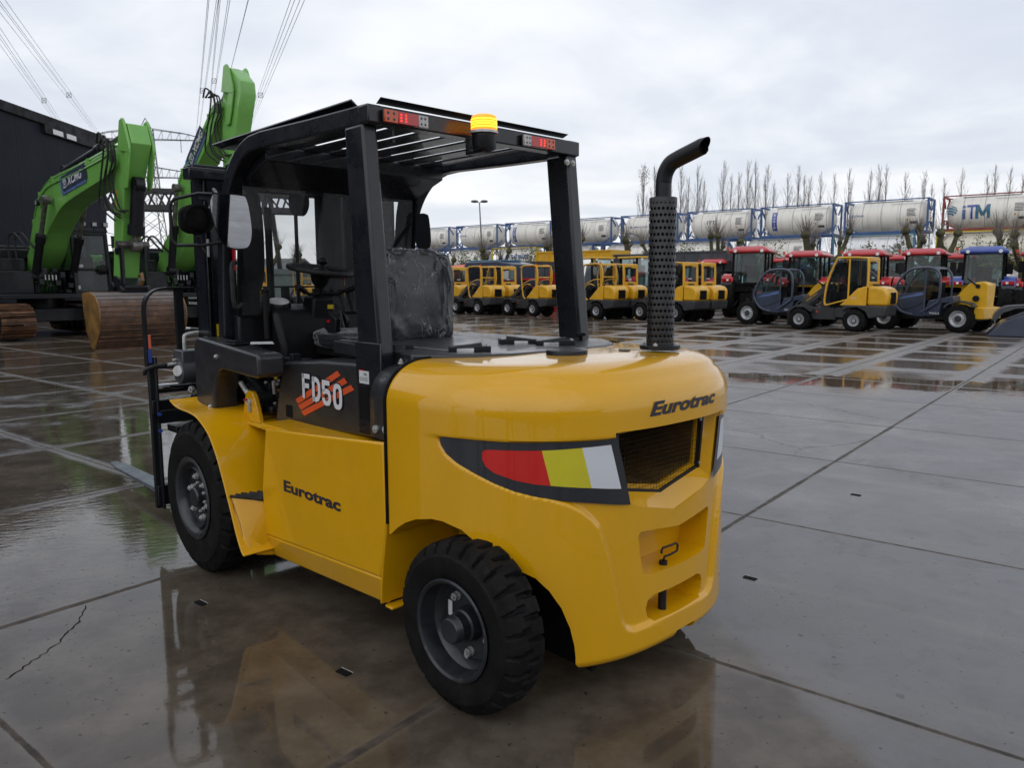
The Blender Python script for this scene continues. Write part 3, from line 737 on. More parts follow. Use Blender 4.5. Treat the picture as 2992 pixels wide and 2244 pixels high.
def latch(x, y, rot, L=.18):
    c_, s_ = math.cos(rot), math.sin(rot); tf = lambda q: (x + q[0] * c_ - q[1] * s_, y + q[0] * s_ + q[1] * c_, 1.262 + q[2])
    mb = MB(); mb.box(-L / 2, -L / 2 + .07, -.034, .034, 0, .022, tf=tf); mb.box(L / 2 - .035, L / 2, -.03, .03, 0, .020, tf=tf)
    q8 = [(-.055, -.024, .014), (L / 2 - .01, -.024, .012), (L / 2 - .01, .024, .012), (-.055, .024, .014), (-.05, -.02, .036), (L / 2 - .02, -.02, .020), (L / 2 - .02, .02, .020), (-.05, .02, .036)]
    mb.add([tf(q) for q in q8], [(0, 1, 2, 3), (7, 6, 5, 4), (0, 4, 5, 1), (1, 5, 6, 2), (2, 6, 7, 3), (3, 7, 4, 0)])
    lt = mb.build('hood_latch', 'machine_black', FL, bevel=.003)
    for q in ((-L / 2 + .012, -.022), (-L / 2 + .012, .022)): MB().cyl(tf((q[0], q[1], .022)), tf((q[0], q[1], .027)), .006, n=8).build('screw', 'steel', lt)
latch(-.345, .345, R(52)); latch(-.20, -.085, R(235)); latch(-.38, -.155, R(48)); latch(-.03, .50, R(235), .15)
MB().cyl((-.30, -.43, 1.262), (-.30, -.43, 1.285), .010, n=12).cyl((-.30, -.43, 1.285), (-.30, -.43, 1.300), .026, .024, n=16).build('knob', 'matt_black', FL, bevel=.002)
MB().lathe([(.001, .026), (.07, .026), (.083, .023), (.086, .016), (.086, 0)], (-.715, .135, 1.253), (0, 0, 1), 40).build('filler_cap', 'machine_black', FL)
MB().box(-.66, -.60, -.05, .03, 1.266, 1.2665).build('cover_label', 'white_decal', FL)
MB().cyl((-.80, -.14, 1.262), (-.80, -.14, 1.2665), .026, n=24).build('cover_plug', 'panel_grey', FL)
# rear lower cover beside the pillar (rounded like the counterweight)
rc = MB(); sec = [(.735, .915), (.735, 1.08), (.728, 1.12), (.712, 1.155), (.688, 1.182), (.650, 1.203), (.60, 1.215), (.5, 1.22), (.5, .915)]
for sgn in (1, -1):
    v = []; K = len(sec)
    for x, dy in ((-.345, .030), (-.30, .012), (-.22, 0), (-.155, -.006), (-.145, -.012)):
        v += [(x, sgn * (y + (dy if y > .55 else 0)), z + (dy * .6 if z > 1.1 else 0)) for y, z in sec]
    ff = [(j * K + i, j * K + (i + 1) % K, (j + 1) * K + (i + 1) % K, (j + 1) * K + i) for j in range(4) for i in range(K)] + [tuple(range(K)), tuple(range(5 * K - 1, 4 * K - 1, -1))]
    rc = MB().add(v, ff); rc.build('corner_cover', 'panel_grey', FL, smooth=50)
for x, z in ((-.205, .955), (-.275, .962)): MB().cyl((x, .735, z), (x, .744, z), .016, n=16).hexnut((x, .744, z), (0, 1, 0), .010, .005).build('bolt', 'steel', FL)
for x, y in ((-.20, .60), (-.28, .57)): MB().cyl((x, y, 1.215), (x, y, 1.222), .014, n=12).hexnut((x, y, 1.222), (0, 0, 1), .009, .010).build('bolt', 'steel', FL)
# model lettering FD50 with orange slashes
sl_m = MB(); y = .6275
def px2(u, v_): return (.592 - (u - 880) * .00309, y, 1.108 - (v_ - 1092) * .00129)   # unused helper for slashes laid on the panel plane
for (a, b_) in (((.665, .972), (.262, 1.150)), ((.640, .945), (.205, 1.122)), ((.612, .918), (.150, 1.095))):
    (x0, z0), (x1, z1) = a, b_
    sl_m.add([(x0, y, z0), (x1, y, z1), (x1 - .028, y, z1 - .020), (x0 - .028, y, z0 - .020)], [(0, 1, 2, 3)])
sl_m.build('slash_stripe', 'orange_decal', FL, smooth=0)
def stroke(path, w_):
    """polyline with mitred thickness -> quads"""
    P = [np.array(p, float) for p in path]; N = len(P); L_, R_ = [], []
    for i in range(N):
        a_ = P[i] - P[i - 1] if i else P[1] - P[0]; b_ = P[i + 1] - P[i] if i < N - 1 else a_; a_ = a_ / np.linalg.norm(a_); b_ = b_ / np.linalg.norm(b_)
        n_ = np.array((-a_[1] - b_[1], a_[0] + b_[0])); n_ /= np.linalg.norm(n_); k = w_ / 2 / max(.5, n_ @ np.array((-a_[1], a_[0]))); L_.append(P[i] + n_ * k); R_.append(P[i] - n_ * k)
    return L_ + R_, [(i, i + 1, N + i + 1, N + i) for i in range(N - 1)]
ov = lambda cx, cy, a_, h_, n=20: [(cx + a_ * math.copysign(abs(math.cos(t)) ** .75, math.cos(t)), cy + h_ * math.copysign(abs(math.sin(t)) ** .6, math.sin(t))) for t in [2 * PI * k / n for k in range(n + 1)]]
GL = {'F': [[(.2, 0), (.2, 1)], [(.07, .905), (.92, .905)], [(.2, .52), (.82, .52)]],
      'D': [[(.2, 0), (.2, 1)], [(.07, .90), (.50, .90), (.68, .84), (.80, .70), (.80, .30), (.68, .16), (.50, .10), (.07, .10)]],
      '5': [[(.82, .90), (.18, .90), (.18, .55)], [(.08, .52), (.50, .58), (.70, .54), (.80, .40), (.80, .24), (.68, .12), (.48, .09), (.28, .11), (.16, .22), (.16, .30)]],
      '0': [ov(.5, .5, .31, .41)]}
for ex_, mt, yy in ((.010, 'ink', .6290), (0, 'white_decal', .6305)):
    mb = MB()
    for k, chh in enumerate('FD50'):
        x0 = .592 - k * .0955; W2 = .088; H2 = .122; z0 = .990 - k * .0075
        for path in GL[chh]:
            wv = .034 if chh != 'x' else .03
            vv, ff = stroke([(p[0] * W2, p[1] * (H2 - .0)) for p in path], .0235 + ex_)
            mb.add([(x0 - p[0], yy, z0 + min(max(p[1], -ex_ * .5), H2 + ex_ * .5)) for p in vv], ff)
    mb.build('model_lettering', mt, FL, smooth=0)
vt, ft = fittext('Eurotrac', .505, .056, bold=.038, shear=.0, res=3)
MB().add([(.488 - u, .8015, .568 + vv + u * .012) for u, vv in vt], ft).build('brand_lettering', 'ink', FL, smooth=0)
MB().box(.705, .770, .620, .628, .872, .935).build('square_hole', 'matt_black', FL, bevel=.002)

# ---- overhead guard
og_ = MB()
side = [(-.075, 2.243), (.4, 2.250), (.88, 2.262), (1.00, 2.256), (1.10, 2.228), (1.19, 2.175), (1.27, 2.098), (1.33, 2.00), (1.372, 1.88), (1.40, 1.74), (1.425, 1.5), (1.44, 1.24)]
sp_ = side[:3] + [tuple(q) for q in smoothpts(side[3:], 4)]
for sgn, nm in ((1, 0), (-1, 0)):
    ob = MB().sweep(sp_, .075, .082, sgn * .615); ob.build('guard_side_rail', 'guard_grey', FL, smooth=40, bevel=.009, seg=3)
    # gusset inside the bend, seen on the far side as a wide pillar
    gu = MB().prism([(1.16, 2.15), (1.30, 2.02), (1.36, 1.85), (1.40, 1.6), (1.415, 1.25), (1.53, 1.25), (1.50, 1.7), (1.46, 2.0), (1.40, 2.2), (1.12, 2.24), (1.0, 2.235)], sgn * .580, sgn * .600); gu.build('pillar_gusset', 'guard_grey', FL, bevel=.004)
rb = MB().box(-.085, -.01, -.655, .655, 2.208, 2.280); rb.build('rear_cross_beam', 'guard_grey', FL, bevel=.006, seg=3)
MB().prism([(.96, 2.175), (1.20, 2.095), (1.30, 2.06), (1.31, 2.10), (1.20, 2.17), (1.02, 2.24), (.96, 2.25)], -.58, .58).build('front_cross_beam', 'guard_grey', FL, bevel=.006, seg=2)
for k in range(7):
    y = -.465 + k * .155; hw = .054
    MB().add([(-.01, y - hw, 2.246), (1.0, y - hw, 2.246), (1.0, y + hw, 2.246), (-.01, y + hw, 2.246), (-.01, y - hw, 2.256), (1.0, y - hw, 2.256), (1.0, y + hw, 2.256), (-.01, y + hw, 2.256)],
             [(0, 1, 2, 3), (7, 6, 5, 4), (0, 4, 5, 1), (1, 5, 6, 2), (2, 6, 7, 3), (3, 7, 4, 0)]).build('roof_slat', 'guard_grey', FL)
# rain plate edges bent up round the roof
rp = MB()
rp.add([(.06, .600, 2.292), (1.44, .600, 2.296), (1.46, .640, 2.312), (.06, .640, 2.322), (.06, .600, 2.287), (1.44, .600, 2.291), (1.46, .644, 2.305), (.06, .644, 2.315)], [(0, 1, 2, 3), (7, 6, 5, 4), (0, 4, 5, 1), (1, 5, 6, 2), (2, 6, 7, 3), (3, 7, 4, 0)])
rp.box(1.0, 1.44, -.58, .61, 2.286, 2.291)
rp.add([(-.070, .60, 2.290), (-.070, -.545, 2.290), (-.105, -.545, 2.304), (-.105, .60, 2.308), (-.062, .60, 2.290), (-.062, -.545, 2.290), (-.097, -.545, 2.307), (-.097, .60, 2.311)], [(0, 1, 2, 3), (7, 6, 5, 4), (0, 4, 5, 1), (1, 5, 6, 2), (2, 6, 7, 3), (3, 7, 4, 0)])
rp.build('roof_plate', 'guard_grey', FL)
for sgn in (1, -1):
    zb = .885 if sgn > 0 else 1.20
    top, bot = ((-.040, .103), (-.160, .020)) if sgn > 0 else ((-.075, .075), (-.185, -.030))
    y0, y1 = (.580, .655) if sgn > 0 else (-.645, -.565)
    v = [(top[0], y0, 2.21), (top[1], y0, 2.21), (top[1], y1, 2.21), (top[0], y1, 2.21), (bot[0], y0, zb), (bot[1], y0, zb), (bot[1], y1, zb), (bot[0], y1, zb)]
    mb = MB().add(v, [(0, 1, 2, 3), (7, 6, 5, 4), (0, 4, 5, 1), (1, 5, 6, 2), (2, 6, 7, 3), (3, 7, 4, 0)])
    mb.build('rear_pillar', 'guard_grey', FL, bevel=.014, seg=4)
# foot plate of the left rear pillar with its opening and fuel notice
ft_ = MB(); pf = [(.030, .892), (-.150, .896), (-.150, 1.30), (.045, 1.30)]
ho = [(.020, .962), (.020, 1.094), (.012, 1.106), (-.062, 1.112), (-.072, 1.104), (-.078, .972), (-.070, .962)]
MB().prism(pf, .655, .668).build('pillar_foot', 'guard_grey', FL, bevel=.004)
MB().prism(ho, .660, .6688).build('pillar_opening', 'matt_black', FL)
nl = MB().box(-.060, .014, .668, .6692, 1.1205, 1.176).build('fuel_notice', 'white_paint', FL)
vt, ft = fittext('FUEL', .026, .011, bold=.01); mb = MB().add([(-.022 - u, .670, 1.156 + vv) for u, vv in vt], ft)
for k in range(3): mb.box(-.052, .008, .6694, .670, 1.146 - k * .006, 1.1475 - k * .006)
mb.build('notice_text', 'ink', nl, smooth=0)
MB().box(-.028, .014, .6692, .6696, 1.176, 1.180).build('notice_header', 'red_decal', nl)
for y in (-.585, -.54):
    MB().cyl((-.165 + .07, y, 2.165), (-.105, y, 2.165), .015, n=14).hexnut((-.105, y, 2.165), (-1, 0, 0), .010, .006).build('bolt', 'steel', FL)
# tail lamps
for y0, y1 in ((.592, .366), (-.437, -.218)):
    sg = 1 if y0 > y1 else -1; L = abs(y1 - y0)
    lm = MB().box(-.100, -.088, *sorted((y0, y1)), 2.211, 2.264).build('tail_lamp', 'machine_black', FL, bevel=.003)
    for f0, f1, mt, nm in ((0, .30, 'lens_amber', 'amber lens'), (.30, .77, 'lens_red', 'red lens'), (.77, 1, 'lens_clear', 'clear lens')):
        a, b_ = y0 - sg * f0 * L, y0 - sg * f1 * L
        x_ = MB().box(-.114, -.100, *sorted((a, b_)), 2.212, 2.263).build('lens', mt, lm, bevel=.003); x_['label'] = nm
    ld = MB()
    for ky in (.36, .47):
        for kz in (-.012, 0, .012): ld.cyl((-.1142, y0 - sg * ky * L, 2.2375 + kz), (-.1155, y0 - sg * ky * L, 2.2375 + kz), .0042, n=10)
    ld.build('light_diode', 'led_red', lm)
    dk2 = MB()
    for ky in (.07, .20):
        for kz in (-.012, .012): dk2.cyl((-.1142, y0 - sg * ky * L, 2.2375 + kz), (-.1150, y0 - sg * ky * L, 2.2375 + kz), .006, n=10)
    for kz in (-.012, .012):
        for ky in (.83, .92): dk2.cyl((-.1142, y0 - sg * ky * L, 2.2375 + kz), (-.1150, y0 - sg * ky * L, 2.2375 + kz), .005, n=10)
    dk2.build('unlit_diode', 'panel_grey', lm)
# beacon
bc = MB(); bx, by = -.175, .10
bcp = MB().lathe([(.030, 2.140), (.050, 2.146), (.054, 2.156), (.055, 2.212), (.062, 2.216)], (bx, by, 0), (0, 0, 1), 32).build('beacon_base', 'machine_black', FL)
MB().lathe([(.061, 2.214), (.0645, 2.216), (.0645, 2.226), (.058, 2.229)], (bx, by, 0), (0, 0, 1), 32).build('beacon_ring', 'steel', FL)
pr = [(.0575, 2.226)]
for k in range(7): z = 2.230 + k * .0075; pr += [(.0565, z), (.0585, z + .0035)]
pr += [(.055, 2.290), (.046, 2.2955), (.001, 2.2965)]
MB().lathe(pr, (bx, by, 0), (0, 0, 1), 32).build('beacon_lens', 'beacon_glow', FL)
cb = MB()
for k in range(4): cb.lathe([(.0588, 2.238 + k * .011), (.0592, 2.240 + k * .011), (.0588, 2.2445 + k * .011)], (bx, by, 0), (0, 0, 1), 32)
cb.build('beacon_rib', 'beacon_core', FL)
MB().box(-.19, -.075, .075, .125, 2.132, 2.144).box(-.085, -.075, .075, .125, 2.132, 2.22).hexnut((-.17, .165, 2.150), (0, 1, 0), .008, .008).build('beacon_bracket', 'machine_black', FL, bevel=.002)

# ---- exhaust
ex, ey = -.905, -.25
MB().lathe([(.03, .0), (.086, 0), (.086, .018), (.03, .018)], (ex, ey, 1.268), (0, 0, 1), 36, close=True).build('exhaust_flange', 'machine_black', FL, bevel=.002)
for k in range(4):
    a = R(20 + 90 * k); MB().hexnut((ex + .072 * math.cos(a), ey + .072 * math.sin(a), 1.286), (0, 0, 1), .010, .008).build('bolt', 'steel', FL)
shp = []
for k in range(2): pass
shield = MB().lathe([(.058, 0), (.058, .615), (.0555, .618), (.040, .618)], (0, 0, 0), (0, 0, 1), 48).build('heat_shield', 'perforated', FL, smooth=50)
shield.location = (ex, ey, 1.286)
MB().cyl((ex, ey, 1.29), (ex, ey, 1.895), .0535, n=32).build('silencer_core', 'matt_black', FL)
ep = smoothpts([(ex, ey, 1.29), (ex, ey, 1.6), (ex, ey, 1.93), (ex, ey, 1.965), (ex - .008, ey, 2.005), (ex - .032, ey, 2.038), (ex - .07, ey, 2.055), (ex - .13, ey, 2.074), (ex - .190, ey, 2.093)], 5)
pp = MB().tube(ep, .0335, 24, cap=False)
n_ = 24; last = pp.v[-n_:]
pp.v[-n_:] = [(x - (z - 2.093) * .9, y, z) for x, y, z in last]
pp.build('exhaust_pipe', 'machine_black', FL, smooth=60)
pi2 = MB().tube(ep[-8:], .029, 24, cap=False); pi2.build('pipe_bore', 'matt_black', FL)

# ---- wheels
def wheel(cx, yo, r, wd, rim_r, lugs, dish, kind, sgn, steer=0):
    root = bpy.data.objects.new('wheel', None); COL.objects.link(root); root.parent = FL; root.location = (cx, sgn * yo, r - .004); root.rotation_euler = (0, 0, steer + (0 if sgn > 0 else PI))
    # local: axle along +y outward, tyre from y=-wd .. 0
    na = lugs * 14; prof = [(rim_r * .985, -.012), (rim_r + .012, -.004), (rim_r + .03, 0), (r * .80, .004), (r * .845, .002), (r * .865, -.004), (r * .90, -.010), (r * .94, -.016), (r * .985, -.030), (r, -.050), (r, -wd * .35), (r, -wd * .5), (r, -wd * .65), (r, -wd + .05), (r * .985, -wd + .03), (r * .9, -wd + .01), (rim_r + .03, -wd), (rim_r, -wd + .01)]
    v = []
    for k in range(na):
        a = 2 * PI * k / na; 
        for i, (rr, h) in enumerate(prof):
            ph = (k / 14 + (.0 if h > -wd * .5 else .5) - abs(h + wd * .5) * 1.6) % 1.0
            if i in (10, 11, 12): g = .010 if (ph < .24) else 0; 
            g = 0
            if 6 <= i <= 15:
                w_ = .30 if i in (10, 11, 12) else .24
                gd = .028 * r / .4 if i not in (11,) else .020
                e = min(ph, 1 - ph)
                g = gd * (1 - min(1, max(0, (e - w_ * .36) / (w_ * .10))))
                if i in (6, 15): g *= .4
            v.append(((rr - g) * math.cos(a), h, (rr - g) * math.sin(a)))
    K = len(prof); ff = [(k * K + i, ((k + 1) % na) * K + i, ((k + 1) % na) * K + i + 1, k * K + i + 1) for k in range(na) for i in range(K - 1)]
    MB().add(v, ff).build('tyre', 'tyre', root, smooth=28)
    q = rim_r
    if kind == 'front':
        rp_ = [(q + .006, -.006), (q + .010, .003), (q + .002, .008), (q - .012, .004), (q - .026, -.006), (q - .030, -.020), (q * .80, -.030), (q * .765, -.012), (q * .755, -.010), (q * .735, -.02), (q * .72, -.042), (q * .66, -.046), (.092, -.046), (.090, -.038), (.001, -.038)]
    else:
        rp_ = [(q + .004, -.006), (q + .008, .002), (q, .006), (q - .010, 0), (q - .016, -.02), (q - .022, -.060), (q - .034, -.070), (q * .74, -.096), (q * .5, -.098), (.066, -.098), (.062, -.055), (.054, -.050), (.052, -.018), (.050, -.016), (.048, .004), (.043, .010), (.001, .012)]
    rim = MB().lathe(rp_, (0, 0, 0), (0, 1, 0), 56).build('rim', 'rim_grey', root, smooth=40)
    nn_ = MB()
    if kind == 'front':
        for k in range(6):
            nn_ = MB(); a = R(60 * k + 75); nn_.cyl((.112 * math.cos(a), -.046, .112 * math.sin(a)), (.112 * math.cos(a), -.039, .112 * math.sin(a)), .0185, n=14).hexnut((.112 * math.cos(a), -.039, .112 * math.sin(a)), (0, 1, 0), .0155, .014); nn_.build('wheel_nut', 'steel', root)
        for k in range(10):
            a = R(36 * k + 10); MB().hexnut((.076 * math.cos(a), -.038, .076 * math.sin(a)), (0, 1, 0), .0095, .009).build('hub_bolt', 'steel', root)
        MB().lathe([(.056, -.040), (.055, -.012), (.048, -.004), (.001, -.003)], (0, 0, 0), (0, 1, 0), 32).build('hub_cap', 'rim_grey', root)
    else:
        for k in range(5):
            nn_ = MB(); a = R(72 * k + 52); rr = .108; nn_.cyl((rr * math.cos(a), -.097, rr * math.sin(a)), (rr * math.cos(a), -.090, rr * math.sin(a)), .017, n=14).hexnut((rr * math.cos(a), -.090, rr * math.sin(a)), (0, 1, 0), .0155, .016); nn_.build('wheel_nut', 'steel', root)
        for k in (95, 275):
            nn_ = MB(); a = R(k); nn_.cyl((.112 * math.cos(a), -.097, .128 * math.sin(a)), (.112 * math.cos(a), -.082, .128 * math.sin(a)), .011, n=12); nn_.build('wheel_nut', 'steel', root)
        MB().box(.098, .120, -.0955, -.0945, -.005, .055).build('rim_label', 'white_paint', root)
    return root
wheel(1.25, .94, .410, .255, .215, 26, .1, 'front', 1); wheel(1.25, .94, .410, .255, .215, 26, .1, 'front', -1)
wheel(-.800, .84, .318, .185, .182, 26, .1, 'rear', 1, R(2)); wheel(-.800, .44, .318, .185, .182, 26, .1, 'rear', -1, R(-2))
MB().cyl((1.25, -.7, .40), (1.25, .7, .40), .09, n=16).build('front_axle', 'matt_black', FL)
MB().cyl((-.80, -.66, .31), (-.80, .66, .31), .05, n=12).box(-.9, -.7, -.45, .45, .24, .38).build('steering_axle', 'matt_black', FL)
# ---- front cowl brackets standing on the fenders
for sgn in (1, -1):
    leg = [(1.475, .872), (1.478, .95), (1.478, 1.20), (1.465, 1.235), (1.43, 1.252), (1.30, 1.246), (.72, 1.205), (.70, 1.195), (.695, 1.10), (.74, 1.085), (1.12, 1.100), (1.17, 1.085), (1.205, 1.04), (1.235, .95), (1.240, .868)]
    mb = MB().prism(leg, *sorted((sgn * .66, sgn * .80))); mb.build('cowl_bracket', 'panel_grey', FL, bevel=.016, seg=4)
for x, z in ((1.285, .885), (1.175, 1.165)): MB().cyl((x, .80, z), (x, .804, z), .013, n=14).ball((x, .806, z), .010, 10, 6).build('bolt', 'steel', FL)
MB().box(1.02, 1.20, .68, .77, 1.232, 1.240).box(1.06, 1.16, .70, .75, 1.240, 1.250).build('reservoir_lid', 'black', FL, bevel=.003)
MB().add([(.90, .62, 1.25), (.98, .70, 1.248), (.90, .74, 1.243), (.80, .66, 1.245)], [(0, 1, 2, 3)]).build('bracket_label', 'white_paint', FL)
# ---- front cowl under the windscreen, floor, pedals
fc_ = MB(); fc_.box(1.33, 1.40, -.60, .60, 1.05, 1.375); fc_.box(.95, 1.50, -.62, .62, .86, .90); fc_.box(1.40, 1.47, -.60, .60, .86, 1.30)
fc_.build('front_cowl', 'machine_black', FL, bevel=.012, seg=3)
dc_ = MB(); dc_.prism([(1.12, 1.00), (1.10, 1.20), (1.18, 1.395), (1.30, 1.43), (1.40, 1.40), (1.40, 1.0)], .02, .46); dc_.box(1.15, 1.45, -.5, .02, 1.0, 1.25)
dc_.build('dashboard', 'black', FL, bevel=.03, seg=4)
MB().lathe([(.001, .012), (.062, .012), (.07, .0), (.07, -.03)], (1.27, .385, 1.435), (-.35, .1, 1), 28).build('instrument_housing', 'black', FL)
MB().lathe([(.001, .014), (.058, .014)], (1.27, .385, 1.435), (-.35, .1, 1), 28).build('instrument_glass', 'steel', FL)
cl_ = MB(); cl_.add([(1.18, .06, 1.12), (1.18, .25, 1.12), (1.42, .25, 1.1), (1.42, .06, 1.1), (1.15, .085, 1.47), (1.15, .225, 1.47), (1.27, .225, 1.485), (1.27, .085, 1.485)], [(3, 2, 1, 0), (4, 5, 6, 7), (0, 1, 5, 4), (1, 2, 6, 5), (2, 3, 7, 6), (3, 0, 4, 7)])
cl_.build('column_cover', 'black', FL, bevel=.02, seg=4)
MB().add([(1.1575, .098, 1.385), (1.1575, .138, 1.385), (1.1535, .138, 1.425), (1.1535, .098, 1.425)], [(0, 1, 2, 3)]).build('column_label', 'yellow_label', FL, smooth=0)
MB().cyl((1.22, .155, 1.46), (1.195, .155, 1.60), .028, n=16).lathe([(.03, 0), (.05, .03), (.055, .06)], (1.205, .155, 1.53), (-.17, 0, 1), 20).build('steering_column', 'black', FL)
for y, q in ((.31, -1), (-.04, 1)):
    lv = MB(); lv.tube([(1.20, .155, 1.49), (1.19, .155 + (y - .155) * .5, 1.485), (1.15, y, 1.52 if q < 0 else 1.525)], [.012, .010, .010], 8)
    lv.tube([(1.165, .155 + (y - .155) * .75, 1.50), (1.14, y + (y - .155) * .12, 1.53)], .016, 10); lv.build('column_lever', 'black', FL)
sw = bpy.data.objects.new('steering_wheel', None); COL.objects.link(sw); sw.parent = FL; sw.location = (1.18, .155, 1.625); sw.rotation_euler = (0, R(-9), R(20))
MB().tube([(.185 * math.cos(2 * PI * k / 40), .185 * math.sin(2 * PI * k / 40), 0) for k in range(40)], .0155, 10, closed=True).build('wheel_rim', 'rubber', sw)
hb = MB().ball((0, 0, -.02), (.068, .068, .030), 20, 10)
for k in range(3):
    a = R(60 + 120 * k); hb.bar((.04 * math.cos(a), .04 * math.sin(a), -.025), (.18 * math.cos(a), .18 * math.sin(a), -.002), .030, .012)
hb.build('wheel_hub', 'black', sw, smooth=50)
a = R(130); MB().cyl((.175 * math.cos(a), .175 * math.sin(a), .01), (.175 * math.cos(a), .175 * math.sin(a), .045), .013, n=12).ball((.175 * math.cos(a), .175 * math.sin(a), .065), (.030, .030, .022), 14, 8).build('spinner_knob', 'black', sw)
# levers right of the wheel, pedals, tank, hoses behind the bracket
for k in range(4):
    y = -.10 - k * .06; MB().tube([(1.20, y, 1.20), (1.10, y, 1.36), (1.06, y, 1.40)], .007, 8).ball((1.05, y, 1.42), (.018, .018, .03), 10, 6).build('control_lever', 'black', FL)
MB().tube([(1.10, .02, 1.15), (1.07, -.03, 1.30), (1.065, -.04, 1.52), (1.08, -.06, 1.545), (1.15, -.20, 1.54)], .011, 8).build('grab_rail', 'black', FL)
MB().cyl((1.23, .48, 1.24), (1.23, .48, 1.50), .020, n=14).ball((1.23, .48, 1.51), .018, 10, 6).build('brake_lever', 'black', FL)
MB().cyl((1.27, -.02, 1.32), (1.24, .02, 1.32), .055, n=24).build('horn', 'black', FL); MB().cyl((1.239, .0205, 1.32), (1.237, .0225, 1.32), .028, n=20).build('horn_label', 'white_paint', FL)
cl2 = MB(); rr = random.Random(3)
for k in range(16):
    x, y, z = rr.uniform(.82, 1.15), rr.uniform(.15, .55), rr.uniform(.85, 1.1); cl2.box(x, x + rr.uniform(.03, .09), y, y + .05, z, z + rr.uniform(.03, .10))
for k in range(6):
    x = .85 + k * .06; cl2.tube([(x, .45, .86), (x + .04, .5, 1.0), (x + .12, .48, 1.12)], .008, 6)
cl2.build('valve_block', 'machine_black', FL, bevel=.004)
bs = MB()
for k in range(9): bs.hexnut((rr.uniform(.84, 1.12), .56, rr.uniform(.90, 1.12)), (0, 1, 0), rr.uniform(.007, .012), .01)
bs.tube([(1.0, .57, .96), (.995, .575, 1.03)], .010, 8); bs.build('hose_fitting', 'steel', FL)
MB().box(.93, .96, .585, .588, 1.045, 1.075).box(.855, .875, .56, .563, 1.02, 1.045).build('warning_label', 'yellow_label', FL)
ra = MB()
for k in range(7): ra.box(.80, .93, .56, .60, .885 + k * .018, .893 + k * .018)
ra.build('cooling_fins', 'machine_black', FL)

# ---- seat wrapped in a plastic bag
def blob(c, r, e, nu, nv, fn, name, m_, parent):
    v = []; f = lambda t, p: math.copysign(abs(t) ** p, t)
    for j in range(nv + 1):
        ph = -PI / 2 + PI * j / nv
        for i in range(nu):
            th = 2 * PI * i / nu; d_ = (f(math.cos(ph), e) * f(math.cos(th), e), f(math.cos(ph), e) * f(math.sin(th), e), f(math.sin(ph), e))
            k = 1 + fn(d_, th, ph); v.append((c[0] + r[0] * d_[0] * k, c[1] + r[1] * d_[1] * k, c[2] + r[2] * d_[2] * k))
    ff = [(j * nu + i, j * nu + (i + 1) % nu, (j + 1) * nu + (i + 1) % nu, (j + 1) * nu + i) for j in range(nv) for i in range(nu)]
    return MB().add(v, ff).build(name, m_, parent, smooth=70)
from mathutils import noise as mnoise
def folds(d_, th, ph, amp=.05, fr=1.6):
    p = Vector((d_[0] * fr + .4 * d_[2], d_[1] * fr - .5 * d_[2], d_[2] * fr * .5))
    a = mnoise.noise(p * 1.1); b_ = (1 - abs(mnoise.noise(p * 2.0 + Vector((3, 1, 7)))) * 2.4); c = (1 - abs(mnoise.noise(p * 4.0 + Vector((9, 4, 1)))) * 2.6)
    return amp * (a * .7 + max(0, b_) ** 2 * .6 + max(0, c) ** 3 * .30) - amp * .4
st = bpy.data.objects.new('operator_seat', None); COL.objects.link(st); st.parent = FL
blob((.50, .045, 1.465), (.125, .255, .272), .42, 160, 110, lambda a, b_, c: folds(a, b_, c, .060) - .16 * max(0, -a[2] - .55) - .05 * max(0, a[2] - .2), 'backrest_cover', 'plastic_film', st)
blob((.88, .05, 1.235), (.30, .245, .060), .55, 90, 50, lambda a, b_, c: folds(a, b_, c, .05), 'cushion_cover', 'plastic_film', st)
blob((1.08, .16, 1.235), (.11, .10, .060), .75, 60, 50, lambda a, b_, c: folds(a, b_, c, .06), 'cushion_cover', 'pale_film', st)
MB().box(.55, 1.1, -.2, .25, 1.15, 1.20).build('seat_base', 'matt_black', st)
MB().prism([(.86, 1.24), (.97, 1.30), (.93, 1.40), (.84, 1.36)], .24, .275).build('seat_bracket', 'black', st, bevel=.008)
MB().box(.90, .93, .276, .279, 1.335, 1.350).build('buckle', 'lens_red', st)

# ---- windscreen
MB().add([(1.335, -.575, 1.375), (1.335, .575, 1.375), (1.255, .575, 2.11), (1.255, -.575, 2.11)], [(0, 1, 2, 3)]).build('windscreen', 'windshield', FL, smooth=0)
ws = MB(); fr4 = [(1.337, -.59, 1.365), (1.337, .59, 1.365), (1.25, .59, 2.115), (1.25, -.59, 2.115)]
for i in range(4): ws.bar(fr4[i], fr4[(i + 1) % 4], .025, .018)
ws.build('windscreen_frame', 'matt_black', FL, bevel=.004)
MB().tube([(1.30, -.30, 1.60), (1.28, -.50, 1.85)], .008, 6).bar((1.30, -.20, 1.50), (1.27, -.56, 1.93), .012, .012).build('wiper', 'matt_black', FL)
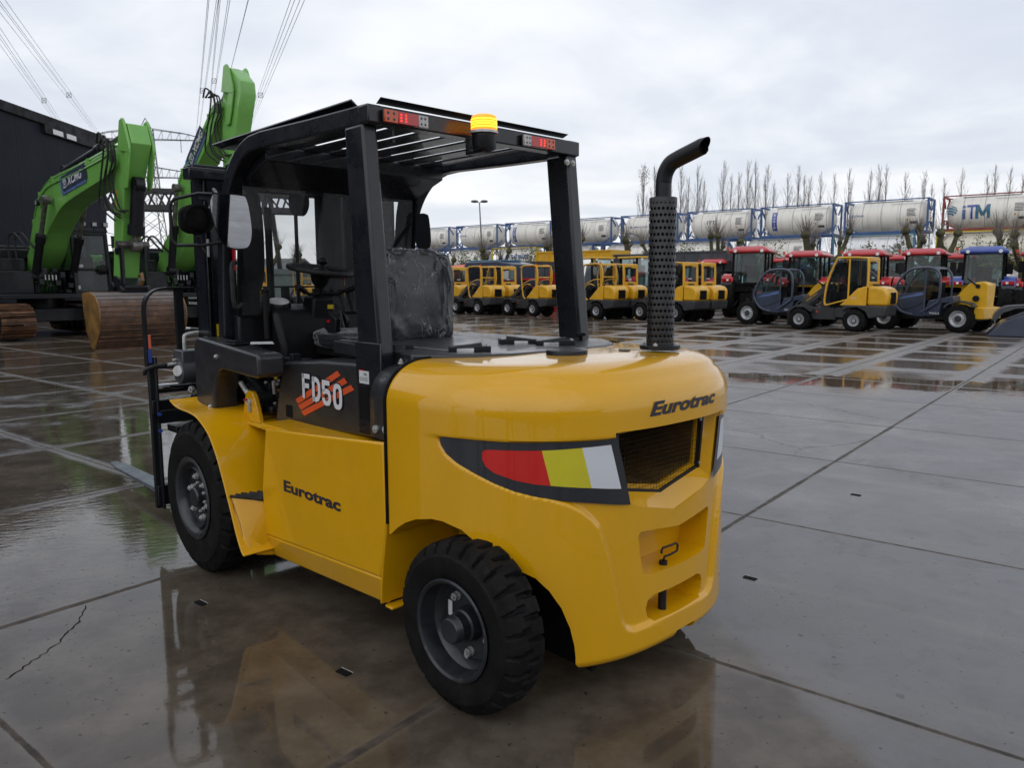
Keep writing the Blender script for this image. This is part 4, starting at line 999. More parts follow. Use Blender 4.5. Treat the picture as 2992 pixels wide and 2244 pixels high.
# ---- mirrors, work light, reflector, grab handle
def mirror(c, w_, h, nrm, name='mirror'):
    n_ = Vector(nrm).normalized(); u = Vector((0, 0, 1)).cross(n_).normalized(); t_ = n_.cross(u)
    sh = [(-.42, .50), (.20, .50), (.38, .42), (.50, -.10), (.46, -.40), (.30, -.5), (-.12, -.46), (-.34, -.2), (-.5, .30)] if w_ > .1 else [(-.5, .42), (-.25, .5), (.2, .5), (.45, .35), (.5, -.5), (-.5, -.5)]
    sh = [tuple(q) for q in smoothpts(sh + [sh[0]], 4)[:-1]]
    c = Vector(c); f_ = [c + u * a * w_ + t_ * b_ * h for a, b_ in sh]; g_ = [p - n_ * .018 for p in f_]; k = len(sh)
    bd = MB().add([p + (p - c) * .05 - n_ * .001 for p in f_] + g_, [tuple(range(k)), tuple(range(2 * k - 1, k - 1, -1))] + [(i, i + k, (i + 1) % k + k, (i + 1) % k) for i in range(k)]).build(name, 'machine_black', FL)
    MB().add([p + n_ * .0012 for p in f_], [tuple(range(k))]).build('mirror_glass', 'mirror', bd, smooth=0)
mirror((.985, .77, 1.858), .205, .262, (-.93, .10, -.13))
mirror((1.20, -.605, 1.885), .085, .20, (-.9, .55, .0))
MB().tube([(1.05, .80, 1.99), (1.15, .78, 2.03), (1.25, .68, 2.02)], .009, 8).build('mirror_stay', 'machine_black', FL)
MB().tube([(1.28, .70, 2.02), (1.30, .80, 2.02), (1.37, .90, 1.99), (1.38, .92, 1.96), (1.38, .92, 1.78), (1.36, .90, 1.75), (1.28, .80, 1.75), (1.27, .70, 1.77)], .009, 8).build('mirror_bracket', 'machine_black', FL)
wl = MB(); wl.ball((1.33, .82, 1.885), (.055, .075, .075), 20, 12, e=.7)
for k in range(4): wl.lathe([(.072, 0), (.080, .004), (.072, .008)], (1.31 - k * .018, .82, 1.885), (-1, 0, 0), 24)
wl.build('work_light', 'matt_black', FL)
MB().box(1.30, 1.36, .70, .80, 1.99, 2.01).build('light_bracket', 'machine_black', FL)
MB().tube([(1.32, .80, 1.80), (1.33, .79, 1.74), (1.33, .77, 1.71)], .012, 8).build('light_bracket', 'machine_black', FL)
MB().box(1.20, 1.225, .655, .665, 1.62, 1.735).build('reflector', 'led_red' if 0 else 'lens_red', FL)
MB().tube(smoothpts([(1.14, .66, 1.44), (1.13, .70, 1.42), (1.125, .715, 1.46), (1.13, .715, 1.55), (1.14, .71, 1.62), (1.17, .69, 1.655), (1.20, .66, 1.66)], 4), .012, 8).build('grab_handle', 'rubber', FL)

# ---- mast
M_ = MB()
for sgn in (1, -1):
    yo, yi = sgn * .655, sgn * .53
    M_.box(1.58, 1.62, *sorted((yo, yi)), .12, 2.145).box(1.72, 1.76, *sorted((yo, yi)), .12, 2.145).box(1.58, 1.76, *sorted((yo, yo - sgn * .03)), .12, 2.145)
M_.box(1.57, 1.66, -.72, .735, 2.13, 2.195).box(1.66, 1.78, -.5, .68, 2.17, 2.225).box(1.62, 1.70, -.66, .66, .62, .74).box(1.62, 1.70, -.66, .66, 1.16, 1.24)
M_.build('outer_mast', 'guard_grey', FL, bevel=.006)
M2 = MB()
for sgn in (1, -1):
    y0, y1 = sorted((sgn * .42, sgn * .51)); M2.box(1.72, 1.75, y0, y1, .25, 2.18).box(1.83, 1.86, y0, y1, .25, 2.18).box(1.72, 1.86, *sorted((sgn * .51, sgn * .485)), .25, 2.18)
M2.box(1.72, 1.80, -.5, .5, 2.10, 2.17).box(1.80, 1.84, -.50, .50, .9, 1.0); M2.build('inner_mast', 'machine_black', FL, bevel=.004)
for y, rr_ in ((.385, .062), (-.20, .10)):
    MB().cyl((1.60 if y > 0 else 1.66, y, .5), (1.60 if y > 0 else 1.66, y, 1.75), rr_ * .8, n=20).cyl((1.60 if y > 0 else 1.66, y, 1.62), (1.60 if y > 0 else 1.66, y, 2.10), rr_ * .95, n=20).build('lift_cylinder', 'machine_black', FL)
MB().ball((1.58, .385, 1.80), (.05, .075, .32), 18, 14, e=.7).build('hose_guard', 'rubber', FL)
MB().cyl((1.62, .065, 2.05), (1.62, .015, 2.05), .085, n=28).cyl((1.62, .0, 2.05), (1.62, .09, 2.05), .02, n=12).build('chain_pulley', 'machine_black', FL)
for x, y in ((1.56, .47), (1.545, .30), (1.60, .25), (1.62, .065)):
    MB().cyl((x, y, .9), (x, y, 2.0), .012, n=8).build('mast_hose', 'rubber', FL)
cn = MB()
for k in range(26): cn.box(1.585, 1.625, .495, .535, .95 + k * .042, .985 + k * .042)
cn.build('lift_chain', 'machine_black', FL)
jh = smoothpts([(-.14, 2.15), (-.26, 2.15), (-.305, 2.11), (-.31, 2.02), (-.30, 1.975), (-.26, 1.945), (-.16, 1.94)], 3); ji = smoothpts([(-.16, 2.005), (-.20, 2.01), (-.215, 2.03), (-.22, 2.08), (-.21, 2.105), (-.16, 2.11)], 3)
MB().prism([tuple(q) for q in jh] + [tuple(q) for q in ji], 1.62, 1.70, 'x').build('hose_loop_guard', 'rubber', FL)
MB().prism([(.640, 1.955), (.612, 2.02), (.585, 1.955)], 1.575, 1.5785, 'x').build('warning_label', 'white_paint', FL)
MB().box(1.575, 1.5785, .64, .652, 1.70, 1.80).build('mast_label', 'white_paint', FL)
MB().box(1.575, 1.5785, .60, .62, 1.245, 1.315).build('warning_label', 'yellow_label', FL)
# ---- carriage, load backrest, hydraulics, forks
cgm = MB()
for sgn in (1, -1):
    cgm.box(1.895, 1.93, *sorted((sgn * .865, sgn * .905)), .20, 1.10)
    cgm.prism([(1.86, .20), (1.99, .20), (1.99, 1.02), (1.93, 1.12), (1.86, 1.12)], *sorted((sgn * .865, sgn * .880)))
cgm.box(1.88, 1.94, -.90, .90, .985 - .21, .86).box(1.86, 1.92, -.88, .88, .72, .80).box(1.88, 1.94, -.90, .90, .22, .34).box(1.80, 1.95, -.80, .80, .66, .70)
for y in (.60, .30, -.3, -.6): cgm.box(1.84, 1.90, y - .03, y + .03, .25, 1.05)
cgm.build('fork_carriage', 'machine_black', FL, bevel=.004)
MB().cyl((1.89, .87, .925), (1.89, .60, .925), .028, n=20).build('shift_cylinder', 'chrome', FL); MB().cyl((1.89, .61, .925), (1.89, -.6, .925), .044, n=20).build('cylinder_barrel', 'machine_black', FL)
bk = MB()
for sgn in (1, -1):
    pth = [(.905, 1.06), (.905, 1.36)] + [tuple(q) for q in smoothpts([(.905, 1.38), (.898, 1.44), (.872, 1.485), (.83, 1.512), (.77, 1.522)], 3)] + [(.0, 1.525)]
    v = []; N = len(pth)
    for i in range(N):
        a_ = np.array(pth[max(i - 1, 0)]); b_ = np.array(pth[min(i + 1, N - 1)]); t = (b_ - a_) / np.linalg.norm(b_ - a_); nn = np.array((-t[1], t[0]))
        for ax_, ay in ((-1, -1), (1, -1), (1, 1), (-1, 1)): q = np.array(pth[i]) + nn * ay * .006; v.append((1.915 + ax_ * .025, sgn * q[0], q[1]))
    bk.add(v, [(i * 4 + k, i * 4 + 4 + k, i * 4 + 4 + (k + 1) % 4, i * 4 + (k + 1) % 4) for i in range(N - 1) for k in range(4)] + [(0, 1, 2, 3)])
for y in (.70, .35, 0, -.35, -.70): bk.box(1.90, 1.935, y - .022, y + .022, 1.055, 1.52)
bk.box(1.89, 1.94, -.89, .89, 1.045, 1.075); bk.build('load_backrest', 'machine_black', FL)
MB().box(1.886, 1.888, .885, .90, 1.17, 1.25).build('backrest_label', 'coral', FL)
MB().box(1.886, 1.888, .885, .905, 1.085, 1.165).build('backrest_label', 'blue_paint', FL)
hy = MB(); hy.box(1.70, 1.84, .62, .78, .98, 1.16).cyl((1.72, .80, 1.03), (1.72, .60, 1.03), .065, n=24); hy.build('hydraulic_motor', 'machine_grey', FL, bevel=.006)
hf = MB(); hf.lathe([(.001, .02), (.03, .02), (.036, 0)], (1.70, .80, 1.045), (-.5, .8, .1), 20).tube([(1.80, .83, 1.075), (1.80, .72, 1.085)], .010, 8)
for y, z in ((.74, 1.25), (.665, 1.215)): hf.tube(smoothpts([(1.76, y, 1.12), (1.76, y, z - .03), (1.76, y - .012, z), (1.76, y - .09, z + .01)], 4), .011, 8).cyl((1.76, y, 1.12), (1.76, y, 1.16), .017, n=6)
hf.tube([(1.80, .80, 1.10), (1.80, .73, 1.11)], .009, 6); hf.hexnut((1.72, .72, .93), (-.3, .9, 0), .02, .02).hexnut((1.70, .66, .90), (-.3, .9, 0), .02, .02); hf.build('hose_fitting', 'steel', FL)
MB().tube(smoothpts([(1.80, .84, 1.078), (1.83, .89, 1.07), (1.86, .93, 1.05), (1.88, .935, 1.02)], 4), .012, 8).build('hydraulic_hose', 'rubber', FL)
MB().box(1.70, 1.76, .60, .68, .80, 1.0).cyl((1.73, .72, .84), (1.73, .56, .84), .06, n=20).build('mast_bracket', 'machine_black', FL, bevel=.006)
for z in (.78, .68): MB().cyl((1.855, .875, z), (1.845, .875, z), .012, n=8).build('blue_bolt', 'blue_paint', FL)
for sgn in (1, -1):
    y0, y1 = (.50, .645) if sgn > 0 else (-.645, -.50)
    fk = MB().add([(1.94, y0, .075), (1.94, y1, .075), (1.94, y1, .125), (1.94, y0, .125), (3.62, y0 + .02, .095), (3.62, y1 - .02, .095), (3.62, y1 - .02, .113), (3.62, y0 + .02, .113),
                   (3.83, y0 + .045, .10), (3.83, y1 - .045, .10), (3.83, y1 - .045, .110), (3.83, y0 + .045, .110)],
                  [(0, 1, 2, 3), (0, 4, 5, 1), (1, 5, 6, 2), (2, 6, 7, 3), (3, 7, 4, 0), (4, 8, 9, 5), (5, 9, 10, 6), (6, 10, 11, 7), (7, 11, 8, 4), (8, 11, 10, 9)])
    fk.box(1.94, 1.99, y0, y1, .075, .82); fk.build('fork', 'fork_steel', FL, bevel=.004)
# ================================================================= EXCAVATORS (local: x forward, y left)
EX_B1 = dict(out=[(-.02, 1.98), (.10, 2.25), (.46, 2.75), (.80, 3.20), (1.10, 3.60), (1.45, 3.90), (1.93, 4.10), (2.5, 4.22), (3.87, 4.32), (5.03, 4.42), (6.0, 4.52), (6.35, 4.60), (6.62, 4.60), (6.78, 4.45), (6.75, 4.26), (6.6, 4.14)],
             inn=[(5.98, 3.97), (4.7, 3.78), (3.55, 3.60), (2.92, 3.42), (2.3, 3.12), (1.80, 2.80), (1.45, 2.40), (.9, 2.02), (.40, 1.76), (.1, 1.74)],
             st=[(7.08, 5.10), (7.30, 5.05), (7.46, 4.62), (7.22, 4.2), (6.90, 3.70), (6.62, 2.60), (6.45, 2.15), (6.28, 1.50), (6.08, 1.50), (5.95, 1.70), (6.09, 2.35), (6.28, 3.55), (6.52, 4.20), (6.72, 4.62), (6.92, 4.95)],
             pin=(6.62, 4.40), top=(7.16, 5.02), ac=((2.75, 4.46), (6.55 + .5, 4.98)), bc=((2.55, 3.70), (1.25, 1.72)), tip=(6.16, 1.58))
EX_B2 = dict(out=[(.05, 1.98), (.30, 2.35), (.75, 2.75), (1.11, 3.05), (1.35, 3.55), (1.55, 4.0), (1.80, 4.40), (2.07, 4.72), (2.92, 5.28), (3.8, 6.00), (4.15, 6.28), (4.38, 6.36), (4.55, 6.24), (4.52, 6.05)],
             inn=[(4.28, 5.80), (4.0, 5.57), (3.26, 4.96), (2.70, 4.55), (2.50, 4.0), (2.30, 3.3), (2.10, 2.7), (1.3, 2.05), (.6, 1.76), (.2, 1.74)],
             st=[(4.80, 7.16), (5.0, 7.10), (5.42, 6.72), (5.45, 6.40), (5.25, 5.9), (4.98, 5.2), (4.75, 3.4), (4.40, 2.5), (4.2, 2.45), (4.1, 2.65), (4.32, 4.0), (4.35, 4.94), (4.42, 5.9), (4.5, 6.46), (4.66, 6.90)],
             pin=(4.42, 6.15), top=(4.88, 7.05), ac=((2.3, 5.05), (4.86, 7.02)), bc=((2.1, 4.25), (1.45, 1.9)), tip=(4.28, 2.55))
def excavator(loc, rot, D, label, first):
    T = thing('excavator', label, 'excavator', loc, rot, 'green crawler excavators')
    bx = lambda *a: MB().box(*a)
    # tracks
    for sgn in (1, -1):
        yo = sgn * 1.30; tk = MB(); path = [(-1.9, .12), (1.9, .12)] + [(2.05 + .40 * math.cos(a), .50 + .40 * math.sin(a)) for a in np.linspace(-1.3, 1.55, 8)] + [(1.8, .93), (-1.8, .93)] + [(-2.05 + .40 * math.cos(a), .50 + .40 * math.sin(a)) for a in np.linspace(1.6, 4.4, 8)]
        P = np.array(path + [path[0]]); sl = np.concatenate([[0], np.cumsum(np.hypot(*np.diff(P, axis=0).T))]); n = 52
        for k in range(n):
            s = sl[-1] * k / n; q0 = np.array([np.interp(s, sl, P[:, 0]), np.interp(s, sl, P[:, 1])]); q1 = np.array([np.interp(s + .17, sl, P[:, 0]), np.interp(s + .17, sl, P[:, 1])]) if s + .17 < sl[-1] else P[0] + (P[1] - P[0]) * .02
            c = (q0 + q1) / 2; d_ = q1 - q0; L = np.linalg.norm(d_) + 1e-9; d_ /= L; nn = np.array((d_[1], -d_[0]))
            tk.bar((c[0] - d_[0] * .085, yo, c[1] - d_[1] * .085), (c[0] + d_[0] * .085, yo, c[1] + d_[1] * .085), .80, .03, up=(nn[0], 0, nn[1]))
            for t in (-.06, 0.0): 
                a = c + d_ * t + nn * .0; b_ = c + d_ * t + nn * .055
                tk.bar((a[0], yo, a[1]), (b_[0], yo, b_[1]), .80, .018, up=(d_[0], 0, d_[1]))
        tk.build('track', 'rust', T, smooth=0)
        fw = MB().prism([(-2.0, .3), (2.0, .3), (2.05, .62), (1.4, .76), (-1.4, .76), (-2.05, .62)], yo - .17, yo + .17)
        for x in (-2.03, 2.03): fw.cyl((x, yo - .12, .5), (x, yo + .12, .5), .36, n=20)
        for k in range(7): x = -1.5 + k * .5; fw.cyl((x, yo - .2, .25), (x, yo + .2, .25), .12, n=12)
        fw.build('track_frame', 'machine_black', T, bevel=.01)
    MB().box(-1.1, 1.1, -1.2, 1.2, .45, .82).cyl((0, 0, .75), (0, 0, 1.12), .62, n=28).build('undercarriage', 'machine_black', T, bevel=.02)
    # upper body
    MB().box(-2.2, 1.55, -1.45, 1.45, 1.10, 1.24).build('deck_frame', 'machine_black', T, bevel=.02)
    rb = MB().box(-1.5, 1.35, -1.47, -.55, 1.24, 1.86); rb.box(-2.2, .55, -1.47, -.50, 1.86, 2.22); rb.build('side_housing', 'machine_black', T, bevel=.03, seg=3)
    MB().box(-2.35, -1.2, -1.47, 1.47, 1.2, 2.42).build('counterweight', 'green', T, bevel=.12, seg=4)
    MB().box(-2.0, .1, -1.40, 1.0, 2.22, 2.50).box(-1.6, -.6, -.9, .6, 2.5, 2.62).build('engine_cover', 'machine_black', T, bevel=.05, seg=3)
    MB().box(.60, 1.345, -1.482, -1.47, 1.83, 1.93).box(-.8, .58, -1.478, -1.47, 2.205, 2.225).build('housing_strip', 'machine_grey', T)
    MB().box(.9, 1.0, -1.4742, -1.47, 1.50, 1.50).box(-1.3, 1.34, -1.4745, -1.47, 1.545, 1.555).box(-1.3, 1.34, -1.4745, -1.47, 1.70, 1.705).box(.25, .255, -1.4745, -1.47, 1.24, 1.86).build('housing_seam', 'black', T)
    MB().box(.55, 1.02, -1.478, -1.47, 1.565, 1.685).build('warning_sign', 'white_paint', T)
    MB().prism([(.60, 1.59), (.66, 1.67), (.72, 1.59)], -1.482, -1.478).box(1.10, 1.17, -1.476, -1.47, 1.30, 1.42).build('warning_symbol', 'loader_yellow', T)
    MB().box(-.1, .26, -1.478, -1.47, 2.03, 2.15).build('brand_sticker', 'blue_paint', T); MB().box(.26, .56, -1.478, -1.47, 2.03, 2.15).build('brand_sticker', 'orange_decal', T)
    vt, ft = fittext('HEUS', .28, .06, bold=.02); MB().add([(-.06 + u, -1.480, 2.06 + v_) for u, v_ in vt], ft).build('sticker_text', 'white_paint', T, smooth=0)
    for x in (.35, .9): MB().box(x, x + .06, -1.478, -1.47, 1.62 if x > .5 else 1.98, 1.66 if x > .5 else 2.0).build('latch', 'steel', T)
    # hand rails
    hr = MB()
    for x0, x1 in ((-1.2, -.5), (-.35, .30), (.45, .62)):
        hr.tube([(x0, -1.35, 2.2), (x0, -1.35, 2.62), (x0 + .06, -1.35, 2.68), (x1 - .06, -1.35, 2.68), (x1, -1.35, 2.62), (x1, -1.35, 2.2)], .018, 6); hr.tube([(x0, -1.35, 2.42), (x1, -1.35, 2.42)], .014, 6)
    hr.tube([(1.28, -1.3, 1.85), (1.30, -1.3, 2.35), (1.2, -1.3, 2.42), (.8, -1.3, 2.42)], .018, 6)
    hr.build('handrail', 'machine_black', T)
    # boom, stick
    def plate(poly, y0, y1, nm, m_='green'): return MB().prism(poly, y0, y1).build(nm, m_, T, smooth=30, bevel=.015)
    boom = plate([tuple(q) for q in smoothpts(D['out'], 2)] + [tuple(q) for q in smoothpts(D['inn'], 2)], -.30, .30, 'boom')
    stick = plate(D['st'], -.22, .22, 'stick')
    tx, tz = D['top']
    for y in (-.27, .27):
        MB().prism([(tx - .30, tz - .50), (tx - .12, tz + .12), (tx + .02, tz + .16), (tx + .10, tz + .08), (tx + .30, tz - .42), (tx + .3, tz - .62)], y - .03, y + .03).build('stick_lug', 'green', T, bevel=.01)
        MB().prism([(tx + .10, tz - .50), (tx + .33, tz - .52), (tx + .16, tz - 1.05), (tx + .03, tz - 1.36), (tx - .14, tz - 1.38), (tx - .16, tz - 1.1)], y - .02, y + .02).build('cylinder_ear', 'green', T, bevel=.01)
    MB().cyl((D['pin'][0], -.36, D['pin'][1]), (D['pin'][0], .36, D['pin'][1]), .13, n=20).build('boom_pin', 'dark_green', T)
    # cylinders
    def ram(a, b_, y, rb_, rr_, f, nm):
        a3, b3 = np.array((a[0], y, a[1])), np.array((b_[0], y, b_[1])); c = a3 + (b3 - a3) * f; dd = (b3 - a3) / np.linalg.norm(b3 - a3)
        q = MB().cyl(a3, c, rb_, n=16).cyl(c - dd * .22, c, rb_ * 1.25, n=16).cyl((a[0], y - .1, a[1]), (a[0], y + .1, a[1]), rb_ * 1.2, n=14).build(nm, 'machine_black', T)
        MB().cyl(c, b3, rr_, n=12).cyl((b_[0], y - .1, b_[1]), (b_[0], y + .1, b_[1]), rr_ * 1.9, n=14).build('ram_rod', 'worn_steel', q)
    ram(D['ac'][0], D['ac'][1], 0, .12, .065, .58, 'stick_cylinder')
    for y in (-.48, .48): ram(D['bc'][1], D['bc'][0], y, .105, .06, .55, 'boom_cylinder')
    bt = (tx - .03, tz - 1.27); be = (D['tip'][0] + .62, D['tip'][1] + .82)
    ram(bt, be, 0, .15, .08, .82, 'bucket_cylinder')
    # pipes along the boom and hoses
    pi_ = MB(); oo = smoothpts(D['out'], 3)[3:-10]
    for y, dz_ in ((-.26, .05), (-.17, .06), (-.22, .10)):
        pi_.tube([(q[0] - .03, y, q[1] + dz_) for q in oo], .020, 6)
    pi_.tube([(q[0] + .03, -.318, q[1] - .11) for q in oo[8:]], .018, 6)
    for q in oo[::6]: pi_.box(q[0] - .05, q[0] + .05, -.30, -.10, q[1] - .02, q[1] + .10)
    pi_.build('boom_pipe', 'green', T)
    px, pz = D['pin']; ho = MB()
    for k, (y, s_) in enumerate(((-.33, .0), (-.37, .12), (-.30, .22), (-.40, -.12), (-.26, .3))):
        ho.tube(smoothpts([(px - .60 + s_ * .3, y, pz + .36), (px - .25 + s_, y - .05, pz + .48 - s_ * .6), (px + .02 + s_ * .5, y - .08, pz + .1 - s_), (px - .32 + s_, y - .10, pz - .75 + s_), (px - .25 + s_ * 1.5, y - .06, pz - 1.15), (px + .12 + s_, y + .04, pz - 1.38 + s_ * .5)], 5), .022, 6)
    ho.build('hydraulic_hose', 'rubber', T)
    ho2 = MB()
    for y in (-.62, -.8): ho2.tube(smoothpts([(.3, y, 2.1), (.25, y, 2.75), (.45, y + .1, 3.0 + y * .1), (.9, y + .2, 2.6), (1.0, y + .3, 2.45)], 5), .03, 6)
    ho2.build('hydraulic_hose', 'rubber', T)
    MB().cyl((1.62, -.36, 3.70), (1.62, -.44, 3.70), .085, n=14).build('boom_lamp', 'machine_black', T); MB().cyl((1.62, -.441, 3.70), (1.62, -.445, 3.70), .06, n=14).build('lamp_glass', 'lens_clear', T)
    # brand plate on the boom
    oi = 8 if first else 7
    A_, B_ = ((3.3, 3.84), (5.0, 4.05)) if first else ((2.72, 4.72), (3.66, 5.58))
    dx_, dz_ = B_[0] - A_[0], B_[1] - A_[1]; L = math.hypot(dx_, dz_); ux_, uz_ = dx_ / L, dz_ / L
    def pl2(a, b_, y): return (A_[0] + ux_ * a - uz_ * b_, y, A_[1] + uz_ * a + ux_ * b_)
    hgt = .40 if first else .42
    MB().add([pl2(a, b_, -.318) for a, b_ in ((0, -.07), (L - .05, -.07), (L, hgt * .2), (L * .12, .02), (L * .02, hgt), (-.10, hgt), (-.05, .0))], [tuple(range(7))]).build('brand_plate', 'navy_light', T, smooth=0)
    MB().add([pl2(a, b_, -.321) for a, b_ in ((.12, 0), (L, 0), (L + .04, .06), (L - .04, hgt), (.04, hgt), (.02, hgt * .3))], [tuple(range(6))]).build('brand_plate', 'navy', T, smooth=0)
    sq = MB(); s0 = .14; hh_ = hgt * .5
    for a, b_, c_, d_ in ((0, 0, hh_, 0), (hh_, 0, hh_, hh_), (hh_, hh_, 0, hh_), (0, hh_, 0, 0), (.04, hh_ * .8, hh_ / 2, hh_ * .2), (hh_ - .04, hh_ * .8, hh_ / 2, hh_ * .2), (.04, hh_ * .8, hh_ - .04, hh_ * .8)):
        vv, ff = stroke([(a + s0, b_ + .09), (c_ + s0, d_ + .09)], .028); sq.add([pl2(p[0], p[1], -.324) for p in vv], ff)
    vt, ft = fittext('XCMG', L * .60, hgt * .52, bold=.03, shear=.25); sq.add([pl2(s0 + hh_ + .08 + u, .09 + v_, -.324) for u, v_ in vt], ft)
    sq.build('brand_lettering', 'white_decal', T, smooth=0)
    MB().box(D['tip'][0] + .25, D['tip'][0] + .33, -.225, -.22, D['tip'][1] + 1.75, D['tip'][1] + 2.1).build('warning_label', 'loader_yellow', T)
    # cab
    cb_ = [(1.45, .48, 1.24), (1.45, 1.42, 1.24), (-.10, 1.42, 1.24), (-.10, .48, 1.24), (1.30, .50, 2.95), (1.30, 1.40, 2.95), (-.05, 1.40, 3.0), (-.05, .50, 3.0)]
    cf = MB()
    for i in range(4):
        cf.bar(cb_[i], cb_[i + 4], .09, .09); cf.bar(cb_[i + 4], cb_[(i + 1) % 4 + 4], .10, .10); cf.bar(cb_[i], cb_[(i + 1) % 4], .1, .1)
    cf.bar((1.385, .50, 1.92), (1.385, 1.42, 1.92), .05, .07)
    cf.build('cab_frame', 'machine_black', T, bevel=.015)
    MB().box(-.12, 1.36, .44, 1.46, 2.98, 3.07).build('cab_roof', 'machine_black', T, bevel=.02)
    MB().box(-.1, 1.38, 1.38, 1.42, 1.24, 1.9).box(-.1, -.06, .48, 1.42, 1.24, 2.1).box(.2, .8, .7, 1.2, 1.3, 2.3).build('cab_interior', 'matt_black', T)
    gl = MB().add([(1.40, .50, 1.30), (1.40, 1.40, 1.30), (1.29, 1.38, 2.92), (1.29, .52, 2.92)], [(0, 1, 2, 3)]).add([(1.40, .49, 1.9), (.0, .49, 1.9), (.0, .51, 2.95), (1.30, .51, 2.92)], [(0, 1, 2, 3)]); gl.build('cab_window', 'cab_glass', T, smooth=0)
    for k in range(4):
        y = .50 + k * .30; w1 = MB().box(1.30, 1.40, y - .07, y + .07, 3.14, 3.28); w1.box(1.33, 1.37, y - .02, y + .02, 3.05, 3.14); w1.build('work_light', 'machine_black', T, bevel=.01)
        MB().box(1.40, 1.405, y - .055, y + .055, 3.16, 3.26).build('light_glass', 'lens_clear', T)
    MB().tube([(1.35, 1.42, 3.0), (1.42, 1.62, 2.95), (1.42, 1.62, 2.5)], .012, 6).box(1.40, 1.43, 1.52, 1.70, 2.55, 2.90).build('cab_mirror', 'machine_black', T)
    MB().ball((1.50, 1.22, 1.92), (.05, .14, .14), 14, 10).build('washer_bottle', 'black', T)
    MB().box(1.37, 1.38, .56, .72, 1.98, 2.06).box(1.40, 1.41, .53, .60, 1.36, 1.46).build('cab_sticker', 'white_paint', T)
    # valve gear below the boom
    vg = MB(); q = random.Random(5)
    for k in range(22):
        x, y, z = q.uniform(.7, 1.4), q.uniform(-.5, .35), q.uniform(1.25, 1.8); vg.box(x, x + q.uniform(.05, .2), y, y + .12, z, z + q.uniform(.04, .2))
    for k in range(7): vg.tube([(1.3, -.4 + k * .1, 1.3), (1.45, -.4 + k * .1, 1.6), (1.1, -.4 + k * .1, 1.85)], .02, 6)
    vg.build('valve_gear', 'machine_black', T)
    fb = MB()
    for k in range(4): fb.cyl((1.46, -.30 + k * .09, 1.62), (1.46, -.30 + k * .09, 1.76), .018, n=8)
    fb.build('hose_fitting', 'steel', T)
    MB().box(.2, 1.45, .35, 1.44, 1.10, 1.235).build('cab_step', 'white_paint', T) if first else None
    if not first: return T
    # quick coupler and ditching bucket resting on the ground
    X0, Z0 = D['tip']
    MB().prism([(5.95, 1.30), (6.6, 1.22), (6.72, 1.45), (6.45, 1.62), (6.1, 1.72), (5.95, 1.6)], -.26, .26).cyl((6.1, -.34, 1.45), (6.1, .34, 1.45), .10, n=14).cyl((6.58, -.34, 1.38), (6.58, .34, 1.38), .09, n=14).build('quick_coupler', 'machine_black', T, bevel=.02)
    for y in (-.26, .26):
        MB().bar((6.30, y, 2.25), (6.62, y, 2.42), .06, .14).bar((6.62, y, 2.42), (6.60, y, 1.50), .06, .15).build('bucket_link', 'machine_black', T, bevel=.01)
    MB().cyl((6.62, -.36, 2.42), (6.62, .36, 2.42), .09, n=14).build('link_pin', 'worn_steel', T); MB().tube([(6.66, .12, 1.50), (6.76, .12, 1.60), (6.72, .12, 1.74), (6.60, .12, 1.70)], .045, 8).build('lifting_hook', 'rust_yellow', T)
    # shell: back of the bucket faces the viewer (away from the machine), opening towards the machine
    BP = [(6.10, 1.30), (6.45, 1.33), (6.75, 1.28), (6.96, 1.12), (7.06, .90), (7.05, .66), (6.94, .42), (6.78, .22), (6.62, .02)]
    bp = [tuple(q) for q in smoothpts(BP, 4)]; N = len(bp); v = []
    for x, z in bp: v += [(x, -.98, z), (x, .98, z)]
    ins = [(x - (.03 if z < 1.2 else 0), z - (.03 if z > 1.2 else 0)) for x, z in bp]
    for x, z in ins: v += [(x, -.98, z), (x, .98, z)]
    ff = [(2 * i, 2 * i + 1, 2 * i + 3, 2 * i + 2) for i in range(N - 1)] + [(2 * N + 2 * i, 2 * N + 2 * i + 2, 2 * N + 2 * i + 3, 2 * N + 2 * i + 1) for i in range(N - 1)]
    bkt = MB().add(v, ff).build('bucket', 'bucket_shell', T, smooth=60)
    side = bp + [(6.45, .05), (6.2, .45), (6.12, .9)]
    for y in (-.99, .99): MB().prism(side, y - .014, y + .014).build('bucket_side', 'rust_yellow', bkt, bevel=.006)
    rb2 = MB()
    for k in range(1, 12): x, z = bp[int(2 + k * (N - 4) / 12)]; rb2.box(x - .02, x + .016, -.96, .96, z - .008, z + .008)
    rb2.build('wear_strip', 'rust', bkt)
    MB().box(6.50, 6.66, -1.0, 1.0, .0, .022).build('cutting_edge', 'rust', bkt)
    return T
E1 = excavator((-13.8, 22.8, 0), R(-42), EX_B1, 'green crawler excavator nearest the warehouse, its rusty ditching bucket resting on the wet slabs', True)
E2 = excavator((-10.9, 24.6, 0), R(-42), EX_B2, 'green crawler excavator with its boom raised high, behind the forklift mast', False)
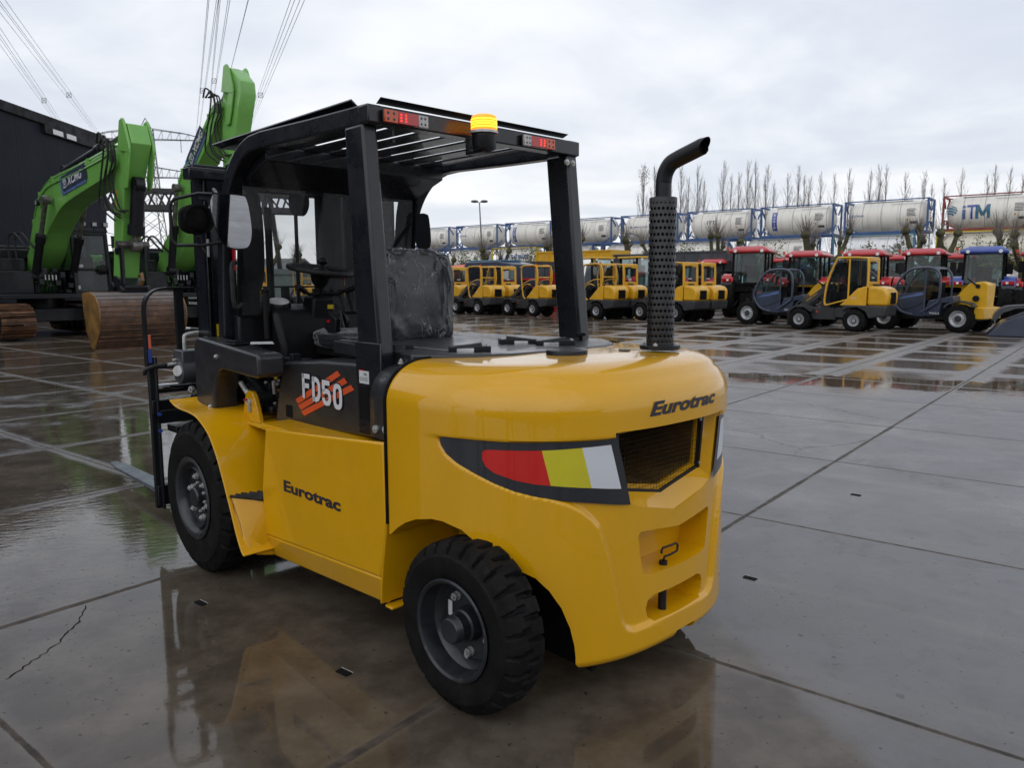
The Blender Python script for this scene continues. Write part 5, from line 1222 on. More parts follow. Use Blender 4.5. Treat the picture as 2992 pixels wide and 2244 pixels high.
# ================================================================= COMPACT MACHINES
def plain_wheel(p, x, y, r, w_, rr, mt='wheel_silver', lugs=16, nm='wheel', deep=.02):
    """wheel with a lugged tyre; y = outer face, sign gives the side"""
    s = 1 if y > 0 else -1; root = bpy.data.objects.new(nm, None); COL.objects.link(root); root.parent = p; root.location = (x, y, r); root.rotation_euler = (0, 0, 0 if s > 0 else PI)
    prof = [(rr, -.015), (rr + .02, 0), (r * .80, .004), (r * .93, -.012), (r * .975, -.03), (r * .985, -w_ / 2), (r * .975, -w_ + .03), (r * .9, -w_), (rr, -w_)]
    t = MB().lathe(prof, (0, 0, 0), (0, 1, 0), 36)
    for k in range(lugs):
        for sd, ph in ((0, 0), (1, .5)):
            a = 2 * PI * (k + ph) / lugs; b_ = a + .9 * 2 * PI / lugs; y0, y1 = (-.012, -w_ * .52) if sd == 0 else (-w_ + .012, -w_ * .48); h = r * (1 + deep * .2)
            c0 = np.array((math.cos(a), 0, math.sin(a))); c1 = np.array((math.cos(b_), 0, math.sin(b_)))
            t.bar(c0 * (r * .965) + np.array((0, y0, 0)), c1 * (r * .965) + np.array((0, y1, 0)), r * .11, r * .075, up=tuple(c0))
            if r > .5: t.bar(c0 * (r * .86) + np.array((0, y0 + .012, 0)), c0 * (r * .97) + np.array((0, y0 + .006, 0)), r * .09, .03, up=(0, 1, 0))
    t.build('tyre', 'tyre', root, smooth=30)
    MB().lathe([(rr + .004, -.012), (rr + .008, .002), (rr - .01, .0), (rr - .03, -.03), (rr * .72, -.055), (rr * .62, -.035), (rr * .34, -.030), (rr * .30, -.005), (.001, .0)], (0, 0, 0), (0, 1, 0), 28).build('rim', mt, root)
    return root
def window(p, pts, mt='dark_glass', nm='window'): return MB().add(pts, [tuple(range(len(pts)))]).build(nm, mt, p, smooth=0)
G_LOAD = 'small yellow wheel loaders parked in a row'
def loader(kind, label):
    """articulated mini loader; origin on the ground between the axles, x forward"""
    T = thing('wheel_loader', label, 'wheel loader', (0, 0, 0), 0, G_LOAD); r = .345
    for x in (-.58, 1.12):
        for y in (.52, -.52): plain_wheel(T, x, y, r, .27, .165, lugs=14)
    ch = MB().prism([(-1.46, .50), (-1.50, .80), (-.22, .82), (-.22, .62), (-.40, .72), (-.66, .74), (-.90, .62), (-1.0, .42)], -.50, .50).prism([(-.42, .40), (.05, .42), (.05, .72), (-.42, .78)], -.38, .38); ch.build('rear_chassis', 'loader_grey', T, bevel=.03, seg=2)
    MB().box(.05, 1.30, -.26, .26, .34, .72).cyl((-.58, -.5, r), (-.58, .5, r), .09, n=10).cyl((1.12, -.5, r), (1.12, .5, r), .09, n=10).build('front_chassis', 'loader_grey', T, bevel=.02)
    hood = MB().prism([(-1.50, .80), (-1.53, 1.10), (-1.50, 1.24), (-1.40, 1.34), (-1.22, 1.385), (-.92, 1.40), (-.92, .80)], -.46, .46).build('engine_hood', 'loader_yellow', T, bevel=.085, seg=4)
    MB().box(-1.545, -1.50, -.20, .22, .86, 1.20).build('grille', 'matt_black', hood, bevel=.02)
    MB().box(-1.15, -1.0, .05, .28, 1.39, 1.45).build('exhaust_box', 'machine_black', hood, bevel=.02)
    sd = MB()
    for s in (1, -1): sd.prism([(-.905, .80), (-.905, 1.385), (-.80, 1.37), (-.62, 1.26), (-.30, .96), (-.12, .80)], *sorted((s * .38, s * .475)))
    sd.build('side_panel', 'loader_yellow', T, bevel=.02)
    vt, ft = fittext('W11', .15, .055, bold=.02); MB().add([(-.46 - u, .4765, 1.0 + v_) for u, v_ in vt], ft).build('model_number', 'white_paint', T, smooth=0)
    MB().box(-.80, .10, -.36, .36, .72, .86).box(-.62, -.22, -.22, .22, .86, 1.05).box(-.70, -.56, -.22, .22, 1.0, 1.42).build('operator_seat', 'matt_black', T, bevel=.03)
    MB().box(.02, .14, -.15, .15, .70, 1.20).tube([(.0, .17 * math.cos(a), 1.30 + .1 * math.sin(a)) for a in np.linspace(0, 2 * PI, 14)], .014, 6).cyl((.05, 0, 1.1), (.0, 0, 1.3), .03).build('steering_console', 'matt_black', T)
    # lift arms, mast and loader frame at the front
    for s in (1, -1):
        MB().prism([(.28, .70), (.22, 1.38), (.34, 1.48), (.50, 1.40), (.58, .72)], *sorted((s * .14, s * .20))).prism([(.26, 1.28), (.36, 1.46), (1.15, .86), (1.55, .42), (1.44, .30), (1.05, .70)], *sorted((s * .22, s * .29))).build('lift_arm', 'loader_grey', T, bevel=.01)
    vt, ft = fittext('EUROTRAC', .42, .045, bold=.02)
    MB().add([(.98 - u * .80, .292, .90 + u * .60 + v_) for u, v_ in vt], ft).build('brand_lettering', 'loader_yellow', T, smooth=0)
    MB().cyl((.45, 0, 1.28), (.98, 0, .92), .05, n=12).cyl((.30, .10, .8), (.75, .10, 1.05), .04, n=12).tube(smoothpts([(.2, .2, 1.2), (.3, .25, 1.50), (.45, .25, 1.45), (.55, .2, 1.1)], 4), .02, 6).tube(smoothpts([(.2, -.1, 1.2), (.3, -.05, 1.54), (.5, -.05, 1.45), (.6, -.1, 1.1)], 4), .02, 6).build('arm_cylinder', 'machine_black', T)
    MB().box(1.42, 1.52, -.50, .50, .16, .60).box(1.36, 1.44, -.30, .30, .20, .56).build('quick_hitch', 'machine_black', T, bevel=.01)
    for s in (1, -1): MB().prism([(.72, .60), (.80, .74), (.98, .80), (1.22, .80), (1.42, .72), (1.52, .58), (1.47, .56), (1.27, .72), (.98, .73), (.80, .60)], *sorted((s * .26, s * .50))).build('mudguard', 'loader_grey', T)
    MB().add([(.60, .291, .56), (.68, .291, .56), (.64, .291, .64)], [(0, 1, 2)]).build('warning_triangle', 'orange_decal', T, smooth=0)
    kids = set(T.children)
    if kind == 'open':
        for s in (1, -1):
            fr_ = MB(); y = s * .43
            fr_.tube(smoothpts([(-.62, y, 1.20), (-.62, y, 1.9), (-.60, y, 2.16), (-.50, y, 2.24), (-.2, y, 2.25), (.20, y, 2.23), (.32, y, 2.16), (.36, y, 2.0), (.33, y, 1.4), (.24, y, .9), (.10, y, .78)], 3), .030, 8)
            fr_.tube(smoothpts([(-.62, y, 1.62), (-.3, y, 1.62), (.1, y, 1.50), (.30, y, 1.38)], 3), .020, 8); fr_.tube(smoothpts([(-.25, y, 1.38), (.0, y, 1.44), (.20, y, 1.35), (.30, y, 1.20)], 3), .018, 8)
            fr_.tube([(-.63, y, 1.3), (-.72, y, 1.62), (-.70, y, 2.0), (-.62, y, 2.22)], .030, 8)
            fr_.build('protective_frame', 'loader_yellow', T, smooth=50)
        rf = MB().box(-.55, .30, -.43, .43, 2.235, 2.262).add([(.30, -.40, 2.25), (.30, .40, 2.25), (.56, .38, 2.19), (.56, -.38, 2.19), (.36, .38, 2.12), (.36, -.38, 2.12)], [(0, 1, 2, 3), (1, 4, 2), (0, 3, 5)])
        for z in (1.25, 1.72, 2.2): rf.tube([(-.64, -.43, z), (-.64, .43, z)], .026, 8)
        rf.build('canopy_roof', 'loader_yellow', T)
        MB().cyl((-.45, .30, 2.262), (-.45, .30, 2.33), .045, n=14).build('beacon', 'lens_amber', T)
    else:
        P = {'a': (-.78, 1.34), 'b': (-.76, 2.12), 'c': (-.66, 2.23), 'd': (.05, 2.25), 'e': (.18, 2.17), 'f': (.42, 1.55), 'g': (.50, .92), 'h': (.44, .80)}
        for s in (1, -1):
            y = s * .44; MB().tube([(p[0], y, p[1]) for p in smoothpts([P[k] for k in 'abcdefgh'], 3)], .032, 8).tube([(-.22, y, .95), (-.22, y, 2.22)], .028, 8).tube([(-.78, y, 1.36), (-.50, y, 1.30), (-.2, y, .98), (.44, y, .80)], .024, 8).build('cab_frame', 'loader_yellow', T, smooth=50)
            window(T, [(-.72, y * .985, 1.36), (-.70, y * .985, 2.12), (-.26, y * .985, 2.18), (-.26, y * .985, 1.15)]); window(T, [(-.18, y * .985, 1.0), (-.18, y * .985, 2.18), (.05, y * .985, 2.18), (.16, y * .985, 2.10), (.40, y * .985, 1.5), (.46, y * .985, .9)])
        MB().box(-.74, .12, -.44, .44, 2.215, 2.262).build('cab_roof', 'loader_yellow', T, bevel=.02)
        MB().box(-.80, -.755, -.44, .44, 1.36, 1.52).box(-.80, -.755, -.44, .44, 2.08, 2.22).box(-.80, -.755, .35, .44, 1.5, 2.1).box(-.80, -.755, -.44, -.35, 1.5, 2.1).build('rear_panel', 'loader_yellow', T, bevel=.015)
        window(T, [(-.785, -.35, 1.52), (-.785, .35, 1.52), (-.785, .35, 2.08), (-.785, -.35, 2.08)], nm='rear_window')
        window(T, [(.40, -.42, 1.5), (.40, .42, 1.5), (.17, .42, 2.12), (.17, -.42, 2.12)], nm='front_window')
        MB().box(-.86, -.80, .02, .22, 2.06, 2.13).box(-.86, -.80, .24, .38, 2.04, 2.12).build('rear_light', 'machine_black', T, bevel=.01)
        MB().box(-.79, -.7865, -.05, .16, 1.62, 1.66).build('window_sticker', 'white_paint', T)
        MB().tube([(-.1, -.2, 1.3), (.3, .2, 1.9)], .012, 6).build('wiper', 'matt_black', T)
    for o_ in T.children:
        if o_ not in kids: o_.location.x -= .14
    return T
LO = loader('open', 'open canopy yellow mini loader, the leftmost of the open ones, right of the plastic-wrapped seat')
LC = loader('cab', 'x')
def at_px(u, Y): return ((u - 1496) / 2257 * Y, Y)
H130 = R(131)
def put(o, x, y, label, rot=H130): o.location = (x, y, 0); o.rotation_euler = (0, 0, rot); o['label'] = label; return o
def mid(rx, ry, h=H130, d=.58): return rx + math.cos(h) * d, ry + math.sin(h) * d
def side_by(x, y, k, a, h=H130): return x + math.cos(h - PI / 2) * k + math.cos(h) * a, y + math.sin(h - PI / 2) * k + math.sin(h) * a
nrm = (math.cos(H130 + PI / 2) * .52, math.sin(H130 + PI / 2) * .52)
def cen(gx, gy): x, y = mid(gx, gy); return x - nrm[0] * .75, y - nrm[1] * .75
c1 = cen(-1.53, 36.35); put(LO, *c1, LO['label'])
c2 = cen(.99, 34.3); dup(LO, (*c2, 0), H130, 'open canopy yellow mini loader partly hidden behind the right rear pillar of the forklift', G_LOAD)
c3 = cen(3.52, 31.71); dup(LO, (*c3, 0), H130, 'open canopy yellow mini loader between the right rear pillar and the exhaust stack', G_LOAD)
q = side_by(*c1, 1.25, .10); put(LC, *q, 'yellow mini loader with closed cab, directly behind the leftmost open canopy loader')
q = side_by(*c1, .3, 2.75); dup(LC, (*q, 0), H130, 'yellow mini loader with closed cab half hidden by the right edge of the wrapped seat', G_LOAD)
q = side_by(*c3, 1.15, -.05); dup(LC, (*q, 0), H130, 'yellow mini loader with closed cab beside the open loader, just left of the exhaust stack', G_LOAD)
c4 = cen(6.30, 29.72); dup(LC, (*c4, 0), H130, 'yellow mini loader with closed cab just right of the exhaust stack', G_LOAD)
q = side_by(*c4, 1.15, -.02); dup(LC, (*q, 0), H130, 'yellow mini loader with closed cab, far one of the pair right of the exhaust stack', G_LOAD)
c5 = cen(10.40, 23.60); dup(LC, (*c5, 0), R(136), 'yellow mini loader with closed cab standing between the two navy telehandlers', G_LOAD)
for u, Y, k, lab in ((745, 42, 'C', 'yellow mini loader with closed cab seen through the windscreen left of the steering wheel'), (890, 43, 'O', 'open canopy yellow mini loader seen through the windscreen behind the steering wheel'), (1035, 40, 'O', 'open canopy yellow mini loader seen beside the left rear pillar, behind the control levers')):
    x, y = at_px(u, Y); dup(LC if k == 'C' else LO, (x, y, 0), H130, lab, G_LOAD)

def telehandler(label):
    T = thing('telehandler', label, 'telehandler', (0, 0, 0), 0, 'navy telehandlers with yellow boom'); r = .42
    for x in (-1.12, 1.12):
        for y in (.80, -.80): plain_wheel(T, x, y, r, .32, .235, 'wheel_silver', 16)
    MB().box(-1.5, 1.4, -.42, .42, .36, .78).cyl((-1.12, -.8, r), (-1.12, .8, r), .1).cyl((1.12, -.8, r), (1.12, .8, r), .1).build('chassis', 'loader_grey', T, bevel=.03)
    cab = [(-.30, .42), (.20, .42), (.60, .55), (.86, 1.0), (.80, 1.25), (.62, 1.62), (.38, 1.86), (.10, 1.93), (-.28, 1.93), (-.48, 1.82), (-.56, 1.58), (-.58, 1.1), (-.50, .80), (-.30, .60)]
    MB().tube([(p[0], .80, p[1]) for p in smoothpts([(.20, .50), (.60, .62), (.86, 1.0), (.80, 1.28), (.62, 1.62), (.38, 1.86), (.10, 1.93), (-.28, 1.93), (-.48, 1.82), (-.56, 1.58), (-.56, 1.0), (-.46, .85), (-.05, .58)], 3)], .042, 8).tube([(-.13, .80, .50), (-.13, .80, 1.92)], .03, 8).build('cab_frame', 'navy', T, smooth=50)
    MB().tube([(p[0], .02, p[1]) for p in smoothpts([(.60, .62), (.86, 1.0), (.80, 1.28), (.62, 1.62), (.38, 1.86), (.10, 1.93), (-.28, 1.93), (-.48, 1.82), (-.56, 1.58), (-.56, 1.0)], 3)], .035, 8).box(-.4, .4, .05, .78, 1.90, 1.945).build('cab_frame', 'navy', T, smooth=50)
    MB().prism([(-.11, .46), (.20, .46), (.58, .58), (.80, .98), (.80, 1.12), (.45, 1.16), (-.11, 1.24)], .765, .80).build('door', 'navy', T, bevel=.01)
    MB().prism([(-.09, 1.12), (-.09, 1.20), (.55, 1.06), (.70, .98), (.60, .98)], .801, .803).build('door_stripe', 'navy_light', T)
    MB().tube([(p[0], .805, p[1]) for p in smoothpts([(.62, .92), (.55, .74), (.40, .70), (.10, .80), (-.06, .90)], 4)], .018, 6).build('door_handle', 'machine_grey', T)
    window(T, [(-.10, .79, 1.25), (.46, .79, 1.18), (.56, .79, 1.5), (.36, .79, 1.80), (.10, .79, 1.88), (-.10, .79, 1.88)], 'cab_glass'); window(T, [(-.16, .79, .95), (-.52, .79, 1.15), (-.52, .79, 1.6), (-.42, .79, 1.8), (-.16, .79, 1.88)], 'dark_glass'); window(T, [(.50, .79, 1.17), (.80, .79, 1.14), (.76, .79, 1.28), (.60, .79, 1.54)], 'cab_glass')
    MB().box(-.45, .3, .15, .7, .6, .95).box(-.45, -.3, .2, .65, .9, 1.5).build('operator_seat', 'matt_black', T)
    MB().prism([(-.56, .50), (-.05, .46), (-.25, .95), (-.95, 1.10), (-1.0, .92), (-.62, .88)], -.1, .78).build('side_tank', 'navy', T, bevel=.02)
    vt, ft = fittext('TH25.6', .30, .055, bold=.02); MB().add([(-.28 - u, .782, .54 + v_) for u, v_ in vt], ft).build('model_number', 'white_paint', T, smooth=0)
    # yellow boom and rear frame
    MB().prism([(-1.62, .50), (-1.66, 1.45), (-1.40, 1.52), (-1.05, 1.46), (-.75, 1.20), (.95, 1.16), (.95, 1.36), (-.8, 1.34), (-.85, 1.0), (-1.3, .9), (-1.35, .5)], -.32, -.02).build('boom', 'light_yellow', T, bevel=.01)
    MB().prism([(-1.70, .40), (-1.72, 1.42), (-1.62, 1.50), (-1.25, 1.48), (-1.08, 1.34), (-.90, 1.12), (-.75, 1.02), (-.85, .72), (-1.4, .66), (-1.5, .40)], .02, .36).prism([(-1.75, .42), (-1.75, .75), (-1.5, .78), (-1.42, .42)], -.6, .6).build('rear_frame', 'light_yellow', T, bevel=.02)
    MB().cyl((-1.45, -.3, 1.38), (-1.45, .40, 1.38), .06).cyl((-1.42, .36, 1.02), (-1.42, .42, 1.02), .09).bar((-1.4, .38, 1.42), (-1.15, .38, 1.62), .04, .04).build('boom_pin', 'machine_black', T)
    MB().prism([(p[0], p[1]) for p in smoothpts([(-1.55, .80), (-1.42, .90), (-1.12, .96), (-.82, .88), (-.70, .76)], 3)] + [(-.72, .72), (-.84, .84), (-1.12, .92), (-1.42, .86), (-1.52, .78)], .52, .82).build('mudguard', 'machine_grey', T)
    MB().box(.95, 1.35, -.30, -.04, 1.05, 1.38).box(1.30, 1.42, -.34, .0, .55, 1.25).box(1.42, 1.62, -.62, .62, .16, .56).box(.6, 1.2, -.35, .1, .75, 1.0).build('boom_head', 'machine_black', T, bevel=.02)
    MB().box(.78, .84, .45, .60, .98, 1.20).build('headlight', 'orange_decal', T)
    MB().tube([(1.15, .3, .7), (1.25, .2, 1.0), (1.5, .1, .8)], .03, 6).tube([(1.2, .1, .6), (1.5, .2, .9), (1.6, .0, .6)], .025, 6).build('hydraulic_hose', 'rubber', T)
    return T
TT = telehandler('navy telehandler with a round side door, left of the two, behind the exhaust stack side loader')
TT['label'] = 'left one of the two navy telehandlers with round door frames'
h1 = R(133); gx, gy = 8.45, 27.75; x, y = gx - math.cos(h1) * 1.12 - math.cos(h1 + PI / 2) * .72, gy - math.sin(h1) * 1.12 - math.sin(h1 + PI / 2) * .72
put(TT, x, y, TT['label'], h1)
h2 = R(127); gx, gy = 13.3, 23.05; x, y = gx + math.cos(h2) * 1.12 - math.cos(h2 + PI / 2) * .72, gy + math.sin(h2) * 1.12 - math.sin(h2 + PI / 2) * .72
dup(TT, (x, y, 0), h2, 'right one of the two navy telehandlers, its yellow rear frame towards the right edge', TT['group'])

def tractor(paint, label, nm='tractor', full=True):
    """farm tractor seen from behind; origin on the ground under the rear axle"""
    T = thing(nm, label, 'tractor', (0, 0, 0), 0, None); r = .82
    for y in (.95, -.95): plain_wheel(T, 0, y, r, .44, .44, 'wheel_silver', 18, deep=.05); plain_wheel(T, 2.25, y * .95, .55, .34, .30, 'wheel_silver', 16)
    MB().box(-.30, 2.5, -.28, .28, .55, 1.0).cyl((0, -.9, r), (0, .9, r), .14).cyl((2.25, -.8, .55), (2.25, .8, .55), .09).box(-.75, -.3, -.25, .25, .5, .95).bar((-.3, .3, .8), (-1.0, .42, .45), .06, .09).bar((-.3, -.3, .8), (-1.0, -.42, .45), .06, .09).bar((-.35, 0, 1.2), (-.9, 0, 1.0), .05, .05).build('rear_axle_body', 'matt_black', T, bevel=.02)
    hd = MB().prism([(1.15, 1.0), (1.15, 1.62), (2.3, 1.50), (2.75, 1.38), (2.85, 1.0)], -.36, .36).build('engine_hood', paint, T, bevel=.06, seg=3)
    for s in (1, -1):
        arc = [(-.62 + .0, 1.30), (-.50, 1.55), (-.25, 1.68), (.15, 1.70), (.55, 1.60), (.80, 1.35)]
        fd = MB().prism([tuple(q_) for q_ in smoothpts(arc, 3)] + [(.74, 1.32), (.50, 1.53), (.14, 1.63), (-.24, 1.61), (-.44, 1.50), (-.54, 1.28)], *sorted((s * .58, s * 1.02))).build('rear_fender', paint, T, bevel=.02)
        MB().box(-.66, -.56, *sorted((s * .62, s * .98)), 1.40, 1.52).build('tail_lamp', 'lens_red', fd, bevel=.01); MB().box(-.68, -.58, *sorted((s * .60, s * 1.02)), 1.24, 1.36).build('fender_trim', 'machine_grey', fd, bevel=.02)
        MB().box(-.67, -.655, *sorted((s * .72, s * .80)), 1.42, 1.50).build('reverse_lamp', 'lamp_sky_white', fd)
    zc, zt = 1.30, 2.52; B = [(-.45, .62, zc), (-.45, -.62, zc), (1.15, -.62, zc), (1.15, .62, zc), (-.38, .60, zt), (-.38, -.60, zt), (1.05, -.60, zt), (1.05, .60, zt)]
    cf = MB()
    for i in range(4): cf.bar(B[i], B[i + 4], .08, .08); cf.bar(B[i], B[(i + 1) % 4], .08, .10)
    for y in (.61, -.61): cf.bar((.25, y, zc), (.25, y, zt), .06, .06)
    cf.box(-.45, 1.1, -.6, .6, 1.0, 1.30); cf.build('cab_frame', 'matt_black', T, bevel=.01)
    window(T, [(-.45, .58, 1.36), (-.45, -.58, 1.36), (-.39, -.56, 2.5), (-.39, .56, 2.5)], 'cab_glass', 'rear_window'); window(T, [(1.14, .58, 1.36), (1.14, -.58, 1.36), (1.06, -.56, 2.5), (1.06, .56, 2.5)], 'cab_glass', 'front_window')
    for y in (.60, -.60): window(T, [(-.42, y, 1.36), (1.12, y, 1.36), (1.04, y, 2.5), (-.38, y, 2.5)], 'cab_glass', 'side_window')
    MB().box(.0, .5, -.25, .25, 1.3, 1.5).box(-.05, .10, -.25, .25, 1.45, 2.05).box(.7, 1.0, -.2, .2, 1.2, 1.7).build('operator_seat', 'matt_black', T, bevel=.03)
    rf = MB(); ro = [(-.62, -.74, 2.50), (1.26, -.74, 2.50), (1.26, .74, 2.50), (-.62, .74, 2.50), (-.66, -.76, 2.60), (1.32, -.76, 2.58), (1.32, .76, 2.58), (-.66, .76, 2.60), (-.40, -.50, 2.765), (1.0, -.50, 2.76), (1.0, .50, 2.76), (-.40, .50, 2.765)]
    rf.add(ro, [(0, 1, 2, 3), (11, 10, 9, 8)] + [(a * 4 + i, a * 4 + (i + 1) % 4, a * 4 + 4 + (i + 1) % 4, a * 4 + 4 + i) for a in (0, 1) for i in range(4)]); rf.build('cab_roof', paint, T, bevel=.07, seg=4)
    for y in (.50, -.50): MB().cyl((-.60, y, 2.575), (-.675, y, 2.575), .062, n=14).build('work_lamp', 'lamp_sky_white', T)
    for s in (1, -1): MB().tube([(1.1, s * .62, 2.3), (1.15, s * 1.05, 2.35), (1.15, s * 1.1, 2.2)], .018, 6).box(1.12, 1.18, *sorted((s * 1.0, s * 1.20)), 1.85, 2.25).build('mirror', 'machine_black', T)
    MB().cyl((-.35, .86, 2.62), (-.35, .86, 2.74), .045, n=10).tube([(-.35, .70, 2.5), (-.35, .86, 2.52), (-.35, .86, 2.62)], .012, 6).build('beacon', 'lens_amber', T)
    return T
HT = R(55); G_TR = 'farm tractors parked behind the loaders'
TR = tractor('red_paint', 'r'); TB = tractor('blue_paint', 'b')
def ptr(o, u, Y, label, sc=1.0, first=False, rot=HT):
    x, y = at_px(u, Y)
    if first: o.location = (x, y, 0); o.rotation_euler = (0, 0, rot); o.scale = (sc,) * 3; o['label'] = label; o['group'] = G_TR; return o
    return dup(o, (x, y, 0), rot, label, G_TR, sc)
ptr(TR, 2188, 33.5, 'tallest red tractor, seen from behind with both red fenders, left of the navy telehandler', 1.09, True, R(62))
ptr(TR, 2350, 32.0, 'red tractor behind the left navy telehandler, its roof above the round door')
ptr(TR, 2520, 31.0, 'red tractor directly behind the closed-cab mini loader between the telehandlers')
ptr(TR, 2690, 30.0, 'red tractor directly behind the right navy telehandler, next to the blue tractor')
ptr(TB, 2862, 28.3, 'bright blue tractor at the right, seen from behind', 1.0, True)
ptr(TR, 3035, 27.5, 'red tractor cut by the right edge of the photo', .96)
ptr(TR, 2085, 44, 'pale red tractor roof between the loader cabs and the tallest red tractor')
ptr(TR, 2272, 41, 'red tractor in the second row, between the tallest red one and its right neighbour')
ptr(TR, 2605, 37, 'red tractor in the second row, right of the mini loader cab')
ptr(TR, 2785, 35, 'red tractor in the second row, just left of the blue tractor')
ptr(TB, 2440, 45, 'small blue tractor far back between two red cabs', .95)

# dark cabs with cream roofs, tippers, roll and other stock behind the loaders
def cab_machine(label, u, Y, col='light_yellow'):
    T = thing('compact_tractor', label, 'tractor', (*at_px(u, Y), 0), R(120), 'dark tractors with cream roofs')
    for x in (-.9, .9):
        for y in (.8, -.8): plain_wheel(T, x, y, .5, .35, .28, 'loader_yellow', 14)
    MB().box(-1.4, 1.3, -.5, .5, .5, 1.3).build('body', 'machine_black', T, bevel=.05)
    cf = MB()
    for x in (-.7, .7):
        for y in (-.65, .65): cf.bar((x, y, 1.2), (x * .95, y, 2.72), .09, .09)
    cf.build('cab_frame', 'matt_black', T); MB().box(-.85, .85, -.75, .75, 2.72, 2.82).build('cab_roof', 'white_paint' if col == 'w' else col, T, bevel=.03)
    for y in (.64, -.64): window(T, [(-.7, y, 1.25), (.7, y, 1.25), (.66, y, 2.7), (-.66, y, 2.7)], 'cab_glass')
    window(T, [(-.7, -.64, 1.25), (-.7, .64, 1.25), (-.66, .64, 2.7), (-.66, -.64, 2.7)], 'cab_glass'); MB().box(-.3, .1, -.25, .25, 1.3, 2.0).build('operator_seat', 'matt_black', T)
    for y in (-.5, .5): MB().cyl((-.86, y, 2.66), (-.92, y, 2.66), .06, n=12).build('work_lamp', 'lamp_sky_white', T)
    return T
cab_machine('dark glazed tractor with a cream roof right of the far rear pillar', 1735, 42); cab_machine('dark glazed tractor with a cream roof just left of the exhaust stack', 1862, 41)
def tipper(label, u, Y, L, H0, H1, m_, rot, nm='tipping_trailer'):
    T = thing(nm, label, 'tipping trailer', (*at_px(u, Y), 0), rot)
    MB().box(-L / 2, L / 2, -1.1, 1.1, H0, H0 + .08).box(-L / 2, L / 2, 1.06, 1.1, H0, H1).box(-L / 2, L / 2, -1.1, -1.06, H0, H1).box(-L / 2, -L / 2 + .05, -1.06, 1.06, H0, H1).box(L / 2 - .05, L / 2, -1.06, 1.06, H0, H1).build('tipping_body', m_, T)
    rb = MB(); n = int(L / .8)
    for k in range(n + 1):
        x = -L / 2 + L * k / n
        for y in (1.1, -1.14): rb.box(x - .04, x + .04, y, y + .04, H0, H1)
    for y in (1.1, -1.15): rb.box(-L / 2, L / 2, y, y + .05, H1 - .09, H1); rb.box(-L / 2, L / 2, y, y + .05, H0, H0 + .1)
    rb.build('body_rib', m_, T)
    MB().box(-L / 2 + .3, L / 2 + .8, -.4, .4, H0 - .25, H0 - .02).build('chassis', 'machine_black', T)
    for x in (-.5, .6):
        for y in (.9, -.9): plain_wheel(T, x, y, .48, .3, .26, 'machine_grey', 12)
    return T
RA = R(-38.5)
tipper('long dark grey tipping trailer behind the leftmost loaders', 1490, 50, 6.4, 1.6, 2.75, 'tipper_grey', RA)
tipper('dark grey tipping trailer partly behind the right rear pillar', 1640, 45, 4.5, 1.3, 2.45, 'tipper_grey', RA)
tipper('orange-yellow tipping trailer raised above the cream roofs', 1700, 50, 5.6, 2.6, 3.45, 'loader_yellow', RA)
tipper('dark grey high-sided tipping trailer just right of the exhaust stack', 2035, 46, 6.0, 2.1, 3.25, 'tipper_grey', RA)
tipper('dark grey tipping trailer half hidden by the exhaust stack', 1850, 48, 5.0, 2.3, 3.15, 'tipper_grey', RA)
tb = MB(); x, y = at_px(1382, 43); tb.lathe([(.001, -.1), (.25, -.08), (.42, 0), (.46, .3), (.44, 3.1), (.36, 3.3), (.001, 3.35)], (x - 1.4, y + 1.1, 1.95), (.80, -.55, .075), 24)
tag(tb.build('tarp_roll', 'coral'), 'coral coloured roll lying above the leftmost mini loaders', 'roll')
tb = MB(); x, y = at_px(1010, 45); tb.lathe([(.001, -.1), (.3, -.08), (.42, 0), (.42, 2.6), (.36, 2.7), (.001, 2.75)], (x - 1.0, y + .9, 2.05), (.80, -.6, -.05), 20)
tag(tb.build('tarp_roll', 'coral'), 'coral coloured roll seen behind the control levers, beside the left rear pillar', 'roll')
T = thing('plough_frame', 'stack of red implement frames behind the second open loader', 'implement', (*at_px(1545, 41), 0), RA)
for k in range(4): MB().box(-1.6, 1.6, -.3, .3, .35 + k * .42, .45 + k * .42).box(-1.6, -1.5, -.3, .3, 0, 2.0).box(1.5, 1.6, -.3, .3, 0, 2.0).build('frame_bar', 'red_paint', T)
T = thing('van', 'dark van with a teal roof and blue side panel behind the leftmost open loader', 'van', (*at_px(1440, 42.5), 0), R(140))
MB().prism([(-2.2, .5), (-2.2, 2.45), (-1.2, 2.62), (1.1, 2.6), (1.8, 1.6), (2.4, 1.4), (2.45, .5)], -.95, .95).build('body', 'navy', T, bevel=.06); MB().box(-1.4, 1.0, -.8, .8, 2.6, 2.68).build('roof', 'frame_teal', T, bevel=.03); window(T, [(-1.6, .955, 1.6), (.9, .955, 1.6), (.9, .955, 2.3), (-1.6, .955, 2.3)], 'dark_glass')
for x in (-1.4, 1.6):
    for y in (.95, -.95): plain_wheel(T, x, y, .35, .22, .2, 'machine_grey', 10)
# front loader bucket cut by the right edge
T = thing('loader_bucket', 'dark grey loader bucket with a black mudguard at the right edge', 'bucket', (14.35, 21.55, 0), R(150))
MB().prism([(-.9, .02), (.95, .02), (.60, .42), (.15, .62), (-.6, .95), (-.9, .95)], -.7, .7).build('bucket_shell', 'navy', T, bevel=.02)
MB().prism([tuple(q) for q in smoothpts([(.85, .45), (.78, .68), (.55, .84), (.2, .88), (-.2, .92)], 3)] + [(-.2, .80), (.3, .78), (.6, .66), (.74, .45)], -.2, .5).build('mudguard', 'machine_grey', T, bevel=.01)
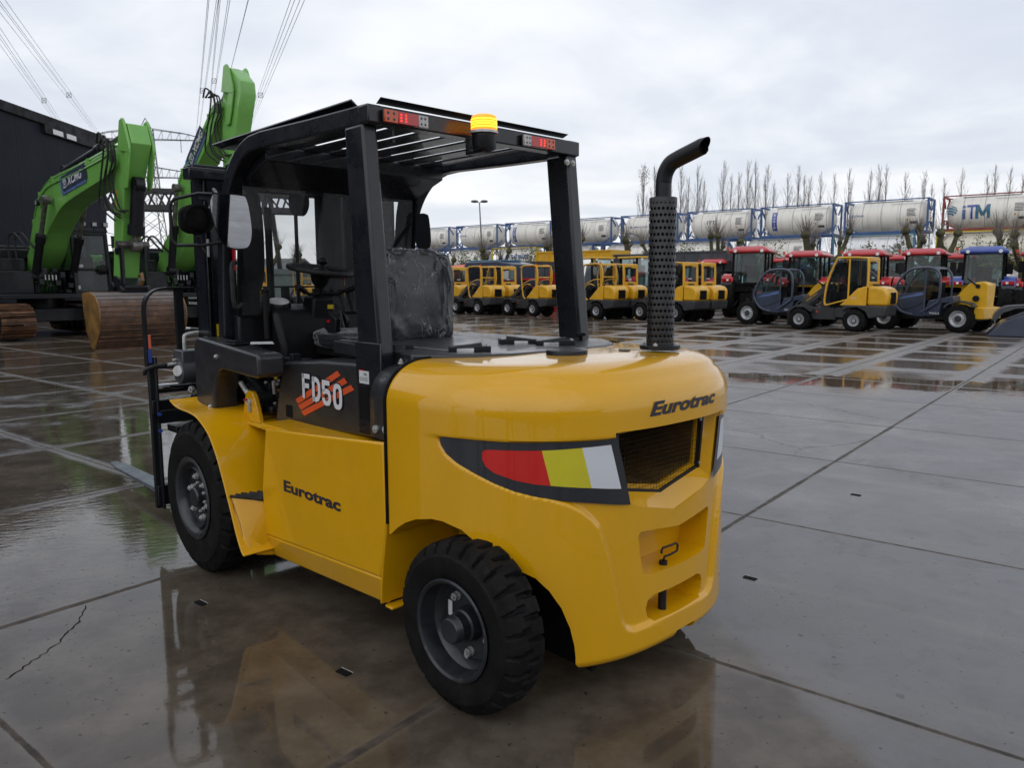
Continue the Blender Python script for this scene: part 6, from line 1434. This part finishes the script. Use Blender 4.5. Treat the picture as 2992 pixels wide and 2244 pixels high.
# ================================================================= TANK CONTAINERS
CDv = np.array((.782, -.623)); RDv = np.array((.623, .782)); P0 = np.array((31.9, 58.)); TROT = math.atan2(-.623, .782)
G_TK = 'stacked tank containers'
def tank(frame, shell, label, logo=None, L=6.0):
    T = thing('tank_container', label, 'tank container', (0, 0, 0), 0, G_TK); h = 2.55; w_ = 2.4; f = MB(); t = .13
    for x in (0, L):
        xx = x + t / 2 if x == 0 else x - t / 2
        for y in (t / 2, w_ - t / 2): f.box(xx - t / 2, xx + t / 2, y - t / 2, y + t / 2, 0, h)
        f.box(xx - t / 2, xx + t / 2, t, w_ - t, 0, t + .02).box(xx - t / 2, xx + t / 2, t, w_ - t, h - t, h)
        for a, b_ in (((t, .12), (t + .75, .85)), ((w_ - t, .12), (w_ - t - .75, .85)), ((t, h - .12), (t + .75, h - .85)), ((w_ - t, h - .12), (w_ - t - .75, h - .85))): f.bar((xx, a[0], a[1]), (xx, b_[0], b_[1]), .09, .09, up=(1, 0, 0))
    for y in (t / 2, w_ - t / 2): f.box(t, L - t, y - .045, y + .045, 0.0, .17).box(t, L - t, y - .03, y + .03, h - .085, h)
    for x, s in ((t, 1), (L - t, -1)): f.bar((x, t / 2, .55), (x + s * .95, t / 2, .13), .09, .09)
    f.build('frame', frame, T)
    R_ = 1.15; prof = [(.001, .16), (.45, .20), (.85, .34), (1.07, .52), (R_, .75), (R_, L - .75), (1.07, L - .52), (.85, L - .34), (.45, L - .20), (.001, L - .16)]
    sh = MB().lathe(prof, (0, w_ / 2, h / 2 + .09), (1, 0, 0), 36).build('tank_shell', shell, T, smooth=50)
    MB().box(1.2, L - 1.2, .62, .98, h - .12, h - .08).tube([(L * .55, .50, h - .28), (L * .56, .36, h - .34), (L - .3, .36, h - .34)], .02, 5).build('walkway', 'white_paint', T)
    def onshell(x, z, off=.012):
        dz = z - (h / 2 + .09); a = math.asin(max(-.98, min(.98, dz / R_))); return (x, w_ / 2 - (R_ + off) * math.cos(a), z)
    dt = MB(); q = random.Random(len(label))
    for k in range(6): z = 1.75 - k * .10; dt.add([onshell(a, b_) for a, b_ in ((L - 1.5, z), (L - 1.5 + q.uniform(.4, .75), z), (L - 1.5 + q.uniform(.4, .75), z + .05), (L - 1.5, z + .05))], [(0, 1, 2, 3)])
    dt.add([onshell(a, b_) for a, b_ in ((L - 1.25, .68), (L - .75, .68), (L - .75, .86), (L - 1.25, .86))], [(0, 1, 2, 3)]); dt.build('data_lettering', 'machine_grey', T, smooth=0)
    dl = MB()
    for a, b_, s in ((L - 1.5, .95, .12),): dl.add([onshell(*p) for p in ((a, b_), (a + s, b_), (a + s, b_ + s * 1.2), (a, b_ + s * 1.2))], [(0, 1, 2, 3)])
    dl.build('hazard_label', 'loader_yellow', T, smooth=0)
    if logo == 'EXSIF':
        MB().add([onshell(a, b_) for b_ in np.linspace(.55, 2.05, 9) for a in (1.0, 1.42)], [(2 * i, 2 * i + 1, 2 * i + 3, 2 * i + 2) for i in range(8)]).build('logo_panel', 'blue_paint', T, smooth=0)
        mb = MB()
        for k, c in enumerate('EXSIF'): vt, ft = fittext(c, .22 if c != 'I' else .07, .20, bold=.03); mb.add([onshell(1.10 + (0 if c != 'I' else .08) + u, 1.76 - k * .27 + v_, .02) for u, v_ in vt], ft)
        mb.build('logo_lettering', 'white_paint', T, smooth=0)
    elif logo == 'ITM':
        mb = MB(); 
        for k in range(4):
            a0 = [(x_, z_) for x_, z_ in [(.62 + .36 * math.cos(t_), 1.45 + .36 * math.sin(t_)) for t_ in np.linspace(0, 2 * PI, 25)[:-1]]]
            band = [(p[0], p[1]) for p in a0]
            zs = 1.45 - .36 + k * .19
            pts_ = []
            for t_ in np.linspace(-1, 1, 9): pts_.append((t_, zs + t_ * -.10 + (1 - t_ * t_) * .08))
            top = [(p[0], p[1] + .12) for p in pts_]
            cl = lambda p: (.62 + p[0] * math.sqrt(max(.0, .36 ** 2 - (min(max(p[1] - 1.45, -.36), .36)) ** 2)), min(max(p[1], 1.09), 1.81))
            v = [onshell(*cl(p), .015) for p in pts_] + [onshell(*cl(p), .015) for p in top]; mb.add(v, [(i, i + 1, i + 10, i + 9) for i in range(8)])
        mb.build('globe_logo', 'frame_teal', T, smooth=0)
        for s_, x_, w2, h2, m_ in (('i', 1.40, .16, .62, 'navy_light'), ('T', 1.58, .62, 1.0, 'blue_paint'), ('M', 2.12, .92, 1.0, 'frame_teal')):
            if s_ == 'i': MB().add([onshell(a, b_, .05) for a, b_ in ((1.30, .82), (1.50, .82), (1.50, 1.18), (1.30, 1.18), (1.50, 1.50), (1.30, 1.50))], [(0, 1, 2, 3), (3, 2, 4, 5)]).add([onshell(1.40 + .11 * math.cos(t_), 1.70 + .11 * math.sin(t_), .05) for t_ in np.linspace(0, 2 * PI, 12)[:-1]], [tuple(range(11))]).build('logo_lettering', m_, T, smooth=0); continue
            if s_ == 'M':
                mq = MB()
                for pth in ([(.10, 0), (.10, .5), (.10, 1.0)], [(.82, 0), (.82, .5), (.82, 1.0)], [(.12, .95), (.28, .60), (.46, .22)], [(.80, .95), (.64, .60), (.46, .22)]):
                    vv, ff = stroke(pth, .20); mq.add([onshell(x_ + p[0], .82 + p[1], .03) for p in vv], ff)
                mq.build('logo_lettering', m_, T, smooth=0); continue
            vt, ft = fittext(s_, w2, h2, 8, bold=.012); MB().add([onshell(x_ + u, .82 + v_, .025) for u, v_ in vt], ft).build('logo_lettering', m_, T, smooth=0)
    elif logo:
        txt, m_, x_, w2, h2 = logo; vt, ft = fittext(txt, w2, h2, 4, bold=.02); MB().add([onshell(x_ + u, 1.35 + v_, .014) for u, v_ in vt], ft).build('logo_lettering', m_, T, smooth=0)
        if txt.startswith('SINO'):
            MB().add([onshell(x_ - .25 + .13 * math.cos(t_), 1.43 + .13 * math.sin(t_), .014) for t_ in np.linspace(0, 2 * PI, 16)[:-1]] + [onshell(x_ - .25 + .07 * math.cos(t_), 1.43 + .07 * math.sin(t_), .014) for t_ in np.linspace(0, 2 * PI, 16)[:-1]], [(i, (i + 1) % 15, 15 + (i + 1) % 15, 15 + i) for i in range(15)]).add([onshell(.35 + 1.6 * t_, .45 + .5 * math.sin(t_ * PI * .9 + .2) * (1 - t_ * .5) + d_, .013) for t_ in np.linspace(0, 1, 10) for d_ in (0, .10)], [(2 * i, 2 * i + 1, 2 * i + 3, 2 * i + 2) for i in range(9)]).build('logo_mark', 'navy_light', T, smooth=0)
    return T
def ptank(o, s, lvl, back=0.0):
    p = P0 + CDv * s + RDv * back; o.location = (p[0], p[1], lvl * 2.575); o.rotation_euler = (0, 0, TROT); return o
ptank(tank('frame_red', 'tank_white', 'white tank container with iTM lettering in a red frame, top right', 'ITM'), -.20, 2)
ptank(tank('frame_blue', 'tank_white', 'white tank container with small placards in a blue frame, left of the iTM one', ('KLOnin', 'navy_light', .35, 1.1, .16)), -7.10, 2)
ptank(tank('frame_blue', 'tank_white', 'white tank container with an EXSIF panel, left of the placarded one on the top row', 'EXSIF'), -13.9, 2)
ptank(tank('frame_blue', 'tank_white', 'white tank container with a dark emblem, top row, right of the exhaust stack', ('ITT', 'machine_grey', 1.9, .8, .30)), -20.6, 2)
ptank(tank('frame_blue', 'tank_white', 'white tank container with SINO LOG lettering behind the exhaust stack', ('SINO LOG', 'navy_light', 1.4, 1.5, .16)), -27.5, 2)
ptank(tank('frame_blue', 'tank_white', 'plain white tank container right of the far rear pillar on the top row', ('', 'ink', 1, 1, 1) if 0 else None), -34.5, 2)
ptank(tank('frame_blue', 'tank_white', 'white tank container with an EXSIF panel between the lamp post and the far rear pillar', 'EXSIF'), -41.7, 2)
ptank(tank('frame_blue', 'tank_white', 'white tank container with pale blue lettering behind the lamp post', ('KLOnin', 'navy_light', .3, 1.3, .18)), -48.8, 2)
ptank(tank('frame_blue', 'tank_white', 'white tank container right beside the far mirror of the forklift'), -55.9, 2)
ptank(tank('frame_blue', 'tank_white', 'white tank container seen between the rear pillars, left of the far mirror'), -63.0, 2)
ptank(tank('frame_blue', 'tank_cream', 'cream tank container at the left end of the stack, seen past the steering wheel'), -70.1, 2)
low = [(-.5, 'frame_yellow', 'tank_cream', 'cream tank container in a yellow frame under the iTM one', None), (-7.9, 'frame_teal', 'tank_bright', 'bright white tank container in a teal frame above the red tractors', None), (-15.5, 'frame_blue', 'tank_white', 'white tank container on the lower row behind the tallest red tractor', None),
       (-22.6, 'frame_blue', 'tank_white', 'white tank container on the lower row, right of the exhaust stack', None), (-29.7, 'frame_blue', 'tank_white', 'white tank container on the lower row behind the exhaust stack', None), (-36.6, 'frame_blue', 'tank_white', 'white tank container on the lower row behind the yellow tipping trailer', None),
       (-43.6, 'frame_yellow', 'tank_white', 'white tank container with LEGEND lettering in a yellow frame', ('LEGEND', 'blue_paint', 1.4, 3.6, .42)), (-50.7, 'frame_blue', 'tank_white', 'white tank container on the lower row behind the lamp post bushes', None), (-57.8, 'frame_blue', 'tank_white', 'white tank container on the lower row beside the wrapped seat', None), (-65, 'frame_blue', 'tank_white', 'white tank container on the lower row seen between the rear pillars', None)]
for s, fr_, shl, lab, lg in low: ptank(tank(fr_, shl, lab, lg), s, 1)
for s in (-1.0, -8.0, -15, -22, -29, -36, -43, -50, -57, -64): ptank(tank('frame_blue', 'tank_white', 'x'), s, 0)['label'] = 'white tank container at ground level under the stack, hidden behind the parked machines'

# ================================================================= WAREHOUSE
WH = thing('warehouse', 'dark grey clad warehouse at the left edge behind the excavators', 'warehouse', (-21.15, 0, 0))
MB().box(-24, 0, 2, 41, 0, 8.75).build('cladding_wall', 'cladding', WH, smooth=0)
MB().box(-24.2, .12, 1.8, 41.15, 8.62, 9.05).build('roof_trim', 'roof_trim', WH, bevel=.03)
MB().box(-.05, .16, 36.0, 41.25, 8.25, 8.62).build('eaves_box', 'roof_trim', WH)
for y in (36.6, 37.7): MB().box(.161, .166, y, y + .8, 8.30, 8.52).build('eaves_sky_patch', 'lamp_sky_white', WH)  # white patches stand in for sky showing through two eaves openings

# ================================================================= PYLON, WIRES, GANTRY, LAMP
PX, PY = -107.5, 235.0
PYL = thing('electricity_pylon', 'tall lattice electricity pylon with two pairs of cross arms between the two excavator booms', 'pylon', (PX, PY, 0), R(8))
lt = MB(); prs = [(0, 4.6), (10, 3.7), (20, 2.9), (30, 2.3), (38, 1.9), (46, 1.55)]
def wid(z): return np.interp(z, [p[0] for p in prs], [p[1] for p in prs])
zs = [0, 6, 11, 16, 20.5, 25, 29, 33, 37, 41, 44, 46.5]
for sx in (1, -1):
    for sy in (1, -1):
        for a, b_ in zip(zs[:-1], zs[1:]): lt.bar((sx * wid(a), sy * wid(a), a), (sx * wid(b_), sy * wid(b_), b_), .26, .26)
for a, b_ in zip(zs[:-1], zs[1:]):
    for s in (1, -1):
        for (p, q) in (((-1, s), (1, s)), ((s, -1), (s, 1))):
            lt.bar((p[0] * wid(a), p[1] * wid(a), a), (q[0] * wid(b_), q[1] * wid(b_), b_), .14, .14); lt.bar((q[0] * wid(a), q[1] * wid(a), a), (p[0] * wid(b_), p[1] * wid(b_), b_), .14, .14)
for s in (1, -1): lt.bar((s * 1.5, 0, 46.5), (0, 0, 49.3), .18, .18)
lt.build('tower', 'lattice', PYL, smooth=0)
for z, half in ((43.2, 17.5), (32.3, 15.0)):
    ar = MB(); n = 7
    for s in (1, -1):
        for y in (-1.2, 1.2): ar.bar((0, y, z), (s * half, y * .1, z), .2, .2); ar.bar((s * 1.6, y, z + 3.0), (s * half * .6, y * .5, z + 1.9), .18, .18); ar.bar((s * half * .6, y * .5, z + 1.9), (s * half, y * .1, z + .35), .16, .16)
        for k in range(n):
            x0 = s * half * (k + .3) / n; x1 = s * half * (k + .8) / n; t = abs(x0) / half; zt = z + (3.2 - 1.8 * t if t < .6 else 2.0 - 4 * (t - .6))
            ar.bar((x0, 0, z), (x1, 0, max(z + .3, zt)), .10, .10); ar.bar((x1, 0, z), (x1, 0, max(z + .3, zt)), .10, .10)
        for x in (half * .98, half * .55): ar.cyl((s * x, 0, z), (s * x, 0, z - 3.6), .10, n=6)
    ar.build('cross_arm', 'lattice', PYL, smooth=0)
def pixray(u, v_, t):
    x = (u - 1496) / 2257; y = (v_ - 1122) / 2257; x, y = x * cr - y * sr, x * sr + y * cr
    d_ = np.array((x, cp - y * sp, -(sp + y * cp))); return np.array((0, 0, CAM_H)) + d_ * (t / d_[1])
def wires(label, A, B, n4=True, r=.020):
    """bundle from pylon attachment A to overhead point B, extended past the camera"""
    A, B = np.array(A, float), np.array(B, float); C = A + (B - A) * 1.5; C[2] += 0; mb = MB(); offs = [(-.32, -.32), (.32, -.32), (-.32, .32), (.32, .32)] if n4 else [(0, 0)]
    pts_ = []
    for k in range(25): t = k / 24; p = A + (C - A) * t; p[2] -= 0; pts_.append(p)
    for ox, oz in offs: mb.tube([p + np.array((ox, 0, oz)) for p in pts_], r, 4, cap=False)
    if n4:
        for t in (.50,): 
            p = A + (C - A) * t; c = [p + np.array((ox, 0, oz)) for ox, oz in (offs[0], offs[1], offs[3], offs[2])]
            for i in range(4): mb.bar(c[i], c[(i + 1) % 4], .05, .05)
            mb.bar(c[0], c[2], .04, .04); mb.bar(c[1], c[3], .04, .04)
    tag(mb.build('power_line', 'wire'), label, 'power line', 'overhead power lines')
wires('bundle of power lines at the far left, passing over the warehouse', pixray(240, 455, 235), pixray(10, 120, 75))
wires('bundle of power lines running down to the left end of the pylon arm', pixray(312, 425, 235), pixray(84, 120, 75))
wires('bundle of power lines just left of the raised green stick', pixray(576, 400, 235), pixray(608, 120, 75))
wires('pair of thin power lines right beside the raised green stick', pixray(612, 345, 235), pixray(640, 120, 75))
wires('bundle of power lines right of the raised green stick', pixray(708, 415, 235), pixray(822, 120, 70))
wires('single thin wire above the raised green stick', pixray(650, 300, 235), pixray(695, 120, 75), False, .03)
# gantry crane
GY = 85.
def gp(u, v_, y=GY): return pixray(u, v_, y)
GA = thing('gantry_crane', 'black lattice gantry crane girder spanning behind the excavators and the windscreen', 'crane', (0, 0, 0))
ga = MB(); t0, t1 = np.array((-48., 88., 11.9)), np.array((-24.4, 88., 11.0)); b0, b1 = np.array((-48., 88., 9.9)), np.array((-24.0, 88., 9.3))
for y in (-1.2, 1.2):
    o_ = np.array((0, y, 0)); ga.bar(t0 + o_, t1 + o_, .35, .42); ga.bar(b0 + o_, b1 + o_, .35, .6)
    n = 12
    for k in range(n):
        f0, f1, f2 = k / n, (k + .5) / n, (k + 1) / n; ga.bar(b0 + (b1 - b0) * f0 + o_, t0 + (t1 - t0) * f1 + o_, .17, .17); ga.bar(t0 + (t1 - t0) * f1 + o_, b0 + (b1 - b0) * f2 + o_, .17, .17)
    ga.bar(t1 + o_, b1 + np.array((.3, y, 0)), .2, .2)
ga.build('girder', 'gantry_steel', GA, smooth=0)
for x0, x1 in ((-27.3, -26.3), (-28.6, -29.8), (-46.0, -47.2)):
    MB().bar((x0, 86.8, 11.2), (x1, 86.3, 0), .45, .45).bar((x0, 89.2, 11.2), (x1, 89.7, 0), .45, .45).build('leg', 'gantry_steel', GA, smooth=0)
LPX, LPY = at_px(1404, 62)
LP = thing('lamp_post', 'tall thin lamp post with two lamp heads in front of the white tanks', 'lamp post', (LPX, LPY, 0))
MB().cyl((.35, 0, 0), (0, 0, 7.7), .09, .045, 10).build('pole', 'lattice', LP)
for s in (1, -1): MB().ball((s * .38, 0, 7.78), (.30, .16, .11), 12, 8).bar((0, 0, 7.68), (s * .3, 0, 7.75), .05, .05).build('lamp_head', 'machine_grey', LP)
# low buildings seen through the windscreen
for u, Y, w_, h, lab in ((770, 120, 14, 4.3, 'low brick building with a pale pitched roof seen through the windscreen'), (640, 135, 16, 3.6, 'low shed roof seen left in the windscreen')):
    x, y = at_px(u, Y); B_ = thing('low_building', lab, 'building', (x, y, 0), R(-12)); MB().box(-w_ / 2, w_ / 2, -4, 4, 0, h * .78).build('wall', 'house_wall', B_, smooth=0)
    MB().prism([(-4.4, h * .78), (0, h * 1.18), (4.4, h * .78), (0, h * 1.10)], -w_ / 2 - .4, w_ / 2 + .4, 'x').build('roof', 'house_roof', B_, smooth=0)
    for k in range(4): MB().box(-w_ / 2 + 1.5 + k * 3, -w_ / 2 + 2.6 + k * 3, -4.03, -3.99, 1.2, 2.6).build('window', 'white_paint', B_, smooth=0)
tag(MB().box(-7, 7, -1.2, 1.2, 2.1, 2.5).box(-7, 7, -1.1, 1.1, 0, 2.1).build('container', 'pale_green'), 'long pale green flat roofed container seen behind the steering wheel', 'container')
o = bpy.data.objects['container']; x, y = at_px(830, 60); o.location = (x, y, 0); o.rotation_euler = (0, 0, R(-6))
# ================================================================= TREES AND BUSHES
def poplar(seed, h, wd):
    q = random.Random(seed); mb = MB()
    def br(p, d, L, r, lvl):
        n = 3; pts_ = [p]; d = np.array(d, float)
        for k in range(n): d = d + np.array((q.uniform(-.06, .06), q.uniform(-.06, .06), .10)); d /= np.linalg.norm(d); pts_.append(pts_[-1] + d * L / n)
        mb.tube(pts_, [r, r * .8, r * .55, r * .25], 4, cap=False)
        if lvl:
            for k in range(5 if lvl > 1 else 4):
                t = q.uniform(.25, .95); i = min(int(t * n), n - 1); b_ = pts_[i] + (pts_[i + 1] - pts_[i]) * (t * n - i); a = q.uniform(0, 2 * PI); s = q.uniform(.25, .5)
                br(b_, d * .85 + np.array((math.cos(a) * s, math.sin(a) * s, .2)), L * q.uniform(.35, .5), r * .5, lvl - 1)
    tr = MB(); tr.cyl((0, 0, 0), (0, 0, h * .55), .12, .08, 6, cap=False).cyl((0, 0, h * .55), (q.uniform(-.2, .2), 0, h), .08, .012, 5, cap=False)
    n = int(h * 2.6)
    for k in range(n):
        z = h * (.18 + .80 * k / n); a = q.uniform(0, 2 * PI); up_ = h * (1.02 - z / h) * q.uniform(.30, .46) + .5; s = wd * q.uniform(.6, 1.1)
        br(np.array((0, 0, z)), (math.cos(a) * s, math.sin(a) * s, 1.0), up_, .024, 1)
    return tr, mb
G_P = 'bare poplars behind the tank containers'
protos = []
for i in range(5):
    T = thing('poplar_tree', 'p', 'tree', (0, 0, 0), 0, G_P); a, b_ = poplar(20 + i, 17.0, .30 + .03 * i); a.build('trunk', 'bark', T); b_.build('crown', 'twig', T, smooth=0); protos.append(T)
tops = [(1872, 495), (1905, 500), (1945, 520), (1978, 498), (2000, 530), (2027, 497), (2046, 540), (2100, 486), (2121, 525), (2145, 518), (2170, 486), (2192, 487), (2223, 498), (2243, 545), (2285, 520), (2313, 500), (2332, 525), (2347, 530), (2377, 520), (2417, 520), (2458, 508), (2518, 512), (2543, 498), (2565, 500), (2620, 518), (2673, 515), (2697, 550), (2730, 535), (2780, 510), (2852, 525), (2872, 500), (2916, 505), (2953, 525), (2968, 515)]
for i, (u, v_) in enumerate(tops):
    Y = 112 - (u - 1870) * .018; x, y = at_px(u, Y); hh = CAM_H + (822 - v_) / 2257 * Y
    lab = ''
    if i == 0: lab = 'bare poplar with a few yellow leaves, leftmost of the row, beside the exhaust stack'
    else:
        pos = 'above the exhaust stack side of the tanks' if u < 2050 else 'above the tank with the round emblem' if u < 2215 else 'above the EXSIF tank right of the exhaust stack' if u < 2440 else 'above the placarded tank' if u < 2730 else 'above the iTM tank'
        lab = 'bare slender poplar standing behind and ' + pos
    if i < 5: o = protos[i]; o.location = (x, y, 0); o.scale = (hh / 17, hh / 17, hh / 17); o['label'] = lab
    else: o = dup(protos[i % 5], (x, y, 0), rnd.uniform(0, 6), lab, G_P, hh / 17)
def leaves(mb, c, r, n, s, q, flat=1.0):
    for k in range(n):
        while True:
            p = np.array((q.uniform(-1, 1), q.uniform(-1, 1), q.uniform(-1, 1)))
            if p @ p < 1: break
        p = np.array(c) + p * np.array(r); a = np.array((q.gauss(0, 1), q.gauss(0, 1), q.gauss(0, 1))); a /= np.linalg.norm(a); b_ = np.cross(a, (q.gauss(0, 1), q.gauss(0, 1), q.gauss(0, 1))); b_ /= np.linalg.norm(b_) + 1e-9
        mb.add([p - a * s, p + b_ * s * .5, p + a * s, p - b_ * s * .5], [(0, 1, 2, 3)])
lf = MB(); q = random.Random(4); hh = CAM_H + (822 - 495) / 2257 * 112
leaves(lf, (.1, 0, 15.5), (.9, .9, 1.6), 110, .11, q); lf.build('leaves', 'leaf_yellow', protos[0], smooth=0)
def pollard(seed, h, fork=3, long_=1.0):
    q = random.Random(seed); tr = MB(); tw = MB(); z0 = h * .42; heads = []
    tr.tube([(0, 0, 0), (q.uniform(-.1, .1), 0, z0 * .6), (0, 0, z0)], [.24, .20, .20], 8)
    for k in range(fork):
        a = 2 * PI * k / fork + q.uniform(-.4, .4); L = h * q.uniform(.30, .42); e = np.array((math.cos(a) * L * .75, math.sin(a) * L * .6, z0 + L))
        m_ = np.array((math.cos(a) * L * .5, math.sin(a) * L * .45, z0 + L * .35)); tr.tube(smoothpts([(0, 0, z0 - .1), m_, e], 4), [.17] * 3 + [.14] * 3 + [.12] * 3, 7); tr.ball(e, (.24, .24, .22), 8, 6); heads.append(e)
        if q.random() < .7:
            e2 = m_ + np.array((q.uniform(-.5, .5), q.uniform(-.5, .5), L * .35)); tr.tube([m_, e2], [.11, .10], 6); tr.ball(e2, .17, 8, 6); heads.append(e2)
    for e in heads:
        for k in range(34):
            a, s = q.uniform(0, 2 * PI), q.uniform(.05, .9); L = q.uniform(.6, 1.5) * long_; d_ = np.array((math.cos(a) * s, math.sin(a) * s, 1.0)); p1 = e + d_ * L * .5 + np.array((q.uniform(-.08, .08), 0, 0)); p2 = p1 + d_ * L * .5 + np.array((0, 0, L * .12)); tw.tube([e, p1, p2], [.016, .011, .004], 3, cap=False)
    return tr, tw
G_PO = 'pollarded trees in front of the tank containers'
pol = [(1290, 62, 4.3, 'knobbly pollarded tree beside the far mirror of the forklift'), (1435, 58, 4.6, 'pollarded tree leaning at the foot of the lamp post'), (1632, 56, 5.4, 'pollarded tree half hidden by the far rear pillar'), (1842, 52, 5.6, 'pollarded tree with reddish twigs left of the exhaust stack'), (2094, 50, 5.3, 'pollarded tree in front of the tank with the round emblem'),
       (2385, 47, 5.4, 'pollarded tree in front of the EXSIF tank on the right'), (2705, 42, 5.0, 'thick twin stemmed pollarded tree left of the iTM tank'), (2975, 41, 5.0, 'pollarded tree at the right edge of the photo'), (768, 60, 5.2, 'pollarded tree seen through the windscreen, left part'), (1000, 62, 5.6, 'pollarded tree seen beside the left rear pillar'), (905, 70, 5.0, 'pollarded tree behind the mast, seen through the windscreen')]
for i, (u, Y, h, lab) in enumerate(pol):
    T = thing('pollard_tree', lab, 'tree', (*at_px(u, Y), 0), 0, G_PO); a, b_ = pollard(60 + i, h * (1.0 if i != 6 else 1.08), 3 if i != 6 else 4, .8 if i != 6 else .5); a.build('trunk', 'bark_moss', T); b_.build('twigs', 'twig', T, smooth=0)
G_B = 'thin leafy bushes in front of the tanks'
bu = [(1372, 57, 3.6, 1.7, 'pale leafy bush behind the grey tipping trailer, right of the wrapped seat'), (1535, 56, 3.9, 1.4, 'thin bush growing in front of the LEGEND tank'), (2003, 48, 3.8, 1.3, 'green bush right of the exhaust stack, above the grey trailer'), (2215, 47, 4.0, 1.8, 'green bush behind the roof of the tallest red tractor'), (2470, 44, 3.4, 1.2, 'thin bush in front of the teal framed tank, its left end'), (2592, 43, 3.9, 1.7, 'bush in the middle of the teal framed tank'), (2858, 41, 4.0, 1.8, 'bush in front of the yellow framed tank'), (470, 110, 6.0, 2.2, 'dark conifer top low between the two excavators'), (1668, 105, 9.6, .9, 'small conifer tip above the tanks beside the far rear pillar')]
for i, (u, Y, h, rx, lab) in enumerate(bu):
    T = thing('bush', lab, 'bush', (*at_px(u, Y), 0), 0, G_B); q = random.Random(90 + i); st_ = MB(); lv = MB()
    for k in range(16):
        a = q.uniform(0, 2 * PI); s = q.uniform(.1, 1) * rx; e = np.array((math.cos(a) * s, math.sin(a) * s, h * q.uniform(.7, 1.0))); st_.tube([(0, 0, 0), (e[0] * .4, e[1] * .4, e[2] * .5), e], [.05, .03, .008], 4, cap=False)
        for m2 in range(4): leaves(lv, e * (.62 + .38 * m2 / 3) * np.array((1, 1, 1)), (.35, .35, .35), 16 if i < 7 else 50, .075 if i < 7 else .16, q)
    st_.build('stems', 'twig', T, smooth=0); lv.build('foliage', 'leaf', T, smooth=0)
# small steel lifting recesses cast into the slabs
for i, (u, v_, lab) in enumerate(((585, 1762, 'small steel lifting slot in the slab in front of the skirt'), (1003, 1966, 'small steel lifting slot in the slab left of the rear wheel'), (2190, 1692, 'small steel lifting slot in the slab right of the counterweight'), (2500, 1449, 'small steel lifting slot further right in the slabs'))):
    x = (u - 1496) / 2257; y = (v_ - 1122) / 2257; d_ = np.array((x, cp - y * sp, -(sp + y * cp))); t = -CAM_H / d_[2]; p = np.array((0, 0, CAM_H)) + d_ * t
    T = thing('lifting_slot', lab, 'lifting slot', (p[0], p[1], 0), R(-38.5), 'lifting slots cast into the slabs'); MB().box(-.033, .033, -.016, .016, .001, .0045).build('recess', 'matt_black', T, smooth=0); MB().box(-.035, .035, .016, .020, .001, .0055).build('rim', 'steel', T, smooth=0)

# hairline crack across the near left slab
def gpx(u, v_): x = (u - 1496) / 2257; y = (v_ - 1122) / 2257; d_ = np.array((x, cp - y * sp, -(sp + y * cp))); return np.array((0, 0, CAM_H)) + d_ * (-CAM_H / d_[2])
q = random.Random(11); cpts = []
ck = [gpx(*p) for p in ((249, 1768), (241, 1790), (232, 1808), (226, 1818), (208, 1838), (188, 1852), (170, 1876), (142, 1895), (128, 1908), (104, 1922), (70, 1946), (36, 1972), (0, 1990))]
for a, b_ in zip(ck[:-1], ck[1:]):
    for t in (0, .33, .66): cpts.append(a + (b_ - a) * t + np.array((q.uniform(-.006, .006), q.uniform(-.006, .006), 0)))
v = []; N = len(cpts)
for i, p in enumerate(cpts):
    t = cpts[min(i + 1, N - 1)] - cpts[max(i - 1, 0)]; n_ = np.array((-t[1], t[0], 0)); n_ /= np.linalg.norm(n_) + 1e-9; w_ = .0022 * (.6 + q.random()); v += [p + n_ * w_ + np.array((0, 0, .002)), p - n_ * w_ + np.array((0, 0, .002))]
o = MB().add(v, [(2 * i, 2 * i + 1, 2 * i + 3, 2 * i + 2) for i in range(N - 1)]).build('ground_crack', 'matt_black', smooth=0); o['kind'] = 'structure'

# what the mirrors and the paint reflect: bare trees behind the photographer and a hall added for its reflection
HB = thing('reflection_hall', 'long dark hall added unseen behind the camera to shape reflections in the paint', 'hall', (0, -34, 0))
MB().box(-45, 38, -6, 0, 0, 5.6).build('wall', 'cladding', HB, smooth=0); MB().box(-45.2, 38.2, -6.2, .15, 5.6, 5.9).build('roof', 'roof_trim', HB, smooth=0)
pp_ = bpy.data.objects['pollard_tree']
for i, (x, y, sc) in enumerate(((-19, -15, 1.5), (-11, -20, 1.7), (-3, -22, 1.4), (6, -21, 1.6), (14, -20, 1.5), (21, -17, 1.6), (-27, -9, 1.5))): dup(pp_, (x, y, 0), i * 1.3, 'bare tree behind the photographer, seen only in reflections', 'bare trees behind the photographer', sc)
